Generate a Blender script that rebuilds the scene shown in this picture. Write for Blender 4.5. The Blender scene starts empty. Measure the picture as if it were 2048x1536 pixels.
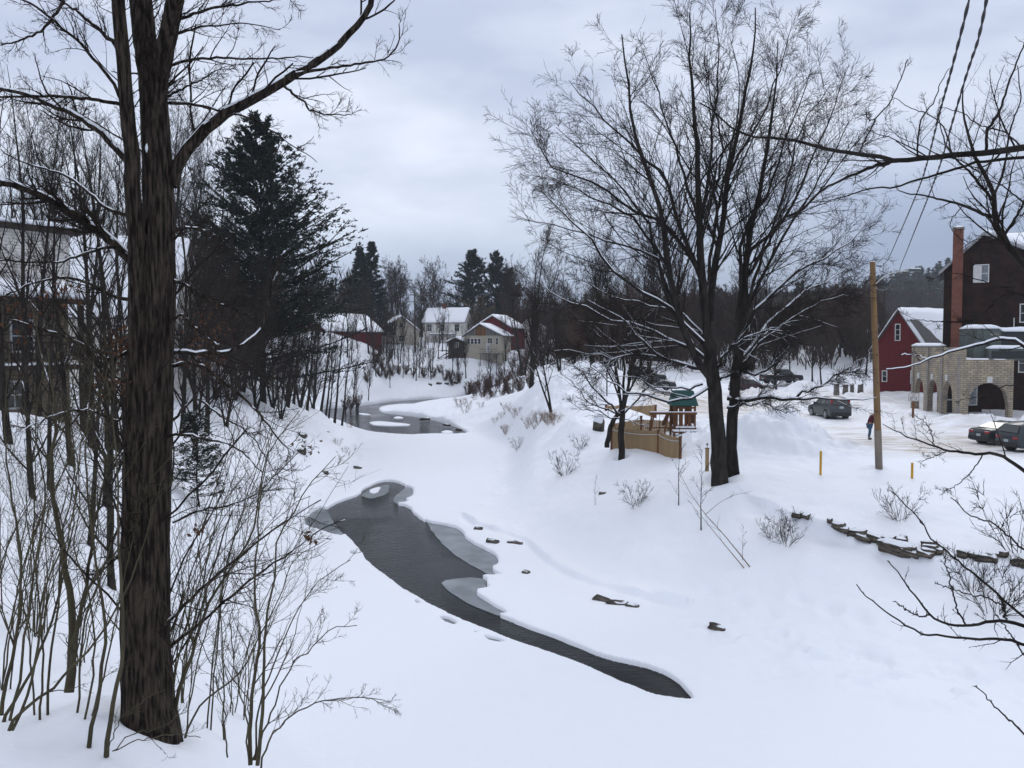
import bpy, math, random
import numpy as np
from mathutils import Vector, Matrix
R_ = math.radians
scene = bpy.context.scene
# ------------------------------------------------------------------ camera
FPX = 1716.0
HOR = 690.0
CZ = 9.5
PITCH = math.atan((768 - HOR) / FPX)
cd = bpy.data.cameras.new('camera')
cam = bpy.data.objects.new('camera', cd)
scene.collection.objects.link(cam)
cam.location = (0, 0, CZ)
cam.rotation_euler = (math.pi / 2 - PITCH, 0, 0)
cd.sensor_width = 36.0
cd.lens = 36.0 * FPX / 2048
cd.clip_end = 8000
scene.camera = cam
# ------------------------------------------------------------------ sky (overcast)
SUN_EL, SUN_RZ = R_(35), R_(200)
w = bpy.data.worlds.new('World')
scene.world = w
w.use_nodes = True
nt = w.node_tree
N, Lk = nt.nodes, nt.links
N.clear()
def nd(t, **k):
    n = N.new(t)
    for a, b in k.items():
        setattr(n, a, b)
    return n
out = nd('ShaderNodeOutputWorld')
sky = nd('ShaderNodeTexSky')
sky.sky_type = 'NISHITA'
sky.sun_disc = False
sky.sun_elevation = SUN_EL
sky.sun_rotation = SUN_RZ
bg1 = nd('ShaderNodeBackground')
bg1.inputs[1].default_value = 0.05
Lk.new(sky.outputs[0], bg1.inputs[0])
tc = nd('ShaderNodeTexCoord')
sep = nd('ShaderNodeSeparateXYZ')
Lk.new(tc.outputs['Generated'], sep.inputs[0])
mp = nd('ShaderNodeMapping')
mp.inputs['Scale'].default_value = (1.0, 1.0, 2.6)
mp.inputs['Location'].default_value = (0.35, 0.1, 0.45)
Lk.new(tc.outputs['Generated'], mp.inputs[0])
n1 = nd('ShaderNodeTexNoise')
n1.inputs['Scale'].default_value = 2.1
n1.inputs['Detail'].default_value = 6
n1.inputs['Roughness'].default_value = 0.52
n1.inputs['Distortion'].default_value = 0.35
Lk.new(mp.outputs[0], n1.inputs[0])
# elevation shifted a little by the cloud noise
m1 = nd('ShaderNodeMath', operation='MULTIPLY_ADD')
Lk.new(n1.outputs[0], m1.inputs[0])
m1.inputs[1].default_value = 0.16
Lk.new(sep.outputs[2], m1.inputs[2])
m2 = nd('ShaderNodeMath', operation='SUBTRACT')
Lk.new(m1.outputs[0], m2.inputs[0])
m2.inputs[1].default_value = 0.08
rp = nd('ShaderNodeValToRGB')
Lk.new(m2.outputs[0], rp.inputs[0])
cr = rp.color_ramp
stops = [(0.0, (0.305, 0.364, 0.49)), (.05, (0.358, 0.425, 0.565)), (.10, (0.472, 0.546, 0.701)), (.16, (0.682, 0.756, 0.911)), (.22, (0.895, 0.955, 1.088)),
         (.32, (0.76, 0.826, 0.982)), (.42, (0.837, 0.896, 1.044)), (.6, (0.954, 1.013, 1.131)), (1.0, (1.082, 1.134, 1.252))]
cr.elements[0].position, cr.elements[0].color = stops[0][0], (*stops[0][1], 1)
cr.elements[1].position, cr.elements[1].color = stops[-1][0], (*stops[-1][1], 1)
for p_, c_ in stops[1:-1]:
    e = cr.elements.new(p_)
    e.color = (*c_, 1)
rp2 = nd('ShaderNodeValToRGB')
n2 = nd('ShaderNodeTexNoise')
mp2 = nd('ShaderNodeMapping')
mp2.inputs['Scale'].default_value = (1.2, 1.2, 3.4)
mp2.inputs['Location'].default_value = (1.7, 0.3, 0.2)
Lk.new(tc.outputs['Generated'], mp2.inputs[0])
Lk.new(mp2.outputs[0], n2.inputs[0])
n2.inputs['Scale'].default_value = 2.6
n2.inputs['Detail'].default_value = 5
n2.inputs['Roughness'].default_value = 0.5
Lk.new(n2.outputs[0], rp2.inputs[0])
rp2.color_ramp.elements[0].position, rp2.color_ramp.elements[0].color = .36, (.74, .77, .84, 1)
rp2.color_ramp.elements[1].position, rp2.color_ramp.elements[1].color = .64, (1.12, 1.11, 1.08, 1)
mx = nd('ShaderNodeMix', data_type='RGBA', blend_type='MULTIPLY')
mx.inputs[0].default_value = 1
Lk.new(rp.outputs[0], mx.inputs[6])
Lk.new(rp2.outputs[0], mx.inputs[7])
bg2 = nd('ShaderNodeBackground')
bg2.inputs[1].default_value = 1.0
Lk.new(mx.outputs[2], bg2.inputs[0])
ms = nd('ShaderNodeMixShader')
ms.inputs[0].default_value = 0.96
Lk.new(bg1.outputs[0], ms.inputs[1])
Lk.new(bg2.outputs[0], ms.inputs[2])
Lk.new(ms.outputs[0], out.inputs[0])
# ------------------------------------------------------------------ sun behind the overcast
sd_ = bpy.data.lights.new('sun', 'SUN')
sd_.energy = 0.5
sd_.angle = R_(20)
sd_.color = (1.0, .97, .93)
sun = bpy.data.objects.new('sun', sd_)
scene.collection.objects.link(sun)
sun.rotation_euler = (math.pi / 2 - SUN_EL, 0, math.pi - SUN_RZ + math.pi)
scene.view_settings.view_transform = 'Standard'
scene.view_settings.look = 'None'
scene.view_settings.gamma = 1
scene.view_settings.exposure = 0.0
scene.cycles.max_bounces = 6
scene.cycles.diffuse_bounces = 3
scene.cycles.glossy_bounces = 3
scene.cycles.volume_bounces = 2
scene.cycles.transparent_max_bounces = 8
try:
    scene.cycles.use_denoising = True
except Exception:
    pass
# ------------------------------------------------------------------ helpers: rays, noise
def ray(px, py):
    cx, cy = (px - 1024) / FPX, (768 - py) / FPX
    c, s = math.cos(PITCH), math.sin(PITCH)
    return np.array([cx, c + cy * s, -s + cy * c])
def at(px, py, Y):
    d = ray(px, py)
    return np.array([0, 0, CZ]) + d * (Y / d[1])
def on_z(px, py, z):
    d = ray(px, py)
    return np.array([0, 0, CZ]) + d * ((z - CZ) / d[2])
def _h(ix, iy, s):
    v = (ix.astype(np.int64) * 374761393 + iy.astype(np.int64) * 668265263 + s * 974634777) & 0x7fffffff
    v = ((v ^ (v >> 13)) * 1274126177) & 0x7fffffff
    return ((v ^ (v >> 16)) & 0xffff) / 65535.0
def vnoise(x, y, s=0):
    ix, iy = np.floor(x), np.floor(y)
    fx, fy = x - ix, y - iy
    fx = fx * fx * (3 - 2 * fx)
    fy = fy * fy * (3 - 2 * fy)
    a = _h(ix, iy, s) * (1 - fx) + _h(ix + 1, iy, s) * fx
    b = _h(ix, iy + 1, s) * (1 - fx) + _h(ix + 1, iy + 1, s) * fx
    return (a * (1 - fy) + b * fy) * 2 - 1
def fbm(x, y, s=0, o=4):
    r, a, t = 0, 1.0, 0
    for i in range(o):
        r = r + a * vnoise(x, y, s + i * 17)
        t += a
        a *= .5
        x, y = x * 2.03 + 5.1, y * 2.03 + 1.7
    return r / t
def sstep(a, b, x):
    t = np.clip((x - a) / (b - a), 0, 1)
    return t * t * (3 - 2 * t)
# ------------------------------------------------------------------ ground shape
WZ, ICE = 0.0, 0.22
def zpoly(pts, z=0.0):
    return np.array([on_z(a, b, z)[:2] for a, b in pts])
def smooth_poly(P, n=1):
    for _ in range(n):
        Q = np.roll(P, -1, 0)
        P = np.stack([P * .75 + Q * .25, P * .25 + Q * .75], 1).reshape(-1, 2)
    return P
def sdf(P, x, y):
    """signed distance (negative inside) and nearest boundary point"""
    best = np.full(x.shape, 1e18)
    bx, by = np.zeros_like(x), np.zeros_like(y)
    ins = np.zeros(x.shape, bool)
    n = len(P)
    for i in range(n):
        ax, ay = P[i]
        cx, cy = P[(i + 1) % n]
        ex, ey = cx - ax, cy - ay
        L2 = ex * ex + ey * ey + 1e-12
        t = np.clip(((x - ax) * ex + (y - ay) * ey) / L2, 0, 1)
        qx, qy = ax + t * ex, ay + t * ey
        d = (x - qx) ** 2 + (y - qy) ** 2
        m = d < best
        best = np.where(m, d, best)
        bx = np.where(m, qx, bx)
        by = np.where(m, qy, by)
        c = ((ay > y) != (cy > y))
        if abs(ey) > 1e-12:
            ins ^= c & (x < ex * (y - ay) / ey + ax)
    s = np.sqrt(best)
    return np.where(ins, -s, s), bx, by
# river bed outline (frozen and open together), walked round once
TOE = np.array([(4.6, 31), (3, 32.6), (1.6, 37), (.6, 41), (-1.6, 45.5), (-1.5, 52), (-1.2, 60), (-.8, 70), (-.8, 78), (-3.5, 88),
                (-7.5, 97), (-11.5, 106), (-15, 113), (-18.6, 118), (-18.6, 126), (-15, 133), (-9, 141), (0, 146), (14, 149), (40, 150), (42, 160), (10, 160),
                (-4, 156), (-11.4, 152), (-18.8, 144), (-24, 129), (-31, 118), (-30, 110), (-23.6, 107), (-18.9, 97), (-14.7, 87), (-13.3, 77),
                (-12.2, 67), (-11.3, 60), (-12, 49), (-10.5, 36), (-8.2, 28), (-5.4, 21.5), (-2.5, 17), (1, 12.5), (6, 11.5), (10, 14.5), (15, 17.5), (24, 17), (36, 15), (38, 19), (24, 20.5),
                (16, 22), (11.7, 24.3), (9.4, 26), (6.8, 28.9)], float)
TOE = smooth_poly(TOE, 2)
CP = [  # X, Y, Z  ground heights
    (-4.3, 9.6, 5.32), (-5.7, 9.5, 5.45), (-8, 9.2, 5.6), (-3.5, 9.0, 5.0), (-2.6, 8.5, 4.85), (-6, 6, 6.3), (-3, 6, 5.6), (-10, 4, 7), (-2, 4, 6.0), (0, 4, 5.0),
    (1.5, 6, 3.2), (-1.5, 8, 4.6), (-.5, 10, 3.0), (-2, 13, 2.4), (-4.3, 13, 3.7), (-6, 18, 2.4), (-12, 20, 6.0), (-9.5, 14, 5.7), (-14.5, 30, 6.0), (-20, 38, 6.1), (-26, 38, 6.2),
    (-30, 50, 6.6), (-45, 60, 7.5), (-60, 100, 10), (-22, 50, 5.8), (-25, 65, 6.6), (-30, 80, 8.2), (-26, 90, 5.4), (-23.5, 100, 2.0), (-40, 95, 9.5),
    (-15.7, 45, 3.1), (-16.5, 60, 2.8), (-19, 75, 3.0), (-10.6, 28, 2.7), (-20, 62, 5.0), (-24, 75, 5.8), (-40, 30, 6.6), (-40, 10, 7.2), (-60, 40, 8),
    (-34, 120, 5), (-30, 132, 6), (-28, 143, 10.0), (-36, 147, 11.2), (-28, 150, 10.3), (-24.5, 154, 8.3), (-45, 140, 10), (-21.5, 151, 4.6), (-22, 140, 1.7), (-15, 152, 1.6), (-21, 163, 4.8), (-24, 176, 8.9), (-10, 164, 6.6), (-12, 174, 8.2), (-5, 165, 6.7), (2, 166, 6.8), (-2, 180, 8.6), (-15, 185, 9.4),
    (12, 185, 8.2), (30, 190, 8), (-60, 200, 12), (-20, 250, 11), (-200, 250, 16), (60, 260, 8), (200, 260, 9), (-200, 60, 12), (-150, 700, 20), (200, 700, 12), (600, 700, 14), (600, 200, 8),
    (4, 8, 3.6), (8, 9, 3.8), (6.9, 6.6, 4.6), (10.6, 12.2, 2.6), (15, 13, 3.2), (24, 12, 3.4), (40, 12, 4), (10, 4, 6), (30, 5, 5), (15.3, 18.5, .6),
    # right bank
    (14.5, 29.4, 1.75), (16.8, 28, 1.8), (12, 31.3, 1.9), (11.3, 34, 2.55), (9.2, 38, 3.35), (14.5, 38, 3.35), (19, 39, 3.4), (18, 34, 3.1), (26, 34, 3.3), (25, 28, 2.3), (22, 24, 1.2), (40, 25, 2.5), (60, 15, 3),
    (9.5, 30, .75), (7.6, 33, 1.25), (5, 36, 1.1), (6.6, 40, 2.35), (4.7, 45, 1.9), (5.0, 50, 2.9), (2.4, 50, 1.7), (2.6, 56, 2.7), (3.2, 70, 3.9), (4.4, 62, 4.3), (1.2, 64, 1.9), (1.6, 80, 2.6), (-2.5, 97, 1.3), (-6.5, 108, 1.5), (-12, 116, 1.1), (-14, 122, .9),
    (9, 46, 3.2), (6.2, 52, 3.45), (10, 52, 3.5), (-6, 125, 1.6), (0, 115, 2.9), (2, 100, 4.3), (3.5, 85, 5.6), (10, 110, 4.2), (14, 140, 4.2), (10, 70, 3.7), (14, 60, 3.5), (20, 50, 3.5), (30, 50, 3.5), (45, 50, 3.5), (20, 70, 3.5), (30, 70, 3.5), (45, 75, 3.7), (18, 90, 3.6), (30, 90, 3.7),
    (70, 60, 4), (70, 100, 5), (42, 92, 4.2), (35, 115, 4.6), (25, 150, 5), (50, 150, 6), (100, 150, 8)]
CP = np.array(CP, float)
tp = TOE[::4]
allp = np.vstack([np.column_stack([CP[:, 0], CP[:, 1]]), tp])
allz = np.concatenate([CP[:, 2], np.full(len(tp), ICE + .05)])
def _phi(dx, dy, sc):
    return np.sqrt(dx * dx + dy * dy + sc * sc)
_sc = np.clip(np.hypot(allp[:, 0], allp[:, 1]) * .05, .6, 20)
_A = _phi(allp[:, None, 0] - allp[None, :, 0], allp[:, None, 1] - allp[None, :, 1], _sc[None, :])
_n = len(allp)
_M = np.zeros((_n + 1, _n + 1))
_M[:_n, :_n] = _A
_M[:_n, _n] = 1
_M[_n, :_n] = 1
_wt = np.linalg.solve(_M, np.concatenate([allz, [0]]))
PILES = [  # X, Y, height, rx, ry  ploughed snow and drifts
    (5.2, 76, 2.2, 4.5, 6), (9.5, 84, 1.3, 4, 6), (2.0, 84, .5, 4, 4), (4.2, 57, .9, 1.2, 1.6), (7.5, 66, .9, 2.5, 3), (3.2, 66, .7, 2, 3),
    (13.9, 47.5, 1.75, 2.6, 2.2), (16.2, 46.6, .8, 2.6, 1.8), (11.7, 50.5, 1.1, 2.4, 2.5), (12.4, 56, 1.0, 2, 3), (15.5, 44.5, .35, 2.5, 2),
    (19.5, 46, .25, 2.5, 1.3), (34.6, 64, .95, 3.0, 1.5), (37.6, 60, 1.25, 2.6, 1.6), (41, 60, 1.2, 3, 1.8), (32, 73, .8, 3, 3), (31.5, 68, .6, 2, 2),
    (29, 80, .7, 5, 2.2), (34, 84, .9, 4, 3), (24, 86, .8, 3, 2), (18, 83, .6, 3, 1.5), (22, 104, .9, 7, 2), (34, 100, 1.4, 2.2, 2), (13, 92, .6, 3, 2), (27, 94, 1, 4, 2)]
WALLS = [np.array([(10.6, 35.5), (11.4, 34.0), (12.4, 32.2), (13.4, 30.7), (14.6, 29.4), (16.8, 28.3), (19.5, 27.5), (24, 27)], float),
         np.array([(-2.6, 46.5), (-1.9, 44.4), (-.9, 42.9), (.7, 40.6), (1.2, 38.0), (1.9, 35.6), (3.2, 33.2), (4.7, 31.6), (6.2, 30.6)], float)]
def step(x, y, W, up, wid, bias=0):
    """a little break of slope along the line W, high on its right-hand, uphill side"""
    best = np.full(x.shape, 1e9)
    sg = np.zeros(x.shape)
    for i in range(len(W) - 1):
        a, e = W[i], W[i + 1] - W[i]
        t = np.clip(((x - a[0]) * e[0] + (y - a[1]) * e[1]) / (e @ e), 0, 1)
        dx, dy = x - a[0] - t * e[0], y - a[1] - t * e[1]
        d = np.hypot(dx, dy)
        m = d < best
        best = np.where(m, d, best)
        sg = np.where(m, np.sign(e[0] * dy - e[1] * dx), sg)
    f = np.clip(.65 + .9 * fbm(x * .55, y * .55, 71, 2), .1, 1.2)
    return up * f * np.tanh(best * sg / .07) * np.exp(-(best / wid) ** 2)
def height(x, y):
    x, y = np.asarray(x, float), np.asarray(y, float)
    shp = x.shape
    x, y = x.ravel(), y.ravel()
    z = np.full(x.shape, _wt[_n])
    for i in range(_n):
        z += _wt[i] * _phi(x - allp[i, 0], y - allp[i, 1], _sc[i])
    r = np.hypot(x, y)
    d, _, _ = sdf(TOE, x, y)
    z = np.maximum(z, ICE + .03 * np.clip(d, 0, 3))
    for (a, b, h, rx, ry) in PILES:
        q = ((x - a) / rx) ** 2 + ((y - b) / ry) ** 2
        lump = 1 + .55 * fbm(x * 1.1, y * 1.1, 91, 4)
        z += np.where(q < 6, h * np.exp(-q) * lump, 0)
    wgt = sstep(-.2, 3.0, d)
    z = ICE + (z - ICE) * wgt
    bank = sstep(.2, 3, d)
    lot = sstep(15, 18, x) * sstep(42, 45, y) * (1 - sstep(90, 95, y)) * (1 - sstep(45, 50, x))
    a1 = (.02 + .26 * bank) * (1 - .85 * lot) * np.clip(r / 45, .25, 1.3)
    z += a1 * fbm(x * .28, y * .28, 3, 4)
    z += (.012 + .07 * bank * np.clip(r / 60, .15, 1)) * (1 - .6 * lot) * fbm(x * 1.5, y * 1.5, 9, 4)
    z += step(x, y, WALLS[0], .26, 1.1)
    z += np.where(d > -1.5, step(x, y, WALLS[1], .17, .6), 0)
    # lumpy collapsed snow along the toe of the banks
    # long soft drifts and wind scoops
    z += bank * (1 - lot) * .10 * np.clip(r / 30, .4, 1.6) * fbm(x * .11 + y * .05, y * .32, 33, 3)
    z += (1 - bank) * .04 * fbm(x * .25 + y * .1, y * .5, 34, 3)
    toe = np.exp(-((d - .3) / .9) ** 2) * sstep(.0, .5, fbm(x * .35, y * .35, 40, 2) + .25)
    z += toe * np.clip(.16 * (fbm(x * 1.3, y * 1.3, 21, 3) + .3), 0, 1) * np.clip(r / 40, .4, 1.2)
    # trodden track and hollows on the near right ice
    for (px, py, dep, rr) in [(1650, 1318, .2, .55), (1700, 1300, .12, .9), (1840, 1362, .25, .6), (1880, 1345, .15, 1.0), (1440, 1262, .12, .5), (2040, 1360, .2, .8), (1560, 1275, .1, .7), (1760, 1330, .1, .8), (1540, 1330, .06, 1.0)] + [(1380 + 56 * i + 17 * math.sin(i * 2.3), 1238 + 11.5 * i + 14 * math.sin(i * 1.7), .10 + .05 * math.sin(i * 3.1), .26 + .1 * math.sin(i * 1.3)) for i in range(13)] + [(1300 + 60 * i, 1180 + 9 * i + 12 * math.sin(i * 2.1), .07, .3) for i in range(8)]:
        cx, cy, _ = on_z(px, py, .4)
        q = ((x - cx) / rr) ** 2 + ((y - cy) / (rr * 1.3)) ** 2
        z += np.where(q < 8, -dep * 2.0 * np.exp(-q * 1.5) * (1 + .7 * fbm(x * 2.5, y * 2.5, 5, 2)) + dep * .55 * np.exp(-((np.sqrt(q) - 1.7) / .6) ** 2) * (.6 + .6 * fbm(x * 1.8, y * 1.8, 6, 2)), 0)
    for (a, b, rd) in [(-4.1, 9.6, .34), (9.22, 38.2, .5), (9.95, 39.0, .36), (17.75, 41.6, .26), (6.2, 48.6, .3)]:
        q = np.hypot(x - a, y - b) / rd
        z += np.where(q < 6, -.16 * np.exp(-(q / 1.1) ** 4) * min(1, rd * 2.4) + .11 * np.exp(-((q - 2.1) / .8) ** 2) * (1 + .6 * fbm(x * 1.7, y * 1.7, 12, 2)), 0)
    z = np.maximum(z, .1)
    return z.reshape(shp)
def gz(x, y):
    return float(height(np.array([x]), np.array([y]))[0])
def ground(px, py, lo=5.0, hi=400.0):
    """the point of the ground that a pixel sees"""
    d = ray(px, py)
    Y = np.geomspace(lo, hi, 700)
    t = Y / d[1]
    X, Z = d[0] * t, CZ + d[2] * t
    g = height(X, Y)
    i = np.argmax(Z < g)
    if i == 0:
        i = 699
    f = 0.5 if i == 0 else (Z[i - 1] - g[i - 1]) / ((Z[i - 1] - g[i - 1]) - (Z[i] - g[i]) + 1e-9)
    yy = Y[i - 1] + (Y[i] - Y[i - 1]) * f
    return np.array([d[0] * yy / d[1], yy, gz(d[0] * yy / d[1], yy)])
# ------------------------------------------------------------------ helpers: meshes, materials
def mesh_np(name, V, quads=None, tris=None, smooth=True):
    me = bpy.data.meshes.new(name)
    V = np.asarray(V, np.float32).reshape(-1, 3)
    nq = 0 if quads is None else len(quads)
    ntr = 0 if tris is None else len(tris)
    lp = []
    if nq:
        lp.append(np.asarray(quads, np.int32).ravel())
    if ntr:
        lp.append(np.asarray(tris, np.int32).ravel())
    loops = np.concatenate(lp) if lp else np.zeros(0, np.int32)
    me.vertices.add(len(V))
    me.vertices.foreach_set('co', V.ravel())
    me.loops.add(len(loops))
    me.loops.foreach_set('vertex_index', loops)
    me.polygons.add(nq + ntr)
    me.polygons.foreach_set('loop_start', np.concatenate([np.arange(nq) * 4, nq * 4 + np.arange(ntr) * 3]).astype(np.int32))
    if smooth:
        me.polygons.foreach_set('use_smooth', np.ones(nq + ntr, bool))
    me.update(calc_edges=True)
    me.validate()
    return me
def link(name, me, mat=None, parent=None, **pr):
    o = bpy.data.objects.new(name, me)
    scene.collection.objects.link(o)
    if mat is not None and me is not None:
        if not len(me.materials):
            me.materials.append(mat)
    if parent is not None:
        o.parent = parent
    for k, v in pr.items():
        o[k] = v
    return o
def empty(name, loc, label, cat, group=None, rz=0):
    o = bpy.data.objects.new(name, None)
    scene.collection.objects.link(o)
    o.empty_display_size = .2
    o.location = [float(v) for v in loc]
    o.rotation_euler = (0, 0, rz)
    o['label'] = label
    o['category'] = cat
    if group:
        o['group'] = group
    return o
def copy_tree(o, parent=None):
    c = o.copy()
    scene.collection.objects.link(c)
    if parent is not None:
        c.parent = parent
    for ch in list(o.children):
        copy_tree(ch, c)
    return c
class MB:
    """collects boxes and tubes; build() links them as one mesh object"""
    def __init__(s):
        s.v, s.f = [], []
    def add(s, V, F, M=None):
        b = len(s.v)
        for p in V:
            s.v.append(tuple(M @ Vector(p)) if M is not None else tuple(float(q) for q in p))
        s.f += [tuple(i + b for i in f) for f in F]
        return s
    def box(s, x0, x1, y0, y1, z0, z1, M=None):
        V = [(x0, y0, z0), (x1, y0, z0), (x1, y1, z0), (x0, y1, z0), (x0, y0, z1), (x1, y0, z1), (x1, y1, z1), (x0, y1, z1)]
        return s.add(V, [(3, 2, 1, 0), (4, 5, 6, 7), (0, 1, 5, 4), (1, 2, 6, 5), (2, 3, 7, 6), (3, 0, 4, 7)], M)
    def tube(s, a, b, r0, r1=None, n=8, cap=True):
        r1 = r0 if r1 is None else r1
        a, b = Vector(a), Vector(b)
        t = (b - a).normalized()
        u = t.cross(Vector((0, 0, 1)) if abs(t.z) < .9 else Vector((1, 0, 0))).normalized()
        q = t.cross(u)
        V = [a + (u * math.cos(2 * math.pi * i / n) + q * math.sin(2 * math.pi * i / n)) * r0 for i in range(n)]
        V += [b + (u * math.cos(2 * math.pi * i / n) + q * math.sin(2 * math.pi * i / n)) * r1 for i in range(n)]
        F = [(i, (i + 1) % n, n + (i + 1) % n, n + i) for i in range(n)]
        if cap:
            F += [tuple(range(n))[::-1], tuple(range(n, 2 * n))]
        return s.add(V, F)
    def path(s, pts, r, n=6):
        for a, b in zip(pts[:-1], pts[1:]):
            s.tube(a, b, r, r, n)
        return s
    def prism(s, poly, d0, d1, axis='y', M=None):
        """polygon in the plane across axis, pushed from d0 to d1"""
        n = len(poly)
        mk = {'y': lambda p, d: (p[0], d, p[1]), 'x': lambda p, d: (d, p[0], p[1]), 'z': lambda p, d: (p[0], p[1], d)}[axis]
        V = [mk(p, d0) for p in poly] + [mk(p, d1) for p in poly]
        F = [tuple(range(n))[::-1], tuple(range(n, 2 * n))] + [(i, (i + 1) % n, n + (i + 1) % n, n + i) for i in range(n)]
        return s.add(V, F, M)
    def build(s, name, mat, parent=None, smooth=False, bevel=0, **pr):
        me = bpy.data.meshes.new(name)
        me.from_pydata(s.v, [], s.f)
        if smooth:
            me.polygons.foreach_set('use_smooth', [True] * len(me.polygons))
        me.update()
        import bmesh
        bm = bmesh.new()
        bm.from_mesh(me)
        bmesh.ops.recalc_face_normals(bm, faces=bm.faces)
        bm.to_mesh(me)
        bm.free()
        o = link(name, me, mat, parent, **pr)
        if bevel:
            m = o.modifiers.new('bevel', 'BEVEL')
            m.width = bevel
            m.segments = 2
            m.limit_method = 'ANGLE'
        return o
def mat(name, col, rough=.8, col2=None, scale=4.0, stretch=(1, 1, 1), bump=0.0, bscale=None, metal=0.0, spec=.3, detail=5, coord='Object', ramp=(.35, .65), bdist=.02, snow=0.0, emit=None, alpha=None, trans=0.0):
    m = bpy.data.materials.new(name)
    m.use_nodes = True
    t = m.node_tree
    b = t.nodes['Principled BSDF']
    b.inputs['Base Color'].default_value = (*col, 1)
    b.inputs['Roughness'].default_value = rough
    b.inputs['Metallic'].default_value = metal
    b.inputs['Specular IOR Level'].default_value = spec
    if trans:
        b.inputs['Transmission Weight'].default_value = trans
    if alpha is not None:
        b.inputs['Alpha'].default_value = alpha
    src = None
    c = t.nodes.new('ShaderNodeTexCoord')
    mpn = t.nodes.new('ShaderNodeMapping')
    mpn.inputs['Scale'].default_value = stretch
    t.links.new(c.outputs[coord], mpn.inputs[0])
    if col2 is not None:
        n = t.nodes.new('ShaderNodeTexNoise')
        n.inputs['Scale'].default_value = scale
        n.inputs['Detail'].default_value = detail
        t.links.new(mpn.outputs[0], n.inputs[0])
        r = t.nodes.new('ShaderNodeValToRGB')
        r.color_ramp.elements[0].position, r.color_ramp.elements[0].color = ramp[0], (*col, 1)
        r.color_ramp.elements[1].position, r.color_ramp.elements[1].color = ramp[1], (*col2, 1)
        t.links.new(n.outputs[0], r.inputs[0])
        src = r.outputs[0]
    if snow:
        g = t.nodes.new('ShaderNodeNewGeometry')
        s = t.nodes.new('ShaderNodeSeparateXYZ')
        t.links.new(g.outputs['Normal'], s.inputs[0])
        n = t.nodes.new('ShaderNodeTexNoise')
        n.inputs['Scale'].default_value = 1.3
        t.links.new(g.outputs['Position'], n.inputs[0])
        a = t.nodes.new('ShaderNodeMath')
        a.operation = 'MULTIPLY_ADD'
        t.links.new(n.outputs[0], a.inputs[0])
        a.inputs[1].default_value = 1.6
        t.links.new(s.outputs[2], a.inputs[2])
        r = t.nodes.new('ShaderNodeMapRange')
        r.inputs[1].default_value = 2.05 - snow
        r.inputs[2].default_value = 2.15 - snow
        t.links.new(a.outputs[0], r.inputs[0])
        x = t.nodes.new('ShaderNodeMix')
        x.data_type = 'RGBA'
        t.links.new(r.outputs[0], x.inputs[0])
        if src is not None:
            t.links.new(src, x.inputs[6])
        else:
            x.inputs[6].default_value = (*col, 1)
        x.inputs[7].default_value = (.8, .83, .88, 1)
        src = x.outputs[2]
    if src is not None:
        t.links.new(src, b.inputs['Base Color'])
    if bump:
        n = t.nodes.new('ShaderNodeTexNoise')
        n.inputs['Scale'].default_value = bscale or scale
        n.inputs['Detail'].default_value = 6
        t.links.new(mpn.outputs[0], n.inputs[0])
        k = t.nodes.new('ShaderNodeBump')
        k.inputs['Strength'].default_value = bump
        k.inputs['Distance'].default_value = bdist
        t.links.new(n.outputs[0], k.inputs['Height'])
        t.links.new(k.outputs[0], b.inputs['Normal'])
    if emit:
        b.inputs['Emission Color'].default_value = (*emit[0], 1)
        b.inputs['Emission Strength'].default_value = emit[1]
    return m
M_SNOW = mat('snow', (.86, .88, .93), .7, spec=.25, bump=.25, bscale=3.0, bdist=.03)
# ------------------------------------------------------------------ river and snow ground
CH = [(1389, 1404), (1366, 1375), (1334, 1353), (1303, 1340), (1256, 1328), (1217, 1320), (1166, 1301), (1108, 1277), (1049, 1256), (991, 1230), (932, 1203), (897, 1178), (881, 1161),
      (924, 1157), (1006, 1158), (975, 1146), (932, 1123), (897, 1098), (873, 1070), (856, 1049), (834, 1035), (815, 1014), (793, 1011), (786, 997), (805, 985), (813, 974), (800, 968), (786, 964),
      (763, 964), (741, 973), (724, 981), (721, 991), (694, 1000), (667, 1010), (647, 1024), (662, 1044), (682, 1067), (699, 1081), (714, 1099), (725, 1113), (737, 1133), (768, 1156), (811, 1187),
      (866, 1219), (912, 1242), (971, 1266), (1030, 1289), (1088, 1309), (1147, 1330), (1186, 1346), (1233, 1369), (1280, 1389), (1323, 1402), (1377, 1409)]
THIN = {
    'a': [(850, 1040), (857, 1047), (892, 1052), (919, 1060), (929, 1072), (930, 1079), (959, 1096), (986, 1109), (997, 1120), (996, 1135), (983, 1139), (990, 1150), (1006, 1158), (975, 1149), (932, 1126), (897, 1101), (868, 1070)],
    'b': [(879, 1163), (924, 1157), (948, 1156), (975, 1160), (973, 1172), (979, 1183), (948, 1187), (975, 1207), (1018, 1231), (1006, 1234), (988, 1231), (930, 1206), (894, 1180)],
    'c': [(652, 1018), (637, 1018), (615, 1034), (605, 1054), (632, 1062), (662, 1074), (689, 1078), (684, 1064), (664, 1042)],
    'd': [(800, 985), (813, 975), (823, 977), (828, 987), (823, 997), (810, 1001), (818, 1007), (798, 1010), (788, 1006), (787, 996)]}
SPOTS = [[(877, 1241), (893, 1240), (905, 1246), (916, 1254), (905, 1257), (887, 1250)], [(966, 1278), (985, 1281), (1000, 1285), (1011, 1292), (993, 1292), (975, 1287)],
         [(828, 1206), (837, 1208), (841, 1214), (832, 1214)], [(698, 1110), (706, 1107), (714, 1113), (704, 1114)], [(947, 1270), (955, 1271), (950, 1274)]]
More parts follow.
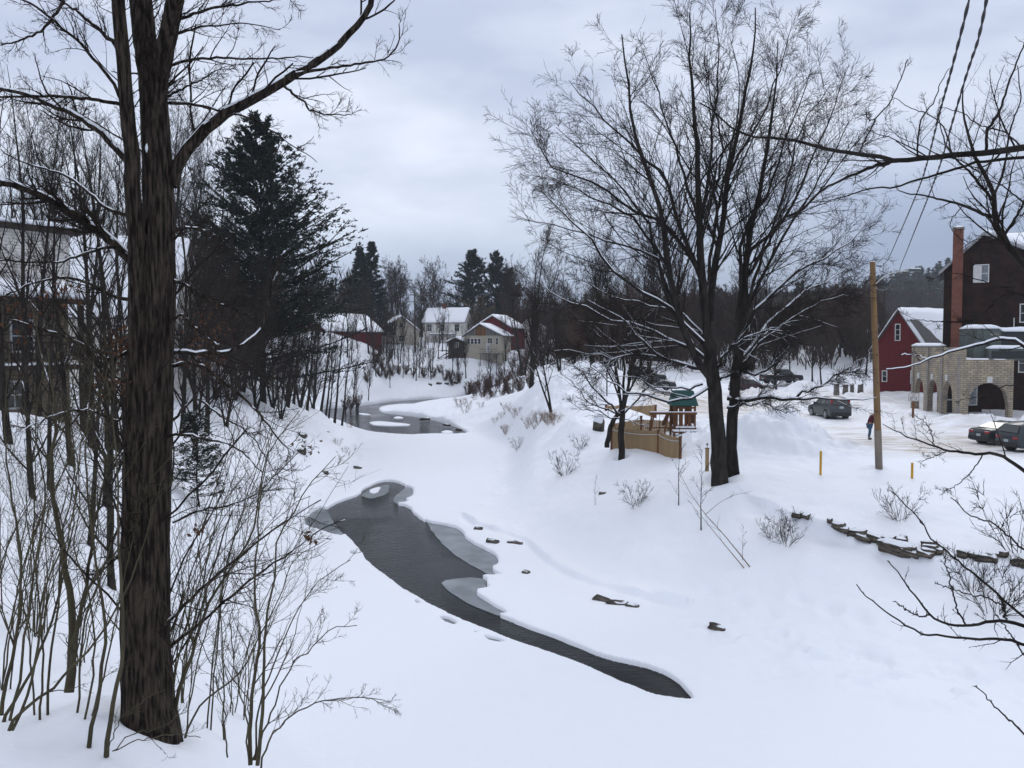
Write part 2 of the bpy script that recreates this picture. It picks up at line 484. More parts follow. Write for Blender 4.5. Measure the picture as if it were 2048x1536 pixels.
FARW = [(652, 817), (674, 818), (719, 813), (773, 805), (813, 801), (847, 799), (902, 797), (940, 794), (1000, 789), (1000, 793), (940, 799), (885, 805), (837, 809), (786, 811), (761, 815), (757, 821), (766, 826), (798, 830), (837, 835), (857, 839),
        (885, 846), (917, 856), (931, 864), (938, 869), (897, 870), (847, 871), (818, 873), (773, 869), (739, 866), (711, 857), (699, 852), (686, 846), (669, 841), (648, 834), (640, 826)]
def rough(P, amp, s):
    """densify an outline and give it a ragged icy edge"""
    Q = []
    n = len(P)
    for i in range(n):
        a, b = P[i], P[(i + 1) % n]
        L = np.hypot(*(b - a))
        k = max(1, int(L / (amp * 4)))
        for j in range(k):
            Q.append(a + (b - a) * j / k)
    Q = np.array(Q)
    T = np.roll(Q, -1, 0) - np.roll(Q, 1, 0)
    T /= np.linalg.norm(T, axis=1)[:, None] + 1e-9
    nn = np.column_stack([T[:, 1], -T[:, 0]])
    return Q + nn * (fbm(Q[:, 0] / (amp * 7), Q[:, 1] / (amp * 7), s, 3) * amp)[:, None]
holes = [rough(smooth_poly(zpoly(CH), 1), .06, 1), rough(smooth_poly(zpoly(FARW), 1), .22, 2)]
for i, k in enumerate(THIN):
    holes.append(rough(smooth_poly(zpoly(THIN[k]), 1), .06, 3 + i))
for i, p in enumerate(SPOTS):
    holes.append(rough(smooth_poly(zpoly(p), 1), .03, 9 + i))
rr = np.concatenate([np.geomspace(2.2, 19, 170)[:-1], np.geomspace(19, 62, 400)[:-1], np.geomspace(62, 170, 240)[:-1], np.geomspace(170, 2500, 90)])
aa = np.concatenate([np.linspace(-80, -36, 40)[:-1], np.linspace(-36, 36, 880), np.linspace(36, 80, 40)[1:]]) * math.pi / 180
nr, na = len(rr), len(aa)
GX = rr[:, None] * np.sin(aa)[None, :]
GY = rr[:, None] * np.cos(aa)[None, :] 
x, y = GX.ravel().copy(), GY.ravel().copy()
cell = np.maximum(np.gradient(rr)[:, None] * np.ones((1, na)), rr[:, None] * (aa[600] - aa[599])).ravel()
SD = np.full(x.shape, 1e9)
sx, sy = x.copy(), y.copy()
for P in holes:
    lo, hi = P.min(0) - 3, P.max(0) + 3
    m = (x > lo[0]) & (x < hi[0]) & (y > lo[1]) & (y < hi[1])
    if not m.any():
        continue
    d, bx, by = sdf(P, x[m], y[m])
    idx = np.where(m)[0]
    near = (np.abs(d) < np.abs(SD[idx])) & (SD[idx] > 0) | (d < 0) & ((SD[idx] > 0) | (d > SD[idx]) & False)
    upd = (d < SD[idx])
    SD[idx] = np.where(upd, d, SD[idx])
    sx[idx] = np.where(upd, bx, sx[idx])
    sy[idx] = np.where(upd, by, sy[idx])
snap = np.abs(SD) < cell * .5
x[snap], y[snap] = sx[snap], sy[snap]
z = height(x, y)
z = np.where(r_ := (np.hypot(x, y) > 1e9), z, z)
edge = np.where(SD > -9, np.exp(-np.clip(SD, 0, 9) / .12), 0)
z -= edge * .08
inside = (SD < 0) | snap
F = (np.arange(nr - 1)[:, None] * na + np.arange(na - 1)[None, :]).ravel()
quads = np.column_stack([F, F + 1, F + na + 1, F + na])
dead = inside[quads].all(1)
kept = quads[~dead]
# skirt down into the water round every hole
E = np.concatenate([kept[:, [0, 1]], kept[:, [1, 2]], kept[:, [2, 3]], kept[:, [3, 0]]])
E = E[inside[E[:, 0]] & inside[E[:, 1]]]
key = np.sort(E, 1)
u, inv, cnt = np.unique(key, axis=0, return_inverse=True, return_counts=True)
E = E[cnt[inv.ravel()] == 1]
V = np.column_stack([x, y, z])
low = V[E].copy().reshape(-1, 3)
low[:, 2] = -.15
b0 = len(V)
k = np.arange(len(E))
sk = np.column_stack([E[:, 1], E[:, 0], b0 + 2 * k, b0 + 2 * k + 1])
V = np.vstack([V, low])
used = np.zeros(len(V), bool)
allq = np.vstack([kept, sk])
used[allq.ravel()] = True
remap = np.cumsum(used) - 1
me = mesh_np('snow_ground', V[used], remap[allq][:, ::-1])
Vu = V[used]
# dirt: where cars and feet have worn the lot, and grit on the ploughed edges
gx, gy = Vu[:, 0], Vu[:, 1]
lot = sstep(15.5, 19, gx - .0 * gy) * sstep(43.5, 46, gy) * (1 - sstep(80, 86, gy)) * (1 - sstep(46, 50, gx))
lot = np.maximum(lot, sstep(9, 13, gx) * sstep(66, 72, gy) * (1 - sstep(96, 102, gy)) * (1 - sstep(40, 44, gx)))
pth = np.exp(-((gy - (51.5 + .06 * (gx - 22))) / 4.2) ** 2) * 1.1 + np.exp(-((gy - 78 - .1 * (gx - 14)) / 5.5) ** 2) * (1 - sstep(16, 26, gx)) * 1.2
trk = np.clip(fbm(gx * .12, gy * 1.5, 61, 4) * 1.8 + .35, 0, 1)
dirt = .85 * lot * np.clip(.34 + pth * 1.0 * (.55 + trk) + .35 * trk * (fbm(gx * .1, gy * .15, 3, 2) > -.1), 0, 1)
at_ = me.attributes.new('dirt', 'FLOAT', 'POINT')
at_.data.foreach_set('value', dirt.astype(np.float32))
M_GROUND = mat('ground_snow', (.86, .88, .93), .65, spec=.25)
t = M_GROUND.node_tree
b = t.nodes['Principled BSDF']
an = t.nodes.new('ShaderNodeAttribute')
an.attribute_name = 'dirt'
g = t.nodes.new('ShaderNodeNewGeometry')
nn = t.nodes.new('ShaderNodeTexNoise')
nn.inputs['Scale'].default_value = 1.7
nn.inputs['Detail'].default_value = 8
mpx = t.nodes.new('ShaderNodeMapping')
mpx.inputs['Scale'].default_value = (.35, 1.4, 1)
t.links.new(g.outputs['Position'], mpx.inputs[0])
t.links.new(mpx.outputs[0], nn.inputs[0])
mu = t.nodes.new('ShaderNodeMath')
mu.operation = 'MULTIPLY'
mr = t.nodes.new('ShaderNodeMapRange')
mr.inputs[1].default_value, mr.inputs[2].default_value = .30, .62
t.links.new(nn.outputs[0], mr.inputs[0])
t.links.new(mr.outputs[0], mu.inputs[0])
t.links.new(an.outputs['Fac'], mu.inputs[1])
x1 = t.nodes.new('ShaderNodeMix')
x1.data_type = 'RGBA'
x1.inputs[6].default_value = (.86, .88, .93, 1)
x1.inputs[7].default_value = (.40, .32, .23, 1)
t.links.new(mu.outputs[0], x1.inputs[0])
t.links.new(x1.outputs[2], b.inputs['Base Color'])
nb = t.nodes.new('ShaderNodeTexNoise')
nb.inputs['Scale'].default_value = 2.2
nb.inputs['Detail'].default_value = 9
nb.inputs['Roughness'].default_value = .55
t.links.new(g.outputs['Position'], nb.inputs[0])
bp = t.nodes.new('ShaderNodeBump')
bp.inputs['Strength'].default_value = .35
bp.inputs['Distance'].default_value = .07
t.links.new(nb.outputs[0], bp.inputs['Height'])
t.links.new(bp.outputs[0], b.inputs['Normal'])
link('snow_ground', me, M_GROUND, kind='structure')
# water
M_WATER = mat('river_water', (.005, .006, .006), .05, spec=.12)
t = M_WATER.node_tree
b = t.nodes['Principled BSDF']
b.inputs['IOR'].default_value = 1.33
g = t.nodes.new('ShaderNodeNewGeometry')
mpx = t.nodes.new('ShaderNodeMapping')
mpx.inputs['Scale'].default_value = (1.0, 2.6, 1)
mpx.inputs['Rotation'].default_value = (0, 0, -.35)
t.links.new(g.outputs['Position'], mpx.inputs[0])
wn = t.nodes.new('ShaderNodeTexNoise')
wn.inputs['Scale'].default_value = 2.6
wn.inputs['Detail'].default_value = 7
wn.inputs['Roughness'].default_value = .62
wn.inputs['Distortion'].default_value = .4
t.links.new(mpx.outputs[0], wn.inputs[0])
wm = t.nodes.new('ShaderNodeTexNoise')
wm.inputs['Scale'].default_value = .16
t.links.new(g.outputs['Position'], wm.inputs[0])
wr = t.nodes.new('ShaderNodeMapRange')
wr.inputs[1].default_value, wr.inputs[2].default_value, wr.inputs[3].default_value, wr.inputs[4].default_value = .4, .62, .25, 1.0
t.links.new(wm.outputs[0], wr.inputs[0])
bp = t.nodes.new('ShaderNodeBump')
t.links.new(wr.outputs[0], bp.inputs['Strength'])
bp.inputs['Distance'].default_value = .06
t.links.new(wn.outputs[0], bp.inputs['Height'])
t.links.new(bp.outputs[0], b.inputs['Normal'])
MB().add([(-60, 8, 0), (60, 8, 0), (60, 200, 0), (-60, 200, 0)], [(0, 1, 2, 3)]).build('river_water', M_WATER, kind='structure')
# thin clear ice at the rim of the open water
M_THIN = mat('thin_ice', (.10, .115, .125), .3, col2=(.22, .245, .26), scale=.9, spec=.5, coord='Object', ramp=(.35, .7), bump=.1, bscale=5)
def flat(name, P, z0, z1, m, **pr):
    n = len(P)
    mb = MB()
    c = [(p[0], p[1], z1) for p in P] + [(p[0], p[1], z0) for p in P]
    me = bpy.data.meshes.new(name)
    me.from_pydata(c, [], [tuple(range(n))] + [(i, n + i, n + (i + 1) % n, (i + 1) % n) for i in range(n)])
    me.update()
    import bmesh
    bm = bmesh.new()
    bm.from_mesh(me)
    bmesh.ops.recalc_face_normals(bm, faces=bm.faces)
    bmesh.ops.triangulate(bm, faces=[f for f in bm.faces if len(f.verts) > 4])
    bm.to_mesh(me)
    bm.free()
    return link(name, me, m, **pr)
zz = 0
for i, k in enumerate(THIN):
    P = smooth_poly(zpoly(THIN[k]), 1)
    c = P.mean(0)
    zz += .004
    flat('thin_ice', rough(P, .07, 30 + i), -.05, .02 + zz, M_THIN, kind='structure')
P = smooth_poly(zpoly([(721, 991), (741, 980), (760, 973), (778, 970), (780, 983), (765, 993), (745, 998), (730, 997)]), 1)
flat('thin_ice', rough(P, .1, 41), -.05, .035, M_THIN, kind='structure')
for i, p in enumerate(SPOTS):
    c = zpoly(p).mean(0)
    flat('thin_ice', c + (zpoly(p) - c) * 1.4, -.03, .06, M_THIN, kind='structure')
def floe(pts, label, s, h=.14):
    P = rough(smooth_poly(zpoly(pts), 2), .12, s)
    o = flat('ice_floe', P, -.05, h, M_SNOW, label=label, category='ice floe', group='snow covered floes in the open water')
    m = o.modifiers.new('bevel', 'BEVEL')
    m.width = .04
    m.segments = 2
floe([(737, 846), (760, 844), (790, 847), (820, 850), (820, 853), (790, 854), (752, 853), (742, 850)], 'long flat snow-topped ice floe in the middle of the far open water', 51)
floe([(879, 866), (892, 862), (907, 865), (905, 868), (890, 869)], 'small snow-topped ice floe near the right tip of the far open water', 52)
floe([(716, 828), (728, 828), (743, 831), (740, 832), (722, 831)], 'tiny ice floe farthest upstream in the far open water', 53)
floe([(790, 835), (803, 835), (808, 838), (797, 839), (786, 838)], 'small jagged ice floe beside the snowy spit tip', 54)
floe([(738, 983), (752, 977), (762, 977), (757, 985), (748, 990), (741, 988)], 'patch of snow lying on thin grey ice at the head of the near water', 55, .1)
# ------------------------------------------------------------------ building materials
def mat_brick(name, c1, c2, mortar, bw=.22, bh=.075, ms=.012, rough=.85, stain=None, bump=.5, offs=.5):
    m = bpy.data.materials.new(name)
    m.use_nodes = True
    t = m.node_tree
    b = t.nodes['Principled BSDF']
    b.inputs['Roughness'].default_value = rough
    b.inputs['Specular IOR Level'].default_value = .2
    c = t.nodes.new('ShaderNodeTexCoord')
    s = t.nodes.new('ShaderNodeSeparateXYZ')
    t.links.new(c.outputs['Object'], s.inputs[0])
    a = t.nodes.new('ShaderNodeMath')
    t.links.new(s.outputs[0], a.inputs[0])
    t.links.new(s.outputs[1], a.inputs[1])
    k = t.nodes.new('ShaderNodeCombineXYZ')
    t.links.new(a.outputs[0], k.inputs[0])
    t.links.new(s.outputs[2], k.inputs[1])
    br = t.nodes.new('ShaderNodeTexBrick')
    br.offset = offs
    br.inputs['Scale'].default_value = 1
    br.inputs['Brick Width'].default_value = bw
    br.inputs['Row Height'].default_value = bh
    br.inputs['Mortar Size'].default_value = ms
    br.inputs['Color1'].default_value = (*c1, 1)
    br.inputs['Color2'].default_value = (*c2, 1)
    br.inputs['Mortar'].default_value = (*mortar, 1)
    t.links.new(k.outputs[0], br.inputs[0])
    n = t.nodes.new('ShaderNodeTexNoise')
    n.inputs['Scale'].default_value = .9
    n.inputs['Detail'].default_value = 8
    n.inputs['Roughness'].default_value = .65
    t.links.new(c.outputs['Object'], n.inputs[0])
    r = t.nodes.new('ShaderNodeMapRange')
    r.inputs[1].default_value, r.inputs[2].default_value = .42, .66
    t.links.new(n.outputs[0], r.inputs[0])
    x = t.nodes.new('ShaderNodeMix')
    x.data_type = 'RGBA'
    t.links.new(r.outputs[0], x.inputs[0])
    t.links.new(br.outputs[0], x.inputs[6])
    if stain:
        x.inputs[7].default_value = (*stain, 1)
        q = t.nodes.new('ShaderNodeMath')
        q.operation = 'MULTIPLY'
        q.inputs[1].default_value = .75
        t.links.new(r.outputs[0], q.inputs[0])
        t.links.new(q.outputs[0], x.inputs[0])
        t.links.new(x.outputs[2], b.inputs['Base Color'])
    else:
        t.links.new(br.outputs[0], b.inputs['Base Color'])
    p = t.nodes.new('ShaderNodeBump')
    p.inputs['Strength'].default_value = bump
    p.inputs['Distance'].default_value = .02
    p.invert = True
    t.links.new(br.outputs['Fac'], p.inputs['Height'])
    t.links.new(p.outputs[0], b.inputs['Normal'])
    return m
M_SHINGLE = mat_brick('brown_shingle', (.030, .013, .010), (.012, .007, .006), (.004, .003, .003), .16, .15, .02, stain=(.05, .02, .013), bump=.9)
M_BRICK = mat_brick('red_brick', (.22, .065, .035), (.15, .045, .03), (.16, .12, .10), .22, .08, .01, stain=(.10, .035, .025))
M_PALE = mat_brick('pale_stone_block', (.50, .42, .29), (.37, .31, .22), (.13, .11, .095), .55, .17, .022, stain=(.15, .14, .14), bump=.8)
M_REDWALL = mat_brick('red_board', (.115, .012, .016), (.10, .010, .014), (.05, .006, .008), .28, 30, .012, stain=(.085, .012, .014), offs=0)
M_WHITES = mat_brick('white_siding', (.76, .73, .68), (.72, .69, .65), (.42, .40, .38), 30, .14, .012, stain=(.6, .58, .56))
M_TANS = mat_brick('tan_siding', (.21, .17, .12), (.18, .15, .11), (.09, .07, .05), 30, .15, .014, stain=(.12, .10, .08))
M_CREAM = mat_brick('cream_siding', (.45, .41, .33), (.42, .38, .31), (.22, .2, .17), 30, .16, .014, stain=(.34, .31, .27))
M_OLDWOOD = mat_brick('weathered_board', (.22, .22, .23), (.13, .12, .12), (.05, .045, .04), .2, 30, .015, stain=(.11, .09, .075), offs=0)
M_BROWNB = mat_brick('orange_brown_board', (.22, .11, .045), (.12, .06, .03), (.05, .03, .02), .2, 30, .015, stain=(.08, .05, .03), offs=0)
M_BARK0 = mat('dark_timber', (.022, .017, .014), .8, col2=(.04, .03, .024), scale=6)
M_WHITE = mat('white_paint', (.62, .62, .60), .5, col2=(.5, .5, .49), scale=3)
M_GLASS = mat('dark_glass', (.012, .014, .016), .08, spec=.6)
M_PANEW = mat('curtained_pane', (.25, .27, .30), .15, col2=(.10, .11, .13), scale=2.5, spec=.6)
M_SHGREY = mat('grey_roofing', (.10, .095, .095), .9, col2=(.14, .13, .13), scale=12)
M_METALG = mat('grey_green_metal', (.085, .105, .098), .55, col2=(.065, .08, .075), scale=2)
M_DARKM = mat('dark_metal', (.02, .022, .025), .5)
M_BLACK = mat('black_rubber', (.012, .012, .013), .8)
M_CONC = mat('concrete', (.25, .24, .22), .9, col2=(.17, .16, .15), scale=3, bump=.3)
M_RED = mat('red_paint', (.16, .02, .02), .6)
def window(parent, M, w, h, nx=2, ny=2, pm=None, fm=None, fw=.09):
    """M: matrix putting x along the wall, z up, -y out of the wall; centre of the window at the origin"""
    fm = fm or M_WHITE
    f = MB()
    f.box(-w / 2 - fw, -w / 2, -.06, .0, -h / 2 - fw, h / 2 + fw, M)
    f.box(w / 2, w / 2 + fw, -.06, .0, -h / 2 - fw, h / 2 + fw, M)
    f.box(-w / 2, w / 2, -.058, .0, h / 2, h / 2 + fw, M)
    f.box(-w / 2, w / 2, -.075, .0, -h / 2 - fw, -h / 2, M)
    for i in range(1, nx):
        f.box(-w / 2 + w * i / nx - .018, -w / 2 + w * i / nx + .018, -.035, -.015, -h / 2, h / 2, M)
    for i in range(1, ny):
        f.box(-w / 2, w / 2, -.04, -.017, -h / 2 + h * i / ny - .022, -h / 2 + h * i / ny + .022, M)
    o = f.build('window', fm, parent)
    MB().box(-w / 2, w / 2, -.014, .0, -h / 2, h / 2, M).build('pane', pm or M_GLASS, o)
    return o
def wm(face, u, z, W, L):
    """matrix of a window on a face of a house whose gable wall runs x 0..W at y 0 and whose length runs y 0..L"""
    if face == 'f':
        return Matrix.Translation((u, 0, z))
    if face == 'b':
        return Matrix.Translation((u, L, z)) @ Matrix.Rotation(math.pi, 4, 'Z')
    if face == 'r':
        return Matrix.Translation((W, u, z)) @ Matrix.Rotation(math.pi / 2, 4, 'Z')
    return Matrix.Translation((0, u, z)) @ Matrix.Rotation(-math.pi / 2, 4, 'Z')
def snow_slab(poly, y0, y1, parent, name='roof_snow', seed=0, amp=.07, nseg=None, mt=None):
    """a lumpy slab of snow: poly in x-z (top line left to right, thickness t), stretched along y"""
    xs, ztop, zbot = poly
    ny = nseg or max(6, int((y1 - y0) / .5))
    nx = len(xs)
    V = []
    ys = np.linspace(y0, y1, ny)
    for j, yy in enumerate(ys):
        e = min(j, ny - 1 - j)
        inn = 0.0 if e == 0 else 1.0
        for i in range(nx):
            ei = min(i, nx - 1 - i)
            tk = (ztop[i] - zbot[i]) * (.55 if e == 0 else 1) * (.5 if ei == 0 else 1)
            nz = amp * float(vnoise(np.array([xs[i] * 1.1 + seed]), np.array([yy * .8]), seed)[0])
            V.append((xs[i], yy + (0 if e else amp * .8 * math.sin(i * 1.7 + seed)), zbot[i] + tk + (nz if inn else 0)))
    nt = len(V)
    for j, yy in enumerate(ys):
        for i in range(nx):
            V.append((xs[i], yy, zbot[i]))
    F = []
    for j in range(ny - 1):
        for i in range(nx - 1):
            a = j * nx + i
            F.append((a, a + 1, a + nx + 1, a + nx))
            F.append((nt + a, nt + a + nx, nt + a + nx + 1, nt + a + 1))
    for i in range(nx - 1):
        F.append((i, nt + i, nt + i + 1, i + 1))
        a = (ny - 1) * nx + i
        F.append((a, a + 1, nt + a + 1, nt + a))
    for j in range(ny - 1):
        a = j * nx
        F.append((a, a + nx, nt + a + nx, nt + a))
        a = j * nx + nx - 1
        F.append((a, nt + a, nt + a + nx, a + nx))
    return MB().add(V, F).build(name, mt or M_SNOW, parent, smooth=True)
def gable_snow(W, L, h, rh, parent, th=.3, ov=.35, x_peak=None, seed=0):
    xp = W / 2 if x_peak is None else x_peak
    n = 7
    xs = list(np.linspace(-ov, xp, n)) + list(np.linspace(xp, W + ov, n))[1:]
    zb = [h + rh * (1 - abs(v - xp) / (xp if v < xp else W - xp)) + .13 for v in xs]
    zt = [v + th for v in zb]
    zt[n - 1] -= .06
    return snow_slab((xs, zt, zb), -ov + .04, L + ov - .04, parent, seed=seed)
def gable_house(name, loc, rz, W, L, h, rh, label, cat, wall, windows=(), roof=None, ov=.35, th=.3, x_peak=None, base=3.5, snow=True, group=None, seed=0, gable_mat=None):
    root = empty(name, loc, label, cat, group, rz)
    xp = W / 2 if x_peak is None else x_peak
    if gable_mat is None:
        MB().prism([(0, -base), (W, -base), (W, h), (xp, h + rh), (0, h)], 0, L).build('wall', wall, root)
    else:
        MB().box(0, W, 0, L, -base, h).build('wall', wall, root)
        MB().prism([(0, h + .01), (W, h + .01), (xp, h + rh)], .02, L - .02).build('gable', gable_mat, root)
    sl, sr = rh / xp, rh / (W - xp)
    rf = MB()
    rf.prism([(-ov, h - sl * ov), (xp, h + rh), (xp, h + rh + .13), (-ov, h - sl * ov + .13)], -ov, L + ov)
    rf.prism([(xp + .002, h + rh), (W + ov, h - sr * ov), (W + ov, h - sr * ov + .13), (xp + .002, h + rh + .13)], -ov, L + ov)
    r = rf.build('roof', roof or M_SHGREY, root)
    if snow:
        xs = None
        g = gable_snow(W, L, h, rh, r, th, ov, xp, seed)
    for wd in windows:
        face, u, z, ww, hh = wd[:5]
        window(root, wm(face, u, z, W, L), ww, hh, *(wd[5:] or ()))
    return root, r
# ------------------------------------------------------------------ left bank: house with a balcony
LH = empty('balcony_house', (-19.4, 39.0, 6.2), 'two-storey white and tan house with balcony and snowy porch roof behind the left trees', 'house', None, math.atan2(.83, .55))
MB().box(-15, .1, 1.5, 9, -1.5, 5.4).build('wall', M_TANS, LH)
MB().box(-15, .3, 1.6, 9, 5.4, 8.4).build('upper_wall', M_WHITES, LH)
r = MB().box(-15.4, .7, 1.1, 9.4, 8.4, 8.62).build('roof', M_BARK0, LH)
snow_slab((list(np.linspace(-15.4, .7, 16)), [8.9 + .03 * (i % 3) for i in range(16)], [8.622] * 16), 1.14, 9.3, r, seed=2)
r = MB().prism([(-.25, 5.1), (1.6, 5.62), (1.6, 5.84), (-.25, 5.32)], -15.3, .25, axis='x').build('porch_roof', M_BARK0, LH)
V = MB()
sl = snow_slab((list(np.linspace(0, 1.85, 9)), [.42, .46, .5, .5, .52, .5, .5, .45, .4], [0] * 9), 0, 15.4, r, seed=5)
sl.matrix_local = Matrix(((0, 1, 0, -15.2), (1, 0, 0, -.2), (.0, 0, 1, 5.34), (0, 0, 0, 1)))
sh = Matrix.Identity(4)
for v in sl.data.vertices:
    v.co.z += v.co.x * .281
sl.data.flip_normals()
ps = MB()
for xx in (-14.5, -11, -7.4, -3.7, -.1):
    ob = MB().box(xx - .1, xx + .1, 0, .2, -1.5, 5.1).build('post', M_BARK0, LH)
dk = MB().box(-15, .1, -.05, 1.48, 2.2, 2.42).build('balcony_floor', M_BARK0, LH)
snow_slab((list(np.linspace(-15, .1, 20)), [2.52 + .02 * (i % 2) for i in range(20)], [2.422] * 20), -.03, 1.2, dk, name='snow', seed=8, amp=.03)
rl = MB().box(-15, 0, .03, .11, 3.36, 3.45).box(-15, 0, .04, .10, 2.62, 2.69)
for i in range(100):
    xx = -14.9 + i * .148
    rl.box(xx, xx + .045, .05, .09, 2.69, 3.36)
rl.build('railing', M_BARK0, LH)
for xx, z0, w0, h0, pm in [(-12.2, 3.7, 1.2, 1.4, M_PANEW), (-8.8, 3.6, 1.0, 1.9, M_PANEW), (-5.4, 3.7, 1.4, 1.3, M_GLASS), (-2.0, 3.7, .9, 1.3, M_GLASS), (-9, 1.0, 1.4, 1.5, M_PANEW), (-5.6, 1.0, 1.6, 1.6, M_PANEW), (-2.4, 1.1, 1.0, 1.1, M_GLASS)]:
    window(LH, Matrix.Translation((xx, 1.5, z0)), w0, h0, 2, 2, pm)
for xx in (-10.4, -5.0):
    window(LH, Matrix.Translation((xx, 1.6, 7.2)), 1.0, 1.1, 1, 2, M_GLASS)
# outside stair with slatted steps at its right end
st = MB()
for i in range(12):
    st.box(.35, 1.25, .3 + i * .27, .58 + i * .27, 2.3 - i * .2 - .05, 2.3 - i * .2)
st.build('stair', M_WHITES, LH)
gable_house('snowy_roofed_house', (-22.8, 57.5, 7.0), R_(98), 9.0, 9.5, 4.6, 5.2, 'white house with steep snow covered roof behind the big left trunk', 'house', M_WHITES,
            [('f', 2.2, 1.9, .9, 1.3), ('l', 2.6, 2.4, .9, 1.3), ('l', 6, 2.4, .9, 1.3)], th=.4, seed=4)
bx = empty('utility_box', ground(398, 762), 'small grey-brown wooden box with pale slatted lid on the snowy left slope', 'box')
MB().box(-.55, .55, -.4, .4, -.6, 1.55).build('body', M_OLDWOOD, bx, bevel=.02)
MB().box(-.65, .65, -.5, .5, 1.55, 1.68).build('lid', M_WHITES, bx)
# ------------------------------------------------------------------ far bank houses
gable_house('red_barn', (-38.6, 152, 10.4), R_(-34), 8, 14, 1.6, 2.7, 'low red shed under a broad snow covered roof beyond the river bend', 'shed', M_REDWALL, [('f', 4, 1.3, 1.2, .8)], seed=11, th=.45)
gable_house('cream_house', (-26.6, 178, 9.2), R_(18), 7.5, 8, 3.2, 3.0, 'cream house with a steep snowy gable roof beyond the river', 'house', M_CREAM, [('f', 3.7, 1.7, .9, 1.2), ('f', 3.7, 4.4, .8, .9), ('r', 3, 1.6, .9, 1.2)], seed=12)
wh, wr = gable_house('white_farmhouse', (-10.5, 188, 9.0), R_(75), 6.5, 9.5, 5.6, 2.9, 'tall white house with snow roof and red chimney beyond the river', 'house', M_WHITES,
                     [('f', 3.2, 1.8, .9, 1.3), ('f', 3.2, 4.4, .9, 1.2), ('l', 1.6, 4.3, 1.0, 1.5), ('l', 5.0, 4.3, 1.0, 1.5), ('l', 8, 4.3, 1.0, 1.5), ('l', 2.4, 1.6, 1.0, 1.5)], seed=13)
MB().box(2.9, 3.7, 5.2, 6.0, 7.4, 9.8).build('chimney', M_BRICK, wr)
MB().box(-1.6, -.1, 2, 7.5, 2.7, 2.85).build('porch_roof', M_SHGREY, wh)
snow_slab((list(np.linspace(-1.6, -.1, 5)), [3.15] * 5, [2.852] * 5), 2, 7.5, wh, name='porch_snow', seed=3)
for yy in (2.2, 4.6, 7.2):
    MB().box(-1.5, -1.38, yy, yy + .12, -1, 2.7).build('post', M_WHITE, wh)
# weathered cabin: several roofs stepping down to the river
cb, cr = gable_house('weathered_cabin', (-9.2, 165.5, 6.9), R_(-16), 7.6, 7, 4.4, 2.1, 'weathered grey cabin with row of small windows on far bank', 'cabin', M_CREAM,
                     [('f', .9 + .72 * i, 3.3, .5, .95, 1, 2) for i in range(4)] + [('f', 5.2, 3.4, .9, 1.0), ('f', 6.6, 3.3, .5, 1.2)], seed=14, gable_mat=M_OLDWOOD, th=.35, x_peak=3.2)
MB().prism([(2.3, 4.42), (4.4, 4.42), (4.4, 5.85), (3.2, 6.3), (2.3, 5.8)], -.06, 0).build('gable_board', M_BROWNB, cb)
MB().box(3.6, 7.2, -2.0, -.02, .9, 1.05).build('deck', M_OLDWOOD, cb)
for xx in (3.8, 5.4, 7.0):
    MB().box(xx, xx + .12, -1.9, -1.78, -3, .9).build('post', M_OLDWOOD, cb)
MB().box(3.6, 7.2, -2.0, -1.93, 1.75, 1.85).box(3.6, 7.2, -2, -1.94, 1.3, 1.36).build('railing', M_OLDWOOD, cb)
MB().box(4.4, 5.2, -.05, 0, 1.1, 3.0).build('door', M_WHITE, cb)
c2, c2r = gable_house('back_cabin', (-7.6, 172, 9.3), R_(-20), 8.0, 8, 3.6, 2.3, 'reddish-brown gabled cabin roof rising just behind the weathered cabin', 'cabin', M_REDWALL, [('f', 4, 1.5, .9, 1.0)], seed=15, th=.4)
gable_house('lean_to_shed', (-12.3, 165.6, 7.9), R_(-10), 3.0, 3.4, 2.2, .7, 'low dark shed against the left side of the weathered cabin', 'shed', M_BARK0, [('f', 1.7, 1.6, .6, .8)], seed=16, th=.35)
gable_house('small_white_house', (1.2, 180, 8.6), R_(-12), 5.4, 6, 4.2, 2.2, 'small white house with snowy roof right of the weathered cabin', 'house', M_WHITES, [('f', 1.6, 3.0, .8, 1.2), ('f', 3.8, 3.0, .8, 1.2)], seed=17)
def far_pole(px, Y, top, label):
    X = at(px, 690, Y)[0]
    g = gz(X, Y)
    zt = at(px, top, Y)[2]
    o = empty('utility_pole', (X, Y, g), label, 'utility pole')
    MB().tube((0, 0, -.5), (0, 0, zt - g), .17, .12, 8).build('post', M_BARK0, o, smooth=True)
    for dz in (.5, 1.9):
        a = MB().box(-2.0, 2.0, -.06, .06, zt - g - dz - .07, zt - g - dz + .07).build('crossarm', M_OLDWOOD, o)
        for xx in (-1.8, -.9, .9, 1.8):
            MB().tube((xx, 0, zt - g - dz + .07), (xx, 0, zt - g - dz + .25), .05, .05, 6).build('insulator', M_DARKM, a)
    return o
far_pole(830, 175, 585, 'far utility pole with two crossarms in front of bare trees above the cream house')
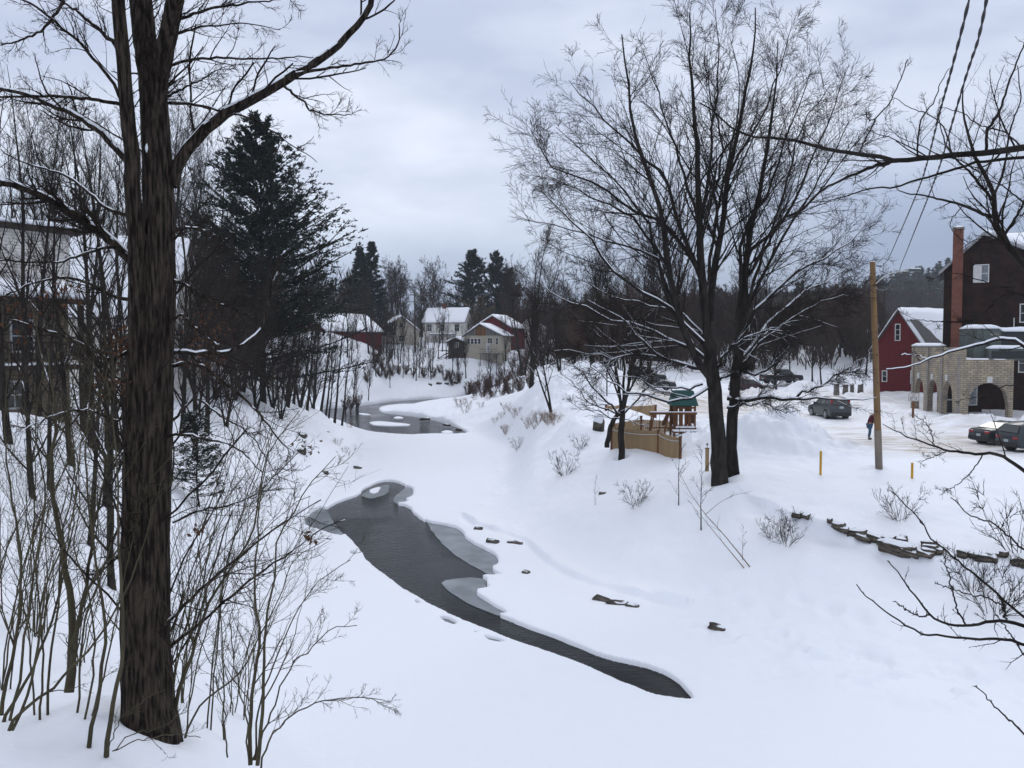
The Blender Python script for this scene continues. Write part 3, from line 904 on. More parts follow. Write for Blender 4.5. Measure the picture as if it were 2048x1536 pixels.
# ------------------------------------------------------------------ right: dark shingled house with arcade
BH = empty('shingled_house', (39.4, 78.6, 3.3), 'tall dark brown shingled house with red brick chimney at the right edge', 'house', None, R_(-27))
MB().prism([(0, -1), (16, -1), (16, 11.6), (7.6, 13.6), (3.1, 16.0), (0, 13.1)], 0, 12).build('wall', M_SHINGLE, BH)
rf = MB()
rf.prism([(-.45, 12.55), (3.1, 16.0), (3.1, 16.25), (-.45, 12.85)], -.5, 12.5)
rf.prism([(3.102, 16.0), (9.2, 13.15), (9.2, 13.4), (3.102, 16.25)], -.5, 12.5)
M_TRIM = mat('grey_trim', (.36, .37, .38), .6, col2=(.22, .22, .23), scale=4)
rr_ = rf.build('roof', M_TRIM, BH)
xs = list(np.linspace(3.0, 9.2, 9))
zb = [16.26 - (v - 3.0) * (2.85 / 6.1) for v in xs]
snow_slab((xs, [v + .5 for v in zb], zb), -.42, 12, rr_, seed=21, amp=.12)
snow_slab((list(np.linspace(-.4, 2.9, 6)), [12.88 + .97 * (v + .4) + .12 for v in np.linspace(-.4, 2.9, 6)], [12.87 + .97 * (v + .4) for v in np.linspace(-.4, 2.9, 6)]), 3, 12, rr_, name='snow', seed=22)
# the main roof behind, ridge running right, its snowy slope facing the river
mr_ = MB().prism([(1.0, 11.9), (9.0, 16.7), (9.0, 16.9), (1.0, 12.1)], 3.4, 17, axis='x').build('main_roof', M_SHGREY, BH)
ms_ = snow_slab((list(np.linspace(0, 8.0, 12)), [.42] * 12, [0] * 12), 0, 13.4, mr_, seed=23, amp=.1)
for v in ms_.data.vertices:
    v.co = (3.5 + v.co.y, 1.0 + v.co.x, 12.11 + v.co.x * .6 + v.co.z)
ms_.data.flip_normals()
ch = MB().box(.65, 1.5, -.85, -.02, 4.5, 16.6).build('chimney', M_BRICK, BH)
MB().box(.58, 1.57, -.92, .0, 16.6, 16.75).build('chimney_cap', M_CONC, ch)
MB().add([(.65, -.85, 16.752), (1.5, -.85, 16.752), (1.5, -.1, 16.752), (.65, -.1, 16.752), (.8, -.7, 16.88), (1.35, -.7, 16.88), (1.35, -.25, 16.88), (.8, -.25, 16.88)],
         [(0, 1, 5, 4), (1, 2, 6, 5), (2, 3, 7, 6), (3, 0, 4, 7), (4, 5, 6, 7)]).build('snow', M_SNOW, ch, smooth=True)
wn_ = window(BH, Matrix.Translation((3.0, 0, 12.6)), 1.0, 1.45, 2, 2, M_PANEW)
MB().box(-.02, .62, -.16, -.1, -.75, .75, Matrix.Translation((2.35, 0, 12.55))).build('shutter', M_WHITE, wn_)
for xx, zz_ in [(6.6, 9.0), (9.6, 9.0), (6.6, 4.6), (9.6, 4.6), (12.6, 9.0)]:
    window(BH, Matrix.Translation((xx, 0, zz_)), 1.0, 1.5, 2, 2, M_GLASS)
MB().tube((5.6, -.1, 3), (5.6, -.1, 8.6), .05, .05, 8).build('downpipe', M_WHITE, BH)
# arcade wing: two walls with arched openings cut through thick masonry
AR = empty('arcade_wing', (36.6, 70.0, 3.3), 'pale stone-block arcade wing with four arches below the dark shingled house', 'arcade')
def arch_wall(mb, L, H, T, openings, M):
    """wall x 0..L, z -1..H, thickness T in +y, with arched openings (centre, half width, spring height, apex height)"""
    ops = sorted(openings)
    x = 0
    for (c, hw, zs, za) in ops:
        mb.box(x, c - hw, 0, T, -1, H, M)
        n = 14
        P = [(c - hw + 2 * hw * i / n, zs + (za - zs) * math.sqrt(max(0, 1 - (2 * i / n - 1) ** 2)) ** .85) for i in range(n + 1)]
        for (a, b) in zip(P[:-1], P[1:]):
            V = [(a[0], 0, a[1]), (b[0], 0, b[1]), (b[0], 0, H), (a[0], 0, H), (a[0], T, a[1]), (b[0], T, b[1]), (b[0], T, H), (a[0], T, H)]
            mb.add(V, [(0, 1, 2, 3), (7, 6, 5, 4), (0, 4, 5, 1), (3, 2, 6, 7)], M)
        x = c + hw
    mb.box(x, L, 0, T, -1, H, M)
ROTL = Matrix.Translation((0, 8.4, 0)) @ Matrix.Rotation(-math.pi / 2, 4, 'Z')
mb = MB()
arch_wall(mb, 8.4, 6.0, .45, [(1.35, .86, 1.6, 3.2), (3.85, .86, 1.6, 3.15), (6.35, .86, 1.5, 3.05)], ROTL)
mb.build('side_wall', M_PALE, AR)
mb = MB()
arch_wall(mb, 4.35, 5.0, .5, [(2.35, 1.65, 1.3, 3.1)], Matrix.Translation((.0, -.004, 0)) @ Matrix.Scale(1, 4))
mb.build('front_wall', M_PALE, AR)
M_PIL = mat('grey_pilaster', (.20, .19, .19), .9, col2=(.30, .26, .21), scale=2, bump=.3)
for yy in (8.34, 5.6, 3.1, .25):
    MB().box(-.1, -.004, yy - .28, yy + .06, -1, 5.96 if yy > 3 else 5.4).build('pilaster', M_PIL, AR)
for (c,) in ((1.35,), (3.85,), (6.35,)):
    MB().box(-.13, -.003, 8.4 - c - .14, 8.4 - c + .14, 3.22, 3.72).build('keystone', M_WHITE, AR)
MB().box(2.14, 2.56, -.14, -.008, 3.12, 3.62).build('keystone', M_WHITE, AR)
cp_ = MB().box(-.08, .5, 3.4, 8.5, 6.002, 6.12).build('coping', M_CONC, AR)
snow_slab((list(np.linspace(-.1, .5, 4)), [6.34, 6.4, 6.38, 6.34], [6.122] * 4), 3.4, 8.5, cp_, name='snow', seed=31, amp=.04)
MB().box(.5, 4.34, .5, 8.4, 4.7, 4.9).build('flat_roof', M_SHGREY, AR)
snow_slab((list(np.linspace(.5, 4.3, 9)), [5.15] * 9, [4.902] * 9), .52, 8.3, AR, name='snow', seed=32, amp=.08)
snow_slab((list(np.linspace(.3, 4.3, 9)), [5.12] * 9, [5.002] * 9), 0, .48, AR, name='snow', seed=33, amp=.02, nseg=4)
# entrance front under the arcade: windows and door of the house behind
EN = MB().box(2.9, 4.2, 5.6, 5.7, -1, 4.6).build('inner_wall', M_SHINGLE, AR)
for xx in (.9, 2.6, 3.5):
    f_ = MB().box(xx - .38, xx + .38, 4.5, 4.58, .95, 2.75).build('window', M_WHITE, AR)
    MB().box(xx - .28, xx + .28, 4.47, 4.498, 1.05, 2.65).build('pane', M_PANEW, f_)
MB().box(.46, 4.34, 4.6, 4.68, -1, 4.6).build('inner_wall', M_SHINGLE, AR)
# rooftop machine box with screens
AC = empty('rooftop_cooling_unit', (38.0, 70.6, 8.25), 'grey-green rooftop cooling unit capped with snow above the arcade arches', 'cooling unit')
MB().box(0, 2.2, 0, 2.4, -.05, 2.6).build('body', M_METALG, AC, bevel=.03)
MB().box(2.2, 5.2, .1, 2.2, .9, 2.35).build('dark_screen', M_DARKM, AC)
MB().box(2.2, 5.2, .1, 2.2, -.05, .9).build('frame', M_METALG, AC)
MB().box(1.0, 1.25, -.03, 0, .9, 1.5).build('panel', M_DARKM, AC)
MB().box(1.3, 2.0, -.02, 0, 2.0, 2.2).build('vent', M_CONC, AC)
snow_slab((list(np.linspace(-.05, 5.25, 14)), [2.9, 2.95, 2.95, 2.95, 2.93, 2.85, 2.72, 2.72, 2.72, 2.72, 2.74, 2.7, 2.7, 2.6], [2.605] * 6 + [2.36] * 8), -.03, 2.3, AC, name='snow', seed=35, amp=.05)
A2 = empty('rooftop_duct_box', (38.9, 69.9, 8.25), 'low rooftop duct box with snow in front of the cooling unit', 'duct box')
MB().box(0, 3.4, .1, .6, 0, .95).build('body', M_METALG, A2, bevel=.02)
MB().box(.2, 3.2, .07, .098, .15, .75).build('grille', M_DARKM, A2)
snow_slab((list(np.linspace(-.03, 3.43, 8)), [1.25] * 8, [.953] * 8), .08, .62, A2, name='snow', seed=36, amp=.03, nseg=4)
# red barn beyond the arcade
g0 = gz(41.6, 95.5)
RB, RBr = gable_house('red_gabled_barn', (41.2, 97.6, g0 - .2), R_(-60), 6.2, 14, 5.3, 4.0, 'deep red gabled barn with snowy roof beside the stone arcade', 'barn', M_REDWALL,
                      [('f', 2.95, 6.9, .5, 1.7, 1, 3), ('f', 1.4, 2.0, .5, 1.1, 1, 2), ('f', 5.0, 2.0, .55, 1.3, 1, 2)], seed=41, th=.3)
bare = MB().prism([(0, 0), (1, 0), (1, .02), (0, .02)], 0, 1)
# bare strip of roof where the snow has slid off
v0 = 3.1
P = []
for (a, b) in [(.33, .2), (.98, .15), (.98, 3.4), (.8, 2.6), (.62, 2.4), (.5, 1.9), (.36, 1.7)]:
    xx = v0 + (6.5 - v0) * a
    P.append((xx, b, 5.3 + 4.0 * (1 - (xx - v0) / 3.1) + .13 + .36))
MB().add(P + [(p[0], p[1], p[2] - .2) for p in P], [tuple(range(7))] + [(i, (i + 1) % 7, 7 + (i + 1) % 7, 7 + i) for i in range(7)]).build('bare_roofing', M_SHGREY, RBr)
gable_house('distant_white_house', (54, 132, 5.2), R_(10), 6, 8, 4.2, 3, 'distant white house with snowy roof half hidden behind the wooden pole', 'house', M_WHITES, [('f', 3, 2, .9, 1.2)], seed=42)
gable_house('distant_grey_shed', (42.5, 140, 4.8), R_(-8), 7, 8, 3.2, 1.6, 'distant olive-grey shed with a flat snowy roof beyond the parking lot', 'shed', M_TANS, [('f', 2, 1.6, .9, 1)], seed=43)
gable_house('distant_low_house', (33, 160, 5.0), R_(12), 8, 8, 3.0, 1.8, 'distant pale house glimpsed through the trunks above the parked vehicles', 'house', M_WHITES, [('f', 2, 1.6, .9, 1)], seed=44)
# ------------------------------------------------------------------ bare trees: generator
def nrm(a):
    return a / (np.linalg.norm(a, axis=-1, keepdims=True) + 1e-12)
def tubes(P, Rd, n=4):
    """P (N,k,3), Rd (N,k) -> vertices and quads of N tapered tubes"""
    Nn, k, _ = P.shape
    T = np.gradient(P, axis=1)
    T = nrm(T)
    m = nrm(P[:, -1] - P[:, 0])
    ref = np.where((np.abs(m[:, 2]) > .8)[:, None], np.array([[1., .1, 0]]), np.array([[0, .1, 1.]]))
    U = nrm(np.cross(T, ref[:, None, :]))
    W = np.cross(T, U)
    a = np.arange(n) * 2 * math.pi / n
    ring = P[:, :, None, :] + Rd[:, :, None, None] * (np.cos(a)[None, None, :, None] * U[:, :, None, :] + np.sin(a)[None, None, :, None] * W[:, :, None, :])
    V = ring.reshape(-1, 3)
    b = (np.arange(Nn)[:, None, None] * k + np.arange(k - 1)[None, :, None]) * n
    i = np.arange(n)[None, None, :]
    j = (i + 1) % n
    Q = np.stack([b + i, b + j, b + n + j, b + n + i], -1).reshape(-1, 4)
    return V, Q
class Acc:
    def __init__(s):
        s.V, s.Q, s.T, s.n = [], [], [], 0
    def add(s, V, Q=None, T=None):
        s.V.append(V)
        if Q is not None:
            s.Q.append(Q + s.n)
        if T is not None:
            s.T.append(T + s.n)
        s.n += len(V)
        return s
    def tubes(s, P, Rd, n=4):
        if len(P):
            s.add(*tubes(P, Rd, n))
        return s
    def mesh(s, name, org=(0, 0, 0), smooth=True):
        return mesh_np(name, np.vstack(s.V) - np.asarray(org)[None, :], np.vstack(s.Q) if s.Q else None, np.vstack(s.T) if s.T else None, smooth)
def sprout(rng, P, Rd, per, t0=.2, t1=1.0, ang=(.6, .95), lf=.45, rf=.55, k=5, wander=.12, up=.06, lmax=99, lmin=.05, tpow=.6, rmin=.003, per_len=None, flat=1.0, plen=None):
    """children of all the branches P at once"""
    Nn, K, _ = P.shape
    seg = np.linalg.norm(np.diff(P, axis=1), axis=2)
    L = seg.sum(1)
    cnt = np.maximum(1, rng.poisson(per, Nn)) if per_len is None else np.clip(rng.poisson(np.maximum(L * per_len, .3)), 1, 60)
    idx = np.repeat(np.arange(Nn), cnt)
    M = len(idx)
    t = t0 + (t1 - t0) * rng.random(M)
    f = t * (K - 1)
    i = np.minimum(f.astype(int), K - 2)
    fr = (f - i)[:, None]
    pos = P[idx, i] * (1 - fr) + P[idx, i + 1] * fr
    T = nrm(P[idx, i + 1] - P[idx, i])
    rp = Rd[idx, i] * (1 - fr[:, 0]) + Rd[idx, i + 1] * fr[:, 0]
    rnd = rng.normal(size=(M, 3))
    rnd[:, 1] *= flat
    S = nrm(rnd - (rnd * T).sum(1, keepdims=True) * T)
    a = rng.uniform(ang[0], ang[1], M)[:, None]
    d = nrm(np.cos(a) * T + np.sin(a) * S)
    ln = np.clip(lf * L[idx] * (1 - tpow * t) * rng.uniform(.55, 1.35, M), lmin, lmax)
    r0 = np.maximum(rp * rf * rng.uniform(.7, 1.1, M), rmin)
    C = np.zeros((M, k, 3))
    C[:, 0] = pos
    st = (ln / (k - 1))[:, None]
    for q in range(1, k):
        d = nrm(d + wander * rng.normal(size=(M, 3)) + np.array([0, 0, up]))
        C[:, q] = C[:, q - 1] + d * st
    tp = np.linspace(1, .3, k)[None, :]
    return C, r0[:, None] * tp
def spline(pts, k):
    """Catmull-Rom through pts resampled evenly to k points"""
    p = np.asarray(pts, float)
    p = np.vstack([2 * p[0] - p[1], p, 2 * p[-1] - p[-2]])
    out = []
    for i in range(1, len(p) - 2):
        t = np.linspace(0, 1, 12, endpoint=False)[:, None]
        a, b, c, d = p[i - 1], p[i], p[i + 1], p[i + 2]
        out.append(.5 * ((2 * b) + (-a + c) * t + (2 * a - 5 * b + 4 * c - d) * t * t + (-a + 3 * b - 3 * c + d) * t ** 3))
    out = np.vstack(out + [p[-2:-1]])
    s = np.concatenate([[0], np.cumsum(np.linalg.norm(np.diff(out, axis=0), axis=1))])
    u = np.linspace(0, s[-1], k)
    return np.column_stack([np.interp(u, s, out[:, j]) for j in range(3)])
def limb(pts, r0, r1, k=14, Y=None, rng=None, jit=0.0, pw=1.0):
    """pts: (px, py[, Y]) seen from the camera -> curve in the place"""
    w_ = [at(p[0], p[1], p[2] if len(p) > 2 else Y) for p in pts]
    P = spline(w_, k)
    if rng is not None and jit:
        nz = rng.normal(size=(k, 3)) * jit
        nz[0] = 0
        P = P + nz
    return P, r0 + (r1 - r0) * np.linspace(0, 1, k) ** pw
def snow_on(P, Rd, rng, thr=.55, gap=.35, up=.62, w=.62, rmin=.006, mask_scale=1.0):
    """snow lying along the upper side of the flatter branches"""
    T = nrm(np.gradient(P, axis=1))
    hz = np.sqrt(np.clip(1 - T[:, :, 2] ** 2, 0, 1))
    n = rng.random(P.shape[:2])
    n = (n + np.roll(n, 1, 1)) / 2
    on = (hz > thr) & (n > gap) & (Rd > rmin)
    rs = np.where(on, Rd * w + .003, 0)
    Q = P.copy()
    Q[:, :, 2] += Rd * up
    keep = on.any(1)
    return Q[keep], rs[keep]
def stackP(lst):
    return np.stack([a for a, _ in lst]), np.stack([b for _, b in lst])
M_BARK_BIG = mat('furrowed_bark', (.014, .011, .009), .95, col2=(.075, .058, .045), scale=30, stretch=(1, 1, .13), bump=1.0, bscale=34, bdist=.09, spec=.1, ramp=(.40, .62))
M_BARK = mat('maple_bark', (.013, .011, .010), .95, col2=(.038, .033, .029), scale=5, stretch=(1, 1, .3), bump=.6, bscale=8, spec=.1)
M_TWIG = mat('twigs', (.018, .014, .012), .9, col2=(.030, .023, .019), scale=.6, spec=.1)
M_TWIGG = mat('grey_olive_stems', (.050, .042, .027), .9, col2=(.085, .075, .045), scale=3, spec=.15)
M_TWIGF = mat('far_twigs', (.034, .027, .024), .95, col2=(.055, .042, .036), scale=.12, spec=.05, snow=.1)
M_TWIGR = mat('reddish_twigs', (.060, .034, .027), .95, col2=(.085, .048, .038), scale=.5, spec=.05)
M_TWIGT = mat('tan_dry_stems', (.16, .10, .06), .95, col2=(.22, .15, .10), scale=1.5, spec=.05)
M_NEEDLE = mat('needles', (.013, .018, .014), .8, col2=(.026, .034, .026), scale=.9, spec=.1, snow=.26)
M_NEEDLE2 = mat('blue_green_needles', (.010, .018, .018), .8, col2=(.022, .034, .034), scale=.7, spec=.1, snow=.2)
M_LEAF = mat('dead_leaves', (.06, .025, .012), .9, col2=(.10, .045, .02), scale=3)
def join_tree(name, loc, label, cat, trunk, crown, snow=None, mt=M_BARK, mtw=M_TWIG, group=None, crown_name='crown'):
    o = empty(name, loc, label, cat, group)
    link('trunk', trunk.mesh('trunk', loc), mt, o)
    if crown is not None and crown.n:
        link(crown_name, crown.mesh(crown_name, loc), mtw, o)
    if snow is not None and snow.n:
        link('snow', snow.mesh('snow', loc), M_SNOW, o)
    return o
# ------------------------------------------------------------------ the double maple in the middle
rng = np.random.default_rng(11)
def yoff(pts, Y0, dY):
    n = len(pts) - 1
    return [(p[0], p[1], Y0 + dY * (i / n) ** 1.2) for i, p in enumerate(pts)]
Y1, Y2 = 38.0, 38.9
tr = [limb([(1441, 985, Y1), (1438, 930, Y1), (1436, 860, Y1), (1430, 790, Y1), (1422, 730, Y1), (1416, 680, Y1)], .345, .29, 16, rng=rng, jit=.02),
      limb([(1416, 690, Y1), (1412, 640, Y1), (1404, 580, Y1), (1401, 501, Y1), (1398, 420, Y1 + .5), (1395, 328, Y1 + .5), (1383, 182, Y1 + 1), (1379, 90, Y1 + 1), (1378, 25, Y1 + 1)], .25, .03, 16, rng=rng, jit=.03),
      limb([(1467, 962, Y2), (1463, 900, Y2), (1465, 830, Y2), (1470, 770, Y2), (1477, 700, Y2), (1485, 630, Y2)], .26, .22, 16, rng=rng, jit=.02),
      limb([(1485, 640, Y2), (1490, 560, Y2), (1500, 470, Y2), (1520, 380, Y2), (1535, 290, Y2), (1550, 180, Y2), (1556, 80, Y2)], .2, .02, 16, rng=rng, jit=.03),
      limb([(1424, 760, Y1), (1400, 735, Y1 - .3), (1382, 690, Y1 - .8), (1362, 640, Y1 - 1), (1337, 538, Y1 - 1.5), (1324, 437, Y1 - 1.8), (1283, 310, Y1 - 2), (1262, 219, Y1 - 2), (1243, 70, Y1 - 2)], .2, .03, 16, rng=rng, jit=.03),
      limb([(1420, 640, Y1), (1425, 560, Y1 + .4), (1440, 470, Y1 + .8), (1456, 355, Y1 + 1), (1474, 264, Y1 + 1), (1506, 109, Y1 + 1.5), (1512, 15, Y1 + 1.5)], .2, .03, 16, rng=rng, jit=.03)]
LB = [([(1404, 590), (1396, 533), (1360, 480), (1319, 447), (1255, 410), (1173, 360), (1105, 337), (1064, 264)], -2.5, .13), ([(1402, 560), (1378, 500), (1352, 430), (1328, 355), (1264, 292), (1214, 242), (1137, 160)], 3.5, .14),
      ([(1385, 690), (1340, 600), (1310, 500), (1290, 440), (1230, 360), (1160, 300), (1110, 255)], 4.5, .11), ([(1337, 538), (1300, 480), (1240, 420), (1180, 390), (1090, 350)], 1.5, .09),
      ([(1400, 470), (1380, 380), (1350, 290), (1322, 200), (1290, 110)], 3, .10), ([(1398, 440), (1410, 397), (1433, 191), (1440, 110), (1430, 20)], -3, .10), ([(1418, 560), (1430, 450), (1455, 330), (1480, 200), (1462, 73)], 4, .10),
      ([(1440, 470), (1430, 380), (1442, 300), (1420, 200), (1410, 90)], -3.5, .09), ([(1456, 355), (1490, 290), (1530, 220), (1560, 130), (1580, 50)], 2, .08),
      ([(1485, 600), (1483, 501), (1500, 440), (1533, 387), (1565, 292), (1600, 190), (1620, 137)], -3, .12), ([(1474, 640), (1497, 515), (1540, 470), (1570, 433), (1610, 350), (1638, 292), (1697, 128)], 3, .13),
      ([(1480, 660), (1510, 560), (1547, 456), (1600, 420), (1638, 387), (1690, 320), (1729, 269)], -3, .12), ([(1482, 680), (1520, 610), (1592, 547), (1640, 520), (1684, 501), (1720, 460), (1752, 419)], 1, .12),
      ([(1480, 720), (1540, 640), (1600, 590), (1660, 560), (1720, 520)], 4.5, .10), ([(1478, 735), (1530, 680), (1590, 640), (1650, 600), (1700, 590)], -4.5, .09), ([(1484, 650), (1540, 520), (1590, 440), (1650, 340), (1700, 240)], 5, .11),
      ([(1476, 740), (1500, 690), (1560, 650), (1620, 640)], 3.0, .08), ([(1490, 560), (1530, 500), (1570, 380), (1600, 260), (1660, 170)], -5, .10),
      ([(1421, 700), (1346, 624), (1290, 585), (1228, 547), (1160, 460), (1050, 360)], -4.5, .13), ([(1385, 690), (1330, 590), (1314, 515), (1219, 483), (1150, 460), (1091, 447), (1032, 437)], 1.5, .11),
      ([(1414, 720), (1337, 679), (1290, 655), (1210, 633), (1140, 600), (1109, 588), (1080, 560)], -3.0, .11), ([(1412, 737), (1354, 729), (1323, 712), (1300, 697), (1250, 640), (1180, 600)], -2.5, .12),
      ([(1323, 715), (1270, 711), (1201, 713), (1150, 700), (1110, 703)], -2.5, .06), ([(1416, 776), (1393, 793), (1334, 799), (1285, 789), (1237, 776), (1190, 740), (1178, 725)], -4.0, .09),
      ([(1405, 768), (1364, 777), (1315, 772), (1270, 755), (1230, 750)], 1.5, .07), ([(1418, 715), (1400, 660), (1350, 620), (1300, 610), (1220, 590), (1160, 560)], 3.5, .10),
      ([(1455, 796), (1490, 798), (1530, 797), (1570, 797), (1606, 798), (1690, 796), (1755, 798)], -2.5, .14), ([(1592, 797), (1606, 785), (1640, 775), (1680, 745), (1725, 718)], -2.7, .075), ([(1525, 802), (1545, 815), (1570, 823), (1600, 821)], -2.8, .06),
      ([(1455, 815), (1480, 812), (1510, 808), (1530, 800)], -1.5, .09), ([(1473, 735), (1500, 748), (1530, 740), (1560, 715), (1600, 660)], -1.0, .10), ([(1430, 740), (1455, 700), (1490, 680), (1540, 660), (1600, 640)], -2.5, .09),
      ([(1440, 760), (1468, 745), (1480, 740)], -1, .08)]
lb = []
for pts, dY, r0 in LB:
    Yb = Y2 if pts[0][0] > 1450 else Y1
    lb.append(limb(yoff(pts, Yb, dY), r0, .016, 14, rng=rng, jit=.05))
TP, TRd = stackP(tr)
LP, LR = stackP(lb)
tk, cw, sn = Acc(), Acc(), Acc()
TP0 = TP.copy()
TRd[[1, 3, 4, 5]] *= .86
LR *= .8
# the flared, lumpy foot of both stems
for i_ in (0, 2):
    TRd[i_] *= 1 + .25 * np.exp(-np.arange(16) / 1.6)
tk.tubes(TP, TRd, 14)
tk.tubes(LP, LR, 8)
c1, r1 = sprout(rng, TP[[1, 3, 4, 5]], TRd[[1, 3, 4, 5]], 26, .12, .97, (.45, .85), .34, .33, 9, .06, .04, lmax=5.0)
c2, r2 = sprout(rng, LP, LR, 19, .12, 1, (.4, .85), .42, .42, 8, .06, .02, lmax=4.0)
r1, r2 = np.minimum(r1, .045), np.minimum(r2, .04)
A1, B1 = np.concatenate([c1[:, :8], c2]), np.concatenate([r1[:, :8], r2])
# keep twigs off the bare horizontal branch that reaches right
keep = ~((A1[:, 0, 2] < 8.2) & (rng.random(len(A1)) < .72))
A1, B1 = A1[keep], B1[keep]
A2, B2 = sprout(rng, A1, B1, 9, .1, 1, (.4, .85), .5, .5, 6, .06, .01, lmax=2.1, lmin=.5, rmin=.008)
A3, B3 = sprout(rng, A2, B2, 4.6, .08, .95, (.45, .95), .42, .6, 4, .07, .0, lmax=.75, lmin=.28, rmin=.006)
cw.tubes(A1, B1, 5).tubes(A2, np.maximum(B2, .007), 3).tubes(A3, np.maximum(B3, .0055), 3)
lowm = LP[:, :, 2].mean(1) < 14
sn.tubes(*snow_on(LP[lowm], LR[lowm], rng, .5, .12, .62, .82), 6)
sn.tubes(*snow_on(LP[~lowm], LR[~lowm], rng, .8, .62, .6, .5), 5)
lw = A1[:, :, 2].mean(1) < 10.5
sn.tubes(*snow_on(A1[lw], B1[lw], rng, .6, .3, .7, .8), 4)
base = (9.25, 38.3, gz(9.25, 38.3))
join_tree('bare_maple', base, 'wide bare double-trunked maple right of the wooden playground fence', 'tree', tk, cw, sn)
# ------------------------------------------------------------------ the big tree on the near left bank
rng = np.random.default_rng(5)
Y0 = 9.6
def lt(pts, Ys=Y0, dY=0.0):
    return yoff(pts, Ys, dY)
tr = [limb([(300, 1500, Y0), (299, 1440, Y0), (299, 1300, Y0), (300, 1100, Y0), (306, 900, Y0), (313, 700, Y0), (317, 560, Y0), (317, 400, Y0), (311, 250, Y0), (307, 180, Y0)], .245, .145, 30, rng=rng, jit=.004),
      limb([(306, 220, Y0), (297, 130, Y0 + .05), (287, 60, Y0 + .1), (281, 0, Y0 + .15), (272, -120, Y0 + .3)], .128, .11, 30, rng=rng, jit=.003),
      limb([(309, 230, Y0 - .05), (322, 140, Y0 - .1), (338, 60, Y0 - .15), (350, 0, Y0 - .2), (368, -120, Y0 - .3)], .10, .085, 30, rng=rng, jit=.003),
      limb([(270, 900, Y0 - .1), (274, 700, Y0 - .12), (274, 560, Y0 - .15), (270, 450, Y0 - .2), (262, 300, Y0 - .25), (250, 170, Y0 - .3), (240, 40, Y0 - .3), (232, -90, Y0 - .3)], .105, .06, 30, rng=rng, jit=.004),
      limb([(268, 1500, Y0 - .12), (266, 1380, Y0 - .12), (264, 1200, Y0 - .1), (264, 1000, Y0 - .1), (268, 860, Y0 - .1), (274, 720, Y0 - .1), (276, 640, Y0 - .1)], .135, .09, 30, rng=rng, jit=.004)]
TP, TRd = stackP(tr)
TRd[0, :4] *= [1.45, 1.3, 1.12, 1.03]
LB = [([(342, 372), (352, 340), (380, 295), (420, 252), (480, 212), (545, 177), (600, 145), (650, 112), (690, 75), (722, 40), (742, 5), (752, -40)], .4, .075, .03),
      ([(592, 148), (640, 139), (692, 132), (740, 124), (768, 118), (790, 100), (800, 80), (797, 48)], .3, .020, .006), ([(568, 172), (590, 190), (612, 208), (616, 220), (624, 223), (665, 230), (704, 228)], -.2, .016, .005),
      ([(262, 520), (215, 475), (160, 436), (110, 405), (60, 382), (0, 364), (-60, 350)], -.5, .055, .03), ([(258, 325), (215, 278), (180, 248), (140, 225), (100, 208), (40, 186), (-40, 170)], .4, .042, .018),
      ([(252, 213), (220, 205), (170, 197), (100, 192), (40, 192), (-20, 195)], -.6, .022, .01), ([(236, 92), (210, 70), (180, 44), (150, 20), (120, 2), (80, -15)], .3, .022, .01),
      ([(246, 205), (225, 165), (190, 122), (160, 85), (128, 60), (90, 25), (52, 4), (20, -15)], -.3, .020, .01), ([(128, 0), (110, 30), (90, 55), (50, 78), (0, 90)], 0, .018, .008),
      ([(335, 133), (380, 120), (440, 116), (500, 117), (560, 116), (610, 113), (650, 118)], .5, .018, .005), ([(336, 192), (370, 175), (400, 160), (425, 145), (444, 136)], -.4, .014, .005),
      ([(336, 206), (380, 208), (420, 216), (460, 226), (500, 236), (530, 252), (560, 272), (590, 295), (620, 312), (634, 326)], .3, .018, .004), ([(350, 42), (375, 33), (400, 24), (450, 12), (520, 4), (580, -5)], -.4, .018, .006),
      ([(352, 66), (400, 55), (450, 50), (500, 48), (560, 60)], .6, .014, .004), ([(312, 719), (330, 708), (345, 703), (391, 706), (425, 706), (456, 703), (489, 687), (518, 664), (533, 620), (545, 570), (560, 535)], .8, .030, .008),
      ([(320, 735), (360, 728), (404, 732), (440, 758), (482, 791), (518, 827), (560, 880), (590, 905)], -.5, .024, .006), ([(345, 560), (380, 575), (420, 600), (470, 620), (520, 640)], .5, .02, .005),
      ([(340, 470), (370, 455), (410, 462), (452, 478)], -.4, .018, .005), ([(345, 640), (365, 632), (400, 665), (440, 690)], -.6, .018, .005), ([(290, 540), (240, 500), (190, 500), (130, 520), (60, 525), (0, 520)], -.6, .02, .007),
      ([(262, 700), (220, 720), (190, 700), (120, 670), (60, 650), (20, 640)], -.8, .022, .007), ([(268, 600), (220, 590), (160, 560), (90, 560), (10, 590)], .6, .022, .007), ([(300, 900), (350, 870), (420, 880), (480, 900), (540, 960)], -.5, .018, .005),
      ([(280, 820), (230, 840), (180, 820), (110, 830), (50, 860)], -.6, .018, .005), ([(262, 430), (220, 420), (170, 380), (120, 345), (60, 330), (0, 300)], .7, .022, .006), ([(345, 840), (390, 800), (440, 830), (500, 870), (560, 960)], .5, .014, .004),
      ([(300, 1330), (345, 1290), (420, 1230), (500, 1160), (575, 1110), (640, 1060), (690, 1040)], .6, .022, .005), ([(262, 1290), (300, 1262), (330, 1250), (400, 1180), (470, 1120), (560, 1050), (640, 1000)], -.6, .024, .006), ([(240, 1110), (215, 1130), (190, 1150)], -.2, .02, .012),
      ([(345, 1045), (400, 1020), (460, 1010), (520, 980), (600, 900)], .3, .014, .004)]
lb = [limb(lt(p, Y0, d), a, b_, 24, rng=rng, jit=.006) for p, d, a, b_ in LB]
LP, LR = stackP(lb)
tk, cw, sn = Acc(), Acc(), Acc()
TP = np.stack([spline(p, 90) for p in TP])
TRd = np.stack([np.interp(np.linspace(0, 1, 90), np.linspace(0, 1, 30), q) for q in TRd])
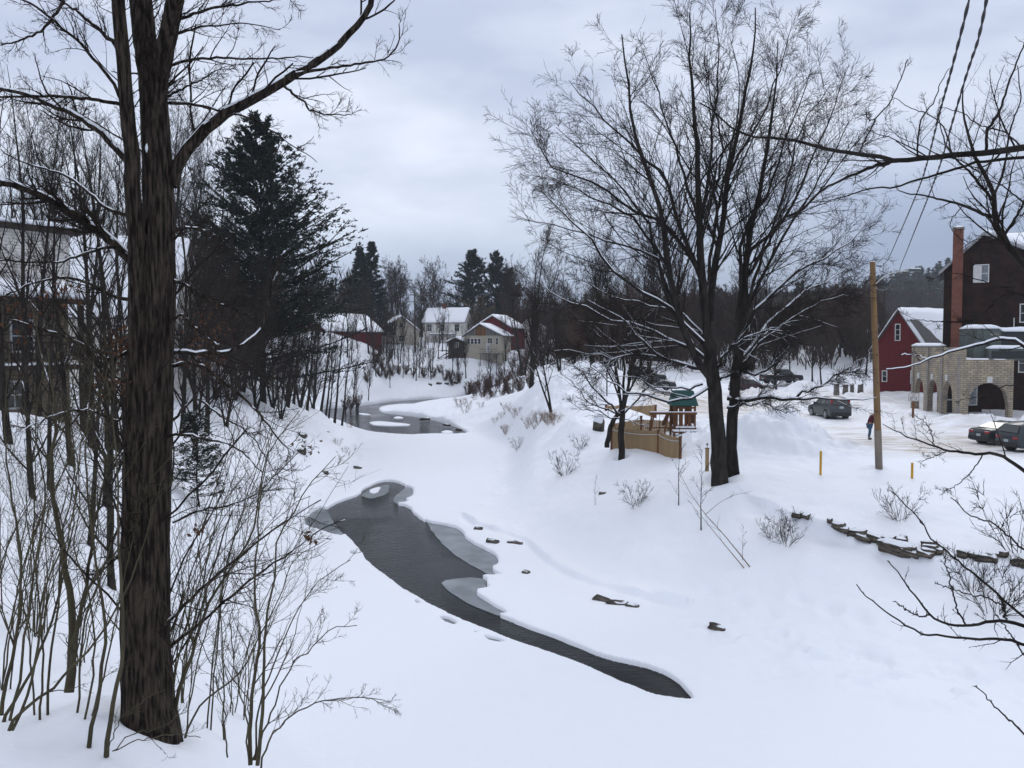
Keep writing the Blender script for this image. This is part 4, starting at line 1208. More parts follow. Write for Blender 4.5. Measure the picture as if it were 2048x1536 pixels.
tk.tubes(TP, TRd, 40)
# limbs
lv, lq = tubes(LP, LR, 8)
# furrow the trunk by real displacement
V0 = tk.V[0]
ctr = TP.repeat(40, axis=1).reshape(-1, 3)
dv = V0 - ctr
ang_ = np.arctan2(dv[:, 0], dv[:, 1])
fr_ = 1 + .07 * fbm(ang_ * 4.5, V0[:, 2] * .9, 7, 3) - .09 * np.abs(vnoise(ang_ * 11, V0[:, 2] * 1.8, 8)) + .04
tk.V[0] = ctr + dv * fr_[:, None]
tk.add(lv, lq)
c1, r1 = sprout(rng, TP[:4], TRd[:4], 24, .06, 1, (.6, 1.2), .3, .11, 9, .10, .05, lmax=2.4)
c2, r2 = sprout(rng, LP, LR, 12, .12, 1, (.45, .95), .36, .5, 9, .11, .03, lmax=1.3, lmin=.2)
keep = ~((c2[:, 0, 0] > -2.9) & (c2[:, 0, 2] > 11.5) & (rng.random(len(c2)) < .5))
c2, r2 = c2[keep], r2[keep]
A1, B1 = np.concatenate([c1, c2]), np.concatenate([r1, r2])
B1 = np.clip(B1, .003, .012)
A2, B2 = sprout(rng, A1, B1, 6.5, .12, 1, (.5, 1.0), .45, .6, 6, .13, .03, lmax=.9, lmin=.1, rmin=.0024)
A3, B3 = sprout(rng, A2, B2, 3.6, .2, 1, (.5, 1.0), .5, .7, 4, .16, .02, lmax=.4, lmin=.05, rmin=.0018)
cw.tubes(A1, B1, 5).tubes(A2, B2, 4).tubes(A3, B3, 3)
hv = LR[:, 0] > .028
sn.tubes(*snow_on(LP[hv], LR[hv], rng, .45, .12, .55, .70), 8)
sn.tubes(*snow_on(LP[~hv], LR[~hv], rng, .7, .5, .6, .6, rmin=.004), 5)
# snow caught in the forks
for (px, py, rx, rz_) in [(316, 142, .022, .08), (254, 204, .02, .015), (257, 318, .025, .02), (293, 296, .016, .05)]:
    c = at(px, py, Y0 - .16)
    th = np.linspace(0, math.pi, 7)
    sn.tubes(spline([c - [0, 0, rz_], c, c + [rx * .3, 0, rz_]], 7)[None], (rx * np.sin(th * .9 + .15))[None], 9)
base = (-4.1, 9.6, gz(-4.1, 9.6))
join_tree('big_bank_tree', base, 'big dark furrowed tree with snowy arching limb on the near left bank', 'tree', tk, cw, sn, M_BARK_BIG, M_TWIG)
# ------------------------------------------------------------------ other bare trees, shrubs and conifers
def auto_tree(seed, H, r0, stems=1, spread=.12, nl=16, ang=(.5, .85), lf=.42, t0=.22, up=.07, n2=8, n3=5, n4=0, wander=.06, rm=.012, lmax=6, flat=1.0, snowy=0.0, sides=3, lean=(0, 0), tp=.65):
    rng = np.random.default_rng(seed)
    k = 12
    S, SR = [], []
    for s_ in range(stems):
        a = rng.uniform(0, 6.28)
        d = np.array([math.cos(a) * spread * (stems > 1) + lean[0] + rng.normal() * .03, math.sin(a) * spread * (stems > 1) + lean[1] + rng.normal() * .03, 1])
        h = H * rng.uniform(.82, 1) if s_ else H
        P = np.zeros((k, 3))
        P[0] = (rng.normal() * r0 * .6 * (stems > 1), rng.normal() * r0 * .6 * (stems > 1), -.4)
        for q in range(1, k):
            d = d + rng.normal(size=3) * wander * .6
            d[2] = abs(d[2])
            d = d / np.linalg.norm(d)
            P[q] = P[q - 1] + d * h / (k - 1)
        S.append(P)
        SR.append(r0 * (.8 if stems > 1 else 1) * (1 - .93 * np.linspace(0, 1, k) ** .9) * (1 + .3 * np.exp(-np.arange(k) * 1.5)))
    S, SR = np.stack(S), np.stack(SR)
    tk, cw, sn = Acc(), Acc(), Acc()
    tk.tubes(S, SR, 8)
    a, b = sprout(rng, S, SR, nl, t0, 1, ang, lf, .5, 8, wander, up, lmax=lmax, tpow=tp, flat=flat, rmin=rm)
    c, d = sprout(rng, a, b, n2, .15, 1, (.4, .85), .45, .55, 6, wander * 1.4, up * .8, lmax=lmax * .5, rmin=rm * .8, lmin=.2)
    cw.tubes(a, b, 5).tubes(c, d, sides)
    e, f = sprout(rng, c, d, n3, .2, 1, (.4, .9), .5, .6, 4, wander * 1.8, up * .6, lmax=lmax * .25, rmin=rm * .6, lmin=.15)
    cw.tubes(e, f, 3)
    if n4:
        g, h = sprout(rng, e, f, n4, .2, 1, (.4, .9), .6, .6, 3, wander * 2, up * .4, lmax=lmax * .14, rmin=rm * .5, lmin=.1)
        cw.tubes(g, h, 3)
    if snowy:
        sn.tubes(*snow_on(a, b, rng, .6, 1 - snowy, .6, .7), 4)
    return tk, cw, sn
def proto(name, label, cat, group, acc, mt, mtw, loc=(0, 0, 0), crown='crown'):
    return join_tree(name, loc, label, cat, acc[0], acc[1], acc[2], mt, mtw, group, crown)
def mesh_height(o):
    return max(v.co.z for c in o.children for v in list(c.data.vertices)[::7])
def put_all(o, H0, spots, labels=None, seed=0):
    """spots: (px, Y, height[, label]); the first one moves the thing itself, the rest are copies"""
    rng = random.Random(seed)
    res = []
    for i, s in enumerate(spots):
        c = o if i == 0 else copy_tree(o)
        X = (s[0] - 1024) / FPX * s[1]
        c.location = (X, s[1], gz(X, s[1]) - .1)
        k = s[2] / H0
        c.scale = (k * rng.uniform(.9, 1.15), k * rng.uniform(.9, 1.15), k)
        c.rotation_euler = (rng.uniform(-.03, .03), rng.uniform(-.04, .04), rng.uniform(0, 6.28))
        if len(s) > 3:
            c['label'] = s[3]
            if len(s) > 4 and s[4] is None and 'group' in c:
                del c['group']
        elif labels:
            c['label'] = labels
        res.append(c)
    return res
LAB_W = 'bare grey-brown tree of the woodland band behind the parking lot'
LAB_WR = 'bare reddish-brown twiggy tree of the woodland band behind the parking lot'
T_A = proto('bare_tree', LAB_W, 'tree', 'bare trees of the woodland behind the parking lot', auto_tree(101, 14, .20, 1, nl=22, n2=9, n3=6, rm=.022, lmax=5), M_BARK, M_TWIGF)
T_B = proto('bare_tree', LAB_WR, 'tree', 'reddish bare trees of the woodland behind the parking lot', auto_tree(102, 13, .16, 3, .16, nl=14, ang=(.35, .6), n2=8, n3=6, rm=.024, lmax=4, up=.1), M_BARK, M_TWIGR)
T_C = proto('bare_tree', LAB_W, 'tree', 'bare trees of the woodland behind the parking lot', auto_tree(103, 15, .22, 2, .14, nl=18, ang=(.3, .55), n2=9, n3=6, rm=.022, lmax=4.5, up=.12), M_BARK, M_TWIGF)
rs = random.Random(4)
def wood(n, p0, p1, Y0_, Y1_, h0, h1):
    return [(rs.uniform(p0, p1), rs.uniform(Y0_, Y1_), rs.uniform(h0, h1)) for _ in range(n)]
put_all(T_A, 14, wood(10, 1020, 1330, 150, 210, 17, 24) + wood(14, 1330, 1760, 130, 210, 10, 15) + wood(12, 1540, 1775, 104, 135, 8, 12) + wood(10, 1380, 1600, 118, 140, 9, 13), LAB_W, 1)
put_all(T_B, 13, wood(16, 1030, 1420, 130, 200, 12, 19) + wood(16, 1400, 1760, 120, 200, 9, 13) + wood(6, 1100, 1300, 105, 125, 10, 14) + wood(12, 1400, 1770, 122, 150, 7, 11), LAB_WR, 2)
put_all(T_C, 15, wood(12, 1040, 1330, 118, 200, 15, 24) + wood(10, 1330, 1720, 130, 200, 9, 14), LAB_W, 3)
# single trees that stand out along the middle
T_D = proto('tall_bare_tree', '', 'tree', 'single bare trees above the right river bank', auto_tree(110, 15, .20, 2, .05, nl=34, ang=(.28, .5), lf=.33, n2=8, n3=6, rm=.014, lmax=3.6, up=.12, t0=.2, snowy=.25), M_BARK, M_TWIGF)
put_all(T_D, 15, [(1062, 86, 16, 'tall narrow bare tree standing alone on the right river bank beyond the mound'), (1120, 95, 13, 'bare tree just right of the tall narrow one on the bank'), (1180, 98, 17, 'tall bare tree behind the snow mound left of the playground tree'),
                  (1298, 102, 18, 'tall bare tree right behind the dark car parked left of the maple')], seed=8)
rng = np.random.default_rng(61)
YP = 48.6
tr = [limb([(1243, 925, YP), (1243, 905, YP), (1242, 870, YP), (1244, 845, YP), (1245, 825, YP)], .19, .16, 14, rng=rng, jit=.01), limb([(1214, 895, YP + .9), (1217, 875, YP + .9), (1222, 850, YP + .7), (1232, 834, YP + .3), (1244, 815, YP)], .15, .12, 14, rng=rng, jit=.02)]
LB = [([(1244, 828), (1240, 790), (1232, 740), (1226, 680), (1222, 620), (1215, 560), (1205, 500)], 1.0, .10), ([(1245, 828), (1252, 790), (1262, 740), (1275, 680), (1285, 620), (1290, 560), (1300, 490)], -.8, .10),
      ([(1244, 832), (1225, 812), (1200, 790), (1180, 765), (1160, 740), (1135, 722)], -1.2, .07), ([(1243, 832), (1215, 820), (1190, 812), (1168, 795), (1150, 770), (1120, 745)], 1.0, .055), ([(1246, 830), (1270, 805), (1295, 770), (1312, 740), (1330, 690)], -1.3, .06),
      ([(1245, 820), (1248, 760), (1250, 690), (1254, 620), (1250, 530)], 1.6, .09), ([(1240, 800), (1225, 760), (1205, 720), (1190, 670), (1170, 620)], -1.0, .06), ([(1246, 815), (1268, 760), (1300, 700), (1315, 650), (1330, 590)], 1.3, .06),
      ([(1242, 838), (1220, 835), (1196, 822), (1165, 820), (1140, 800)], -1.2, .04), ([(1232, 740), (1215, 690), (1195, 620), (1180, 550)], 1.0, .05), ([(1262, 740), (1290, 680), (1320, 620), (1340, 560)], -.8, .05), ([(1247, 835), (1262, 842), (1280, 850), (1300, 852)], -1, .03)]
P, Rd = stackP([limb(yoff(p, YP, d), r, .012, 12, rng=rng, jit=.04) for p, d, r in LB])
TPp, TRp = stackP(tr)
tk = Acc().tubes(TPp, TRp, 10).tubes(P, Rd, 7)
a1, b1 = sprout(rng, P, Rd, 13, .12, 1, (.35, .75), .42, .45, 7, .08, .04, lmax=2.6, rmin=.008)
a2, b2 = sprout(rng, a1, b1, 7, .15, 1, (.35, .8), .45, .55, 5, .1, .03, lmax=1.2, rmin=.007)
a3, b3 = sprout(rng, a2, b2, 3, .2, 1, (.4, .8), .5, .6, 4, .12, .02, lmax=.6, rmin=.0055)
sna = Acc().tubes(*snow_on(P, Rd, rng, .5, .25, .6, .8), 5).tubes(*snow_on(a1, b1, rng, .65, .45, .7, .8), 4)
join_tree('playground_tree', (P[0, 0, 0], YP, gz(P[0, 0, 0], YP)), 'small vase-shaped bare tree growing through the wooden playground fence', 'tree', tk, Acc().tubes(a1, b1, 5).tubes(a2, b2, 3).tubes(a3, b3, 3), sna)
T_F = proto('leaning_bank_tree', 'thin bare tree leaning left with snow on its fork above the right bank', 'tree', None, auto_tree(112, 8.5, .13, 2, .2, nl=12, lean=(-.35, .1), ang=(.4, .8), n2=6, n3=5, rm=.008, lmax=3, snowy=.6), M_BARK, M_TWIG)
put_all(T_F, 8.5, [(1103, 66, 8.5)], seed=3)
T_F['label'] = 'thin bare tree leaning left with snow on its fork above the right bank'
T_F.rotation_euler = (0, 0, .1)
# skyline trees beyond the far houses
LAB_S = 'bare tree on the skyline between the spruces and the pines'
T_G = proto('skyline_tree', LAB_S, 'tree', 'bare skyline trees behind the far houses', auto_tree(113, 15, .22, 3, .16, nl=20, ang=(.4, .75), lf=.46, n2=10, n3=7, n4=3, rm=.026, lmax=5.5, t0=.15, tp=.5), M_BARK, M_TWIGF)
put_all(T_G, 15, [(775, 205, 15), (795, 198, 17), (812, 215, 17), (838, 210, 14), (872, 196, 17, 'rounded bare tree rising directly above the white farmhouse roof', None), (893, 215, 13), (856, 220, 15), (905, 222, 13), (1030, 200, 18), (765, 190, 12)], LAB_S, 5)
# trees of the far bank
LAB_F = 'thin bare tree on the snowy slope below the far houses'
T_H = proto('slope_tree', LAB_F, 'tree', 'thin bare trees on the far bank slope', auto_tree(114, 9, .10, 1, nl=14, ang=(.35, .6), n2=6, n3=5, rm=.014, lmax=2.6, up=.12), M_BARK, M_TWIGF)
put_all(T_H, 9, [(747, 148, 14), (738, 150, 15, 'dark straight bare tree at the foot of the far bank by its leaning twin', None), (712, 130, 8), (736, 136, 8), (695, 140, 12), (772, 160, 12), (800, 168, 12), (818, 160, 7), (826, 155, 8), (832, 154, 9), (838, 156, 9), (862, 157, 8), (864, 160, 10), (703, 140, 8), (715, 146, 9), (760, 168, 9), (790, 170, 10), (850, 172, 9), (876, 168, 11), (892, 166, 9), (915, 160, 6),
                 (930, 162, 7), (960, 156, 6), (762, 147, 7), (775, 150, 8), (786, 152, 7), (797, 154, 9), (806, 153, 7), (845, 160, 8), (856, 158, 7), (768, 154, 9), (752, 144, 8), (780, 146, 6), (1000, 158, 7), (1020, 150, 9), (1035, 146, 8), (918, 158, 9), (932, 159, 10), (905, 160, 9), (985, 157, 9), (1008, 158, 10), (885, 175, 11), (842, 176, 10), (808, 175, 11), (788, 178, 9), (706, 132, 9), (1012, 165, 12), (780, 160, 6), (955, 168, 9)], LAB_F, 6)
# left bank: tall trees behind the big trunk and brown thicket in front of the pine
LAB_T = 'densely twigged brown tree of the thicket in front of the big pine'
T_I = proto('thicket_tree', LAB_T, 'tree', 'brown thicket trees below the big pine', auto_tree(115, 13, .13, 3, .22, nl=24, ang=(.4, .8), lf=.36, n2=10, n3=7, n4=3, rm=.011, lmax=4, up=.05, t0=.08), M_BARK, M_TWIGF)
put_all(T_I, 13, [(395, 58, 11), (430, 62, 12.5), (470, 66, 13), (510, 69, 13), (545, 74, 12), (575, 80, 12), (600, 86, 11), (360, 60, 13), (450, 56, 9), (560, 70, 9), (625, 92, 10), (330, 66, 14), (485, 74, 14), (350, 76, 15), (455, 80, 15)], LAB_T, 7)
LAB_L = 'tall thin bare tree standing behind the big trunk on the left'
T_J = proto('thin_bare_tree', LAB_L, 'tree', 'tall thin bare trees behind the left trunk', auto_tree(116, 14, .13, 1, nl=26, ang=(.4, .8), lf=.28, n2=7, n3=5, rm=.006, lmax=3.4, up=.08, t0=.12, snowy=.3), M_BARK, M_TWIG)
put_all(T_J, 14, [(170, 21, 8), (215, 19, 9), (75, 33, 13), (160, 36, 14), (205, 26, 12), (178, 29, 13), (228, 33, 14), (140, 27, 10), (95, 24, 9), (45, 30, 13), (250, 41, 15), (385, 44, 14), (360, 48, 15), (410, 52, 16), (110, 46, 16), (60, 22, 8), (15, 26, 11), (240, 24, 9)], LAB_L, 9)
T_J['label'] = LAB_L
T_K = proto('distant_left_tree', 'tall hazy bare tree far behind the left houses', 'tree', 'distant bare trees behind the left houses', auto_tree(117, 17, .22, 2, .1, nl=24, ang=(.3, .6), n2=9, n3=6, rm=.016, lmax=5, up=.1), M_BARK, M_TWIGF)
put_all(T_K, 17, [(30, 85, 20), (90, 78, 21), (150, 80, 22), (205, 84, 22), (255, 92, 24), (330, 88, 25), (375, 90, 24), (420, 96, 25), (470, 105, 26), (500, 110, 26), (-40, 80, 22), (290, 100, 24)], 'tall hazy bare tree far behind the left houses', 10)
# thin leaning trees at the left water's edge
LAB_E = "thin leaning tree at the left water's edge below the pine"
T_L = proto('water_edge_tree', LAB_E, 'tree', "thin trees at the left water's edge", auto_tree(118, 12, .13, 1, nl=12, ang=(.35, .65), lf=.33, n2=6, n3=5, rm=.010, lmax=2.8, up=.1, lean=(.12, 0), t0=.3, snowy=.3), M_BARK, M_TWIG)
put_all(T_L, 12, [(667, 99, 15), (682, 97, 12), (655, 100, 11), (640, 96, 16), (625, 92, 15), (648, 104, 14), (612, 88, 14), (600, 90, 16), (585, 84, 15), (570, 82, 14)], LAB_E, 11)
for o in [T_L] + [q for q in scene.objects if q.name.startswith('water_edge_tree.')]:
    o.rotation_euler[2] = random.Random(o.name).uniform(-.6, .6)
# shrubs on the right slope and bank
T_M = proto('bare_shrub', '', 'shrub', 'small bare shrubs on the right snow slope', auto_tree(119, 2.2, .014, 11, .4, nl=5, ang=(.35, .8), lf=.42, n2=3, n3=1, rm=.010, lmax=.8, up=.03, t0=.2, wander=.10), M_TWIG, M_TWIG, crown='twigs')
def on_px(o, H0, spots, seed=0):
    """spots: (px, py of the foot, height, label)"""
    rng = random.Random(seed)
    for i, s in enumerate(spots):
        c = o if i == 0 else copy_tree(o)
        p = ground(s[0], s[1])
        c.location = (p[0], p[1], p[2] - .05)
        k = s[2] / H0
        c.scale = (k * (s[4] if len(s) > 4 else 1), k * (s[4] if len(s) > 4 else 1), k)
        c.rotation_euler = (0, 0, rng.uniform(0, 6.28))
        c['label'] = s[3]
on_px(T_M, 2.2, [(1270, 1015, 1.9, 'bare shrub on the slope in front of the playground fence'), (1130, 950, 2.2, 'dense bare shrub with many stems left of the playground fence'), (1575, 1090, 2.0, 'thin bare shrub standing just left of the exposed stone wall end'),
                 (1800, 1040, 2.0, 'dense bare shrub below the shorter yellow post'), (1545, 1075, 1.3, 'very thin sparse shrub left of the stone wall, left one of a pair'), (1985, 1230, 2.8, 'tangled bare shrub growing over the right end of the stone wall'), (2035, 1110, 3.4, 'tall bare shrub at the right edge above the stone wall'),
                 (1345, 870, 1.6, 'small bare shrub poking up beside the playground tower'), (1035, 900, 1.6, 'pale bare shrub by the frozen river below the snow mound'), (1160, 900, 1.5, 'small bare shrub at the foot of the fence corner'), (1940, 1180, 2.0, 'spreading low shrub hanging below the stone wall on the right')], 3)
T_N = proto('sapling', '', 'sapling', 'thin bare saplings on the right slope', auto_tree(120, 4.5, .035, 1, nl=9, ang=(.5, .9), lf=.33, n2=4, n3=2, rm=.011, lmax=1.8, up=.04, t0=.15), M_BARK, M_TWIG)
on_px(T_N, 4.5, [(1357, 1010, 3.6, 'thin dark sapling in front of the right end of the fence', 1), (1402, 1060, 3.7, 'thin pale sapling on the slope below the short wooden post', 1.1), (1190, 1010, 1.6, 'tiny bare sapling left of the shrub below the fence', 1), (1485, 1120, 1.5, 'small reddish bare sapling leaning on the open slope', 1)], 4)
# dry stems and reddish brush along the bank
T_O = proto('dry_stem_clump', '', 'weed clump', 'clumps of dry stems along the right river bank', auto_tree(121, 1.5, .009, 22, .5, nl=3, ang=(.3, .6), lf=.3, n2=1, n3=1, rm=.008, lmax=.5, up=.02, t0=.3), M_TWIGT, M_TWIGT, crown='twigs')
sp = []
rs = random.Random(9)
for i in range(22):
    px = rs.uniform(905, 1120)
    py = 800 + (px - 905) * .28 + rs.uniform(-12, 40)
    sp.append((px, py, rs.uniform(.9, 1.7), 'clump of dry tan stems poking through snow on the right river bank'))
sp += [(975, 800, 1.6, sp[0][3]), (918, 812, 1.8, 'tallest tan stem clump at the tip of the snowy spit'), (700, 855, 1.0, sp[0][3].replace('right', 'left')), (675, 890, 1.0, sp[0][3].replace('right', 'left')), (690, 905, .8, sp[0][3].replace('right', 'left'))]
on_px(T_O, 1.5, sp, 5)
T_P = proto('red_brush', '', 'shrub', 'dense reddish-brown shrubs beyond the spit', auto_tree(122, 2.6, .02, 16, .35, nl=9, ang=(.3, .6), lf=.35, n2=5, n3=3, rm=.012, lmax=1.0, up=.1, t0=.15), M_TWIGR, M_TWIGR, crown='twigs')
put_all(T_P, 2.6, [(px, Y, h, 'dense reddish-brown shrub along the bank beyond the snowy spit') for px, Y, h in [(950, 128, 2.8), (965, 124, 3.2), (985, 120, 3.4), (1005, 118, 3), (1022, 114, 3.2), (1040, 110, 2.8), (935, 134, 2.2), (975, 132, 3), (1060, 104, 2.6), (755, 152, 3.5), (768, 150, 3), (900, 158, 2), (880, 160, 2), (700, 124, 2.5), (715, 128, 2.4), (735, 140, 2.6), (760, 146, 2.3), (772, 148, 2.0), (785, 151, 2.6), (798, 153, 2.2), (812, 155, 2.4), (826, 156, 2), (848, 157, 2.6), (866, 158, 2.4), (890, 157, 2.6), (905, 156, 3), (918, 157, 2.6), (755, 150, 2.6), (778, 156, 2.8), (748, 146, 2.2), (690, 122, 2), (1010, 140, 4), (1035, 136, 4.5), (1060, 132, 4.5), (985, 146, 3.5), (940, 156, 2.5)]], seed=12)
# root plate of a fallen tree on the far bank
rng = np.random.default_rng(33)
c0 = ground(905, 712)
lb = []
for i in range(16):
    a = rng.uniform(-.2, 3.3)
    L = rng.uniform(3, 7)
    e = c0 + np.array([math.cos(a) * L * .9, rng.uniform(-2, 1), math.sin(a) * L * .35 - rng.uniform(0, 3.5)])
    m = (c0 + e) / 2 + rng.normal(size=3) * .5 + [0, 0, .6]
    lb.append((spline([c0 + [0, 0, .8], m, e], 10), np.linspace(.17, .03, 10)))
LP, LR = stackP(lb)
A = Acc().tubes(LP, LR, 6)
a1, b1 = sprout(rng, LP, LR, 10, .2, 1, (.5, 1), .35, .4, 5, .15, 0, lmax=2, rmin=.02)
cwa = Acc().tubes(a1, b1, 3)
sna = Acc().tubes(*snow_on(LP, LR, rng, .4, .25, .6, .8), 5)
join_tree('fallen_tree', c0, 'fallen tree with snow-laden branches sliding down the far bank beside the cabin', 'fallen tree', A, cwa, sna, M_BARK, M_TWIGF)
# ------------------------------------------------------------------ conifers
def conifer(seed, H, R, nb, kind='spruce', fl=.5, nf=26, r0=.25, mtn=None):
    rng = np.random.default_rng(seed)
    k = 7
    P = np.zeros((1, 14, 3))
    P[0, :, 2] = np.linspace(-.5, H, 14)
    P[0, :, :2] = np.cumsum(rng.normal(size=(14, 2)) * .03, 0)
    PR = (r0 * (1 - .95 * np.linspace(0, 1, 14)))[None]
    tk = Acc().tubes(P, PR, 8)
    t = rng.random(nb) ** (.85 if kind == 'spruce' else .75) * .9 + .1
    az = rng.uniform(0, 6.283, nb)
    if kind == 'spruce':
        ln = R * (1.02 - t) ** .85 * rng.uniform(.75, 1.1, nb) + .25
        el = -.25 + .75 * t + rng.normal(size=nb) * .08
        cur = .16
    else:
        ln = R * np.clip((1.05 - t) * 1.7, 0, 1) ** .8 * rng.uniform(.5, 1.12, nb) ** 1.3 + .25
        lay = np.round(t * 12) / 12
        t = lay + rng.normal(size=nb) * .012
        t = np.clip(t, .08, .995)
        el = .12 + .75 * t ** 2 + rng.normal(size=nb) * .12
        cur = .10
    d = np.column_stack([np.cos(az) * np.cos(el), np.sin(az) * np.cos(el), np.sin(el)])
    B = np.zeros((nb, k, 3))
    B[:, 0, 2] = t * H
    for q in range(1, k):
        d = nrm(d + np.array([0, 0, cur * .5]) + rng.normal(size=(nb, 3)) * .05)
        B[:, q] = B[:, q - 1] + d * (ln / (k - 1))[:, None]
    BR = (.012 * H / 10 + ln * .008)[:, None] * np.linspace(1, .25, k)[None]
    tk.tubes(B, BR, 4)
    # side twigs carrying the needles
    s, sr = sprout(rng, B, BR, 9, .22, 1, (.5, .95), .40, .6, 4, .08, .03, lmax=R * .38, lmin=.25)
    mid = s.mean(1, keepdims=True)
    s[:, :, 2] = s[:, :1, 2] + (s[:, :, 2] - s[:, :1, 2]) * .35
    allb = np.concatenate([np.stack([B[:, 2], B[:, 3], B[:, 5], B[:, 6]], 1), s])
    m = len(allb)
    n_ = nf * nb // 2
    idx = rng.integers(0, m, n_)
    f = rng.random(n_) ** .7 * 2.999
    i = f.astype(int)
    fr = (f - i)[:, None]
    c = allb[idx, i] * (1 - fr) + allb[idx, i + 1] * fr
    T = nrm(allb[idx, i + 1] - allb[idx, i])
    dr = nrm(T * .8 + rng.normal(size=(n_, 3)) * [.55, .55, .45] + [0, 0, .25 if kind != 'spruce' else -.05])
    sd2 = nrm(np.cross(dr, rng.normal(size=(n_, 3))))
    l_ = (fl * rng.uniform(.6, 1.3, n_))[:, None]
    w_ = l_ * rng.uniform(.10, .2, n_)[:, None]
    c = c + rng.normal(size=(n_, 3)) * fl * .16
    Vn = np.stack([c - dr * l_ * .3, c + sd2 * w_, c + dr * l_ * .7, c - sd2 * w_], 1).reshape(-1, 3)
    Q = np.arange(n_)[:, None] * 4 + np.array([[0, 1, 2, 3]])
    cw = Acc().add(Vn, Q)
    return tk, cw, Acc()
def place_conifer(px, Y, top, R, kind, name, label, seed, nb, fl, nf, mtn, group=None):
    X = (px - 1024) / FPX * Y
    g = gz(X, Y)
    H = at(px, top, Y)[2] - g
    a = conifer(seed, H, R, nb, kind, fl, nf, r0=H * .013)
    o = join_tree(name, (0, 0, 0), label, 'pine' if kind == 'pine' else 'spruce', a[0], a[1], None, M_BARK, mtn, group, 'needles')
    o.location = (X, Y, g)
    return o
place_conifer(525, 74, 270, 8.8, 'pine', 'white_pine', 'huge dark white pine towering over the left bank thicket', 201, 400, .36, 330, M_NEEDLE)
place_conifer(722, 172, 500, 4.6, 'spruce', 'spruce', 'tall dark spruce, left one of the close pair beyond the river', 202, 230, .62, 130, M_NEEDLE2, 'pair of spruces beyond the river')
place_conifer(745, 176, 487, 4.8, 'spruce', 'spruce', 'tall dark spruce, right one of the close pair beyond the river', 203, 230, .62, 130, M_NEEDLE2, 'pair of spruces beyond the river')
place_conifer(946, 212, 510, 7.0, 'pine', 'white_pine', 'dark green pine with a sloping left side behind the weathered cabin', 204, 220, .7, 150, M_NEEDLE2, 'pair of pines behind the cabin')
place_conifer(993, 206, 512, 5.6, 'pine', 'white_pine', 'dark green rounded pine right of its twin behind the weathered cabin', 205, 200, .7, 150, M_NEEDLE2, 'pair of pines behind the cabin')
place_conifer(1018, 215, 545, 5.0, 'pine', 'white_pine', 'smaller dark pine partly hidden by bare branches right of the pair', 207, 150, .7, 110, M_NEEDLE2)
T_Q = proto('brown_bushy_tree', 'rusty brown bushy tree in front of the two pines', 'tree', None, auto_tree(130, 11, .2, 4, .25, nl=26, ang=(.4, .8), n2=9, n3=7, n4=4, rm=.03, lmax=3.6, up=.05, t0=.1), M_BARK, mat('rusty_twigs', (.075, .05, .025), .95, col2=(.1, .07, .035), scale=.4))
put_all(T_Q, 11, [(950, 190, 11.5)], seed=3)
p = ground(395, 1010)
a = conifer(206, 3.9, 1.5, 150, 'spruce', .14, 90, r0=.06)
hm = join_tree('snowy_evergreen', (0, 0, 0), 'small dark evergreen flecked with snow just right of the big trunk', 'evergreen', a[0], a[1], None, M_BARK, mat('flecked_needles', (.012, .018, .013), .8, col2=(.025, .034, .024), scale=2, snow=.45), None, 'needles')
hm.location = (p[0], p[1], p[2] - .1)
# ------------------------------------------------------------------ wooded hill and far mountain
def hill_z(X, Y):
    r1 = 56 * np.exp(-((X - 390) / 190) ** 2 - ((Y - 560) / 190) ** 2)
    r2 = 12 * np.exp(-((X - 90) / 110) ** 2 - ((Y - 430) / 110) ** 2)
    return 6 + r1 + r2 + 3 * fbm(X / 60, Y / 60, 77, 3)
hx, hy = np.meshgrid(np.linspace(-60, 760, 90), np.linspace(300, 900, 60))
V = np.column_stack([hx.ravel(), hy.ravel(), hill_z(hx, hy).ravel() - 4 * 0])
edge_ = (hx <= -59) | (hx >= 759) | (hy <= 301) | (hy >= 899)
V[:, 2] = np.where(edge_.ravel(), -5, V[:, 2])
i = (np.arange(59)[:, None] * 90 + np.arange(89)[None]).ravel()
link('hill', mesh_np('hill', V, np.column_stack([i, i + 1, i + 91, i + 90])), mat('hill_floor', (.12, .11, .11), .95, col2=(.5, .52, .56), scale=.02, ramp=(.5, .8)), kind='structure')
def mount(X):
    return 40 + 62 * np.exp(-((X - 640) / 260) ** 2) + 20 * np.exp(-((X - 1300) / 400) ** 2) + 10 * fbm(X / 130, X * 0, 5, 4)
mxs = np.linspace(-500, 1500, 140)
V = []
for j, (yy, f) in enumerate([(1150, -.1), (1220, .45), (1300, .8), (1380, 1.0), (1500, .6), (1640, -.1)]):
    V.append(np.column_stack([mxs, np.full(140, float(yy)) + 30 * fbm(mxs / 100, mxs * 0 + j, 8, 2), mount(mxs) * f * (1 if f != 1 else 1)]))
i = (np.arange(5)[:, None] * 140 + np.arange(139)[None]).ravel()
link('mountain', mesh_np('mountain', np.vstack(V), np.column_stack([i, i + 1, i + 141, i + 140])), mat('mountain_forest', (.09, .11, .15), .95, col2=(.14, .17, .22), scale=.02), kind='structure')  # distance haze painted in: the forest colour is shifted to blue
M_TWIGU = mat('undergrowth_twigs', (.045, .032, .026), .95, col2=(.065, .046, .038), scale=.1, spec=.05)
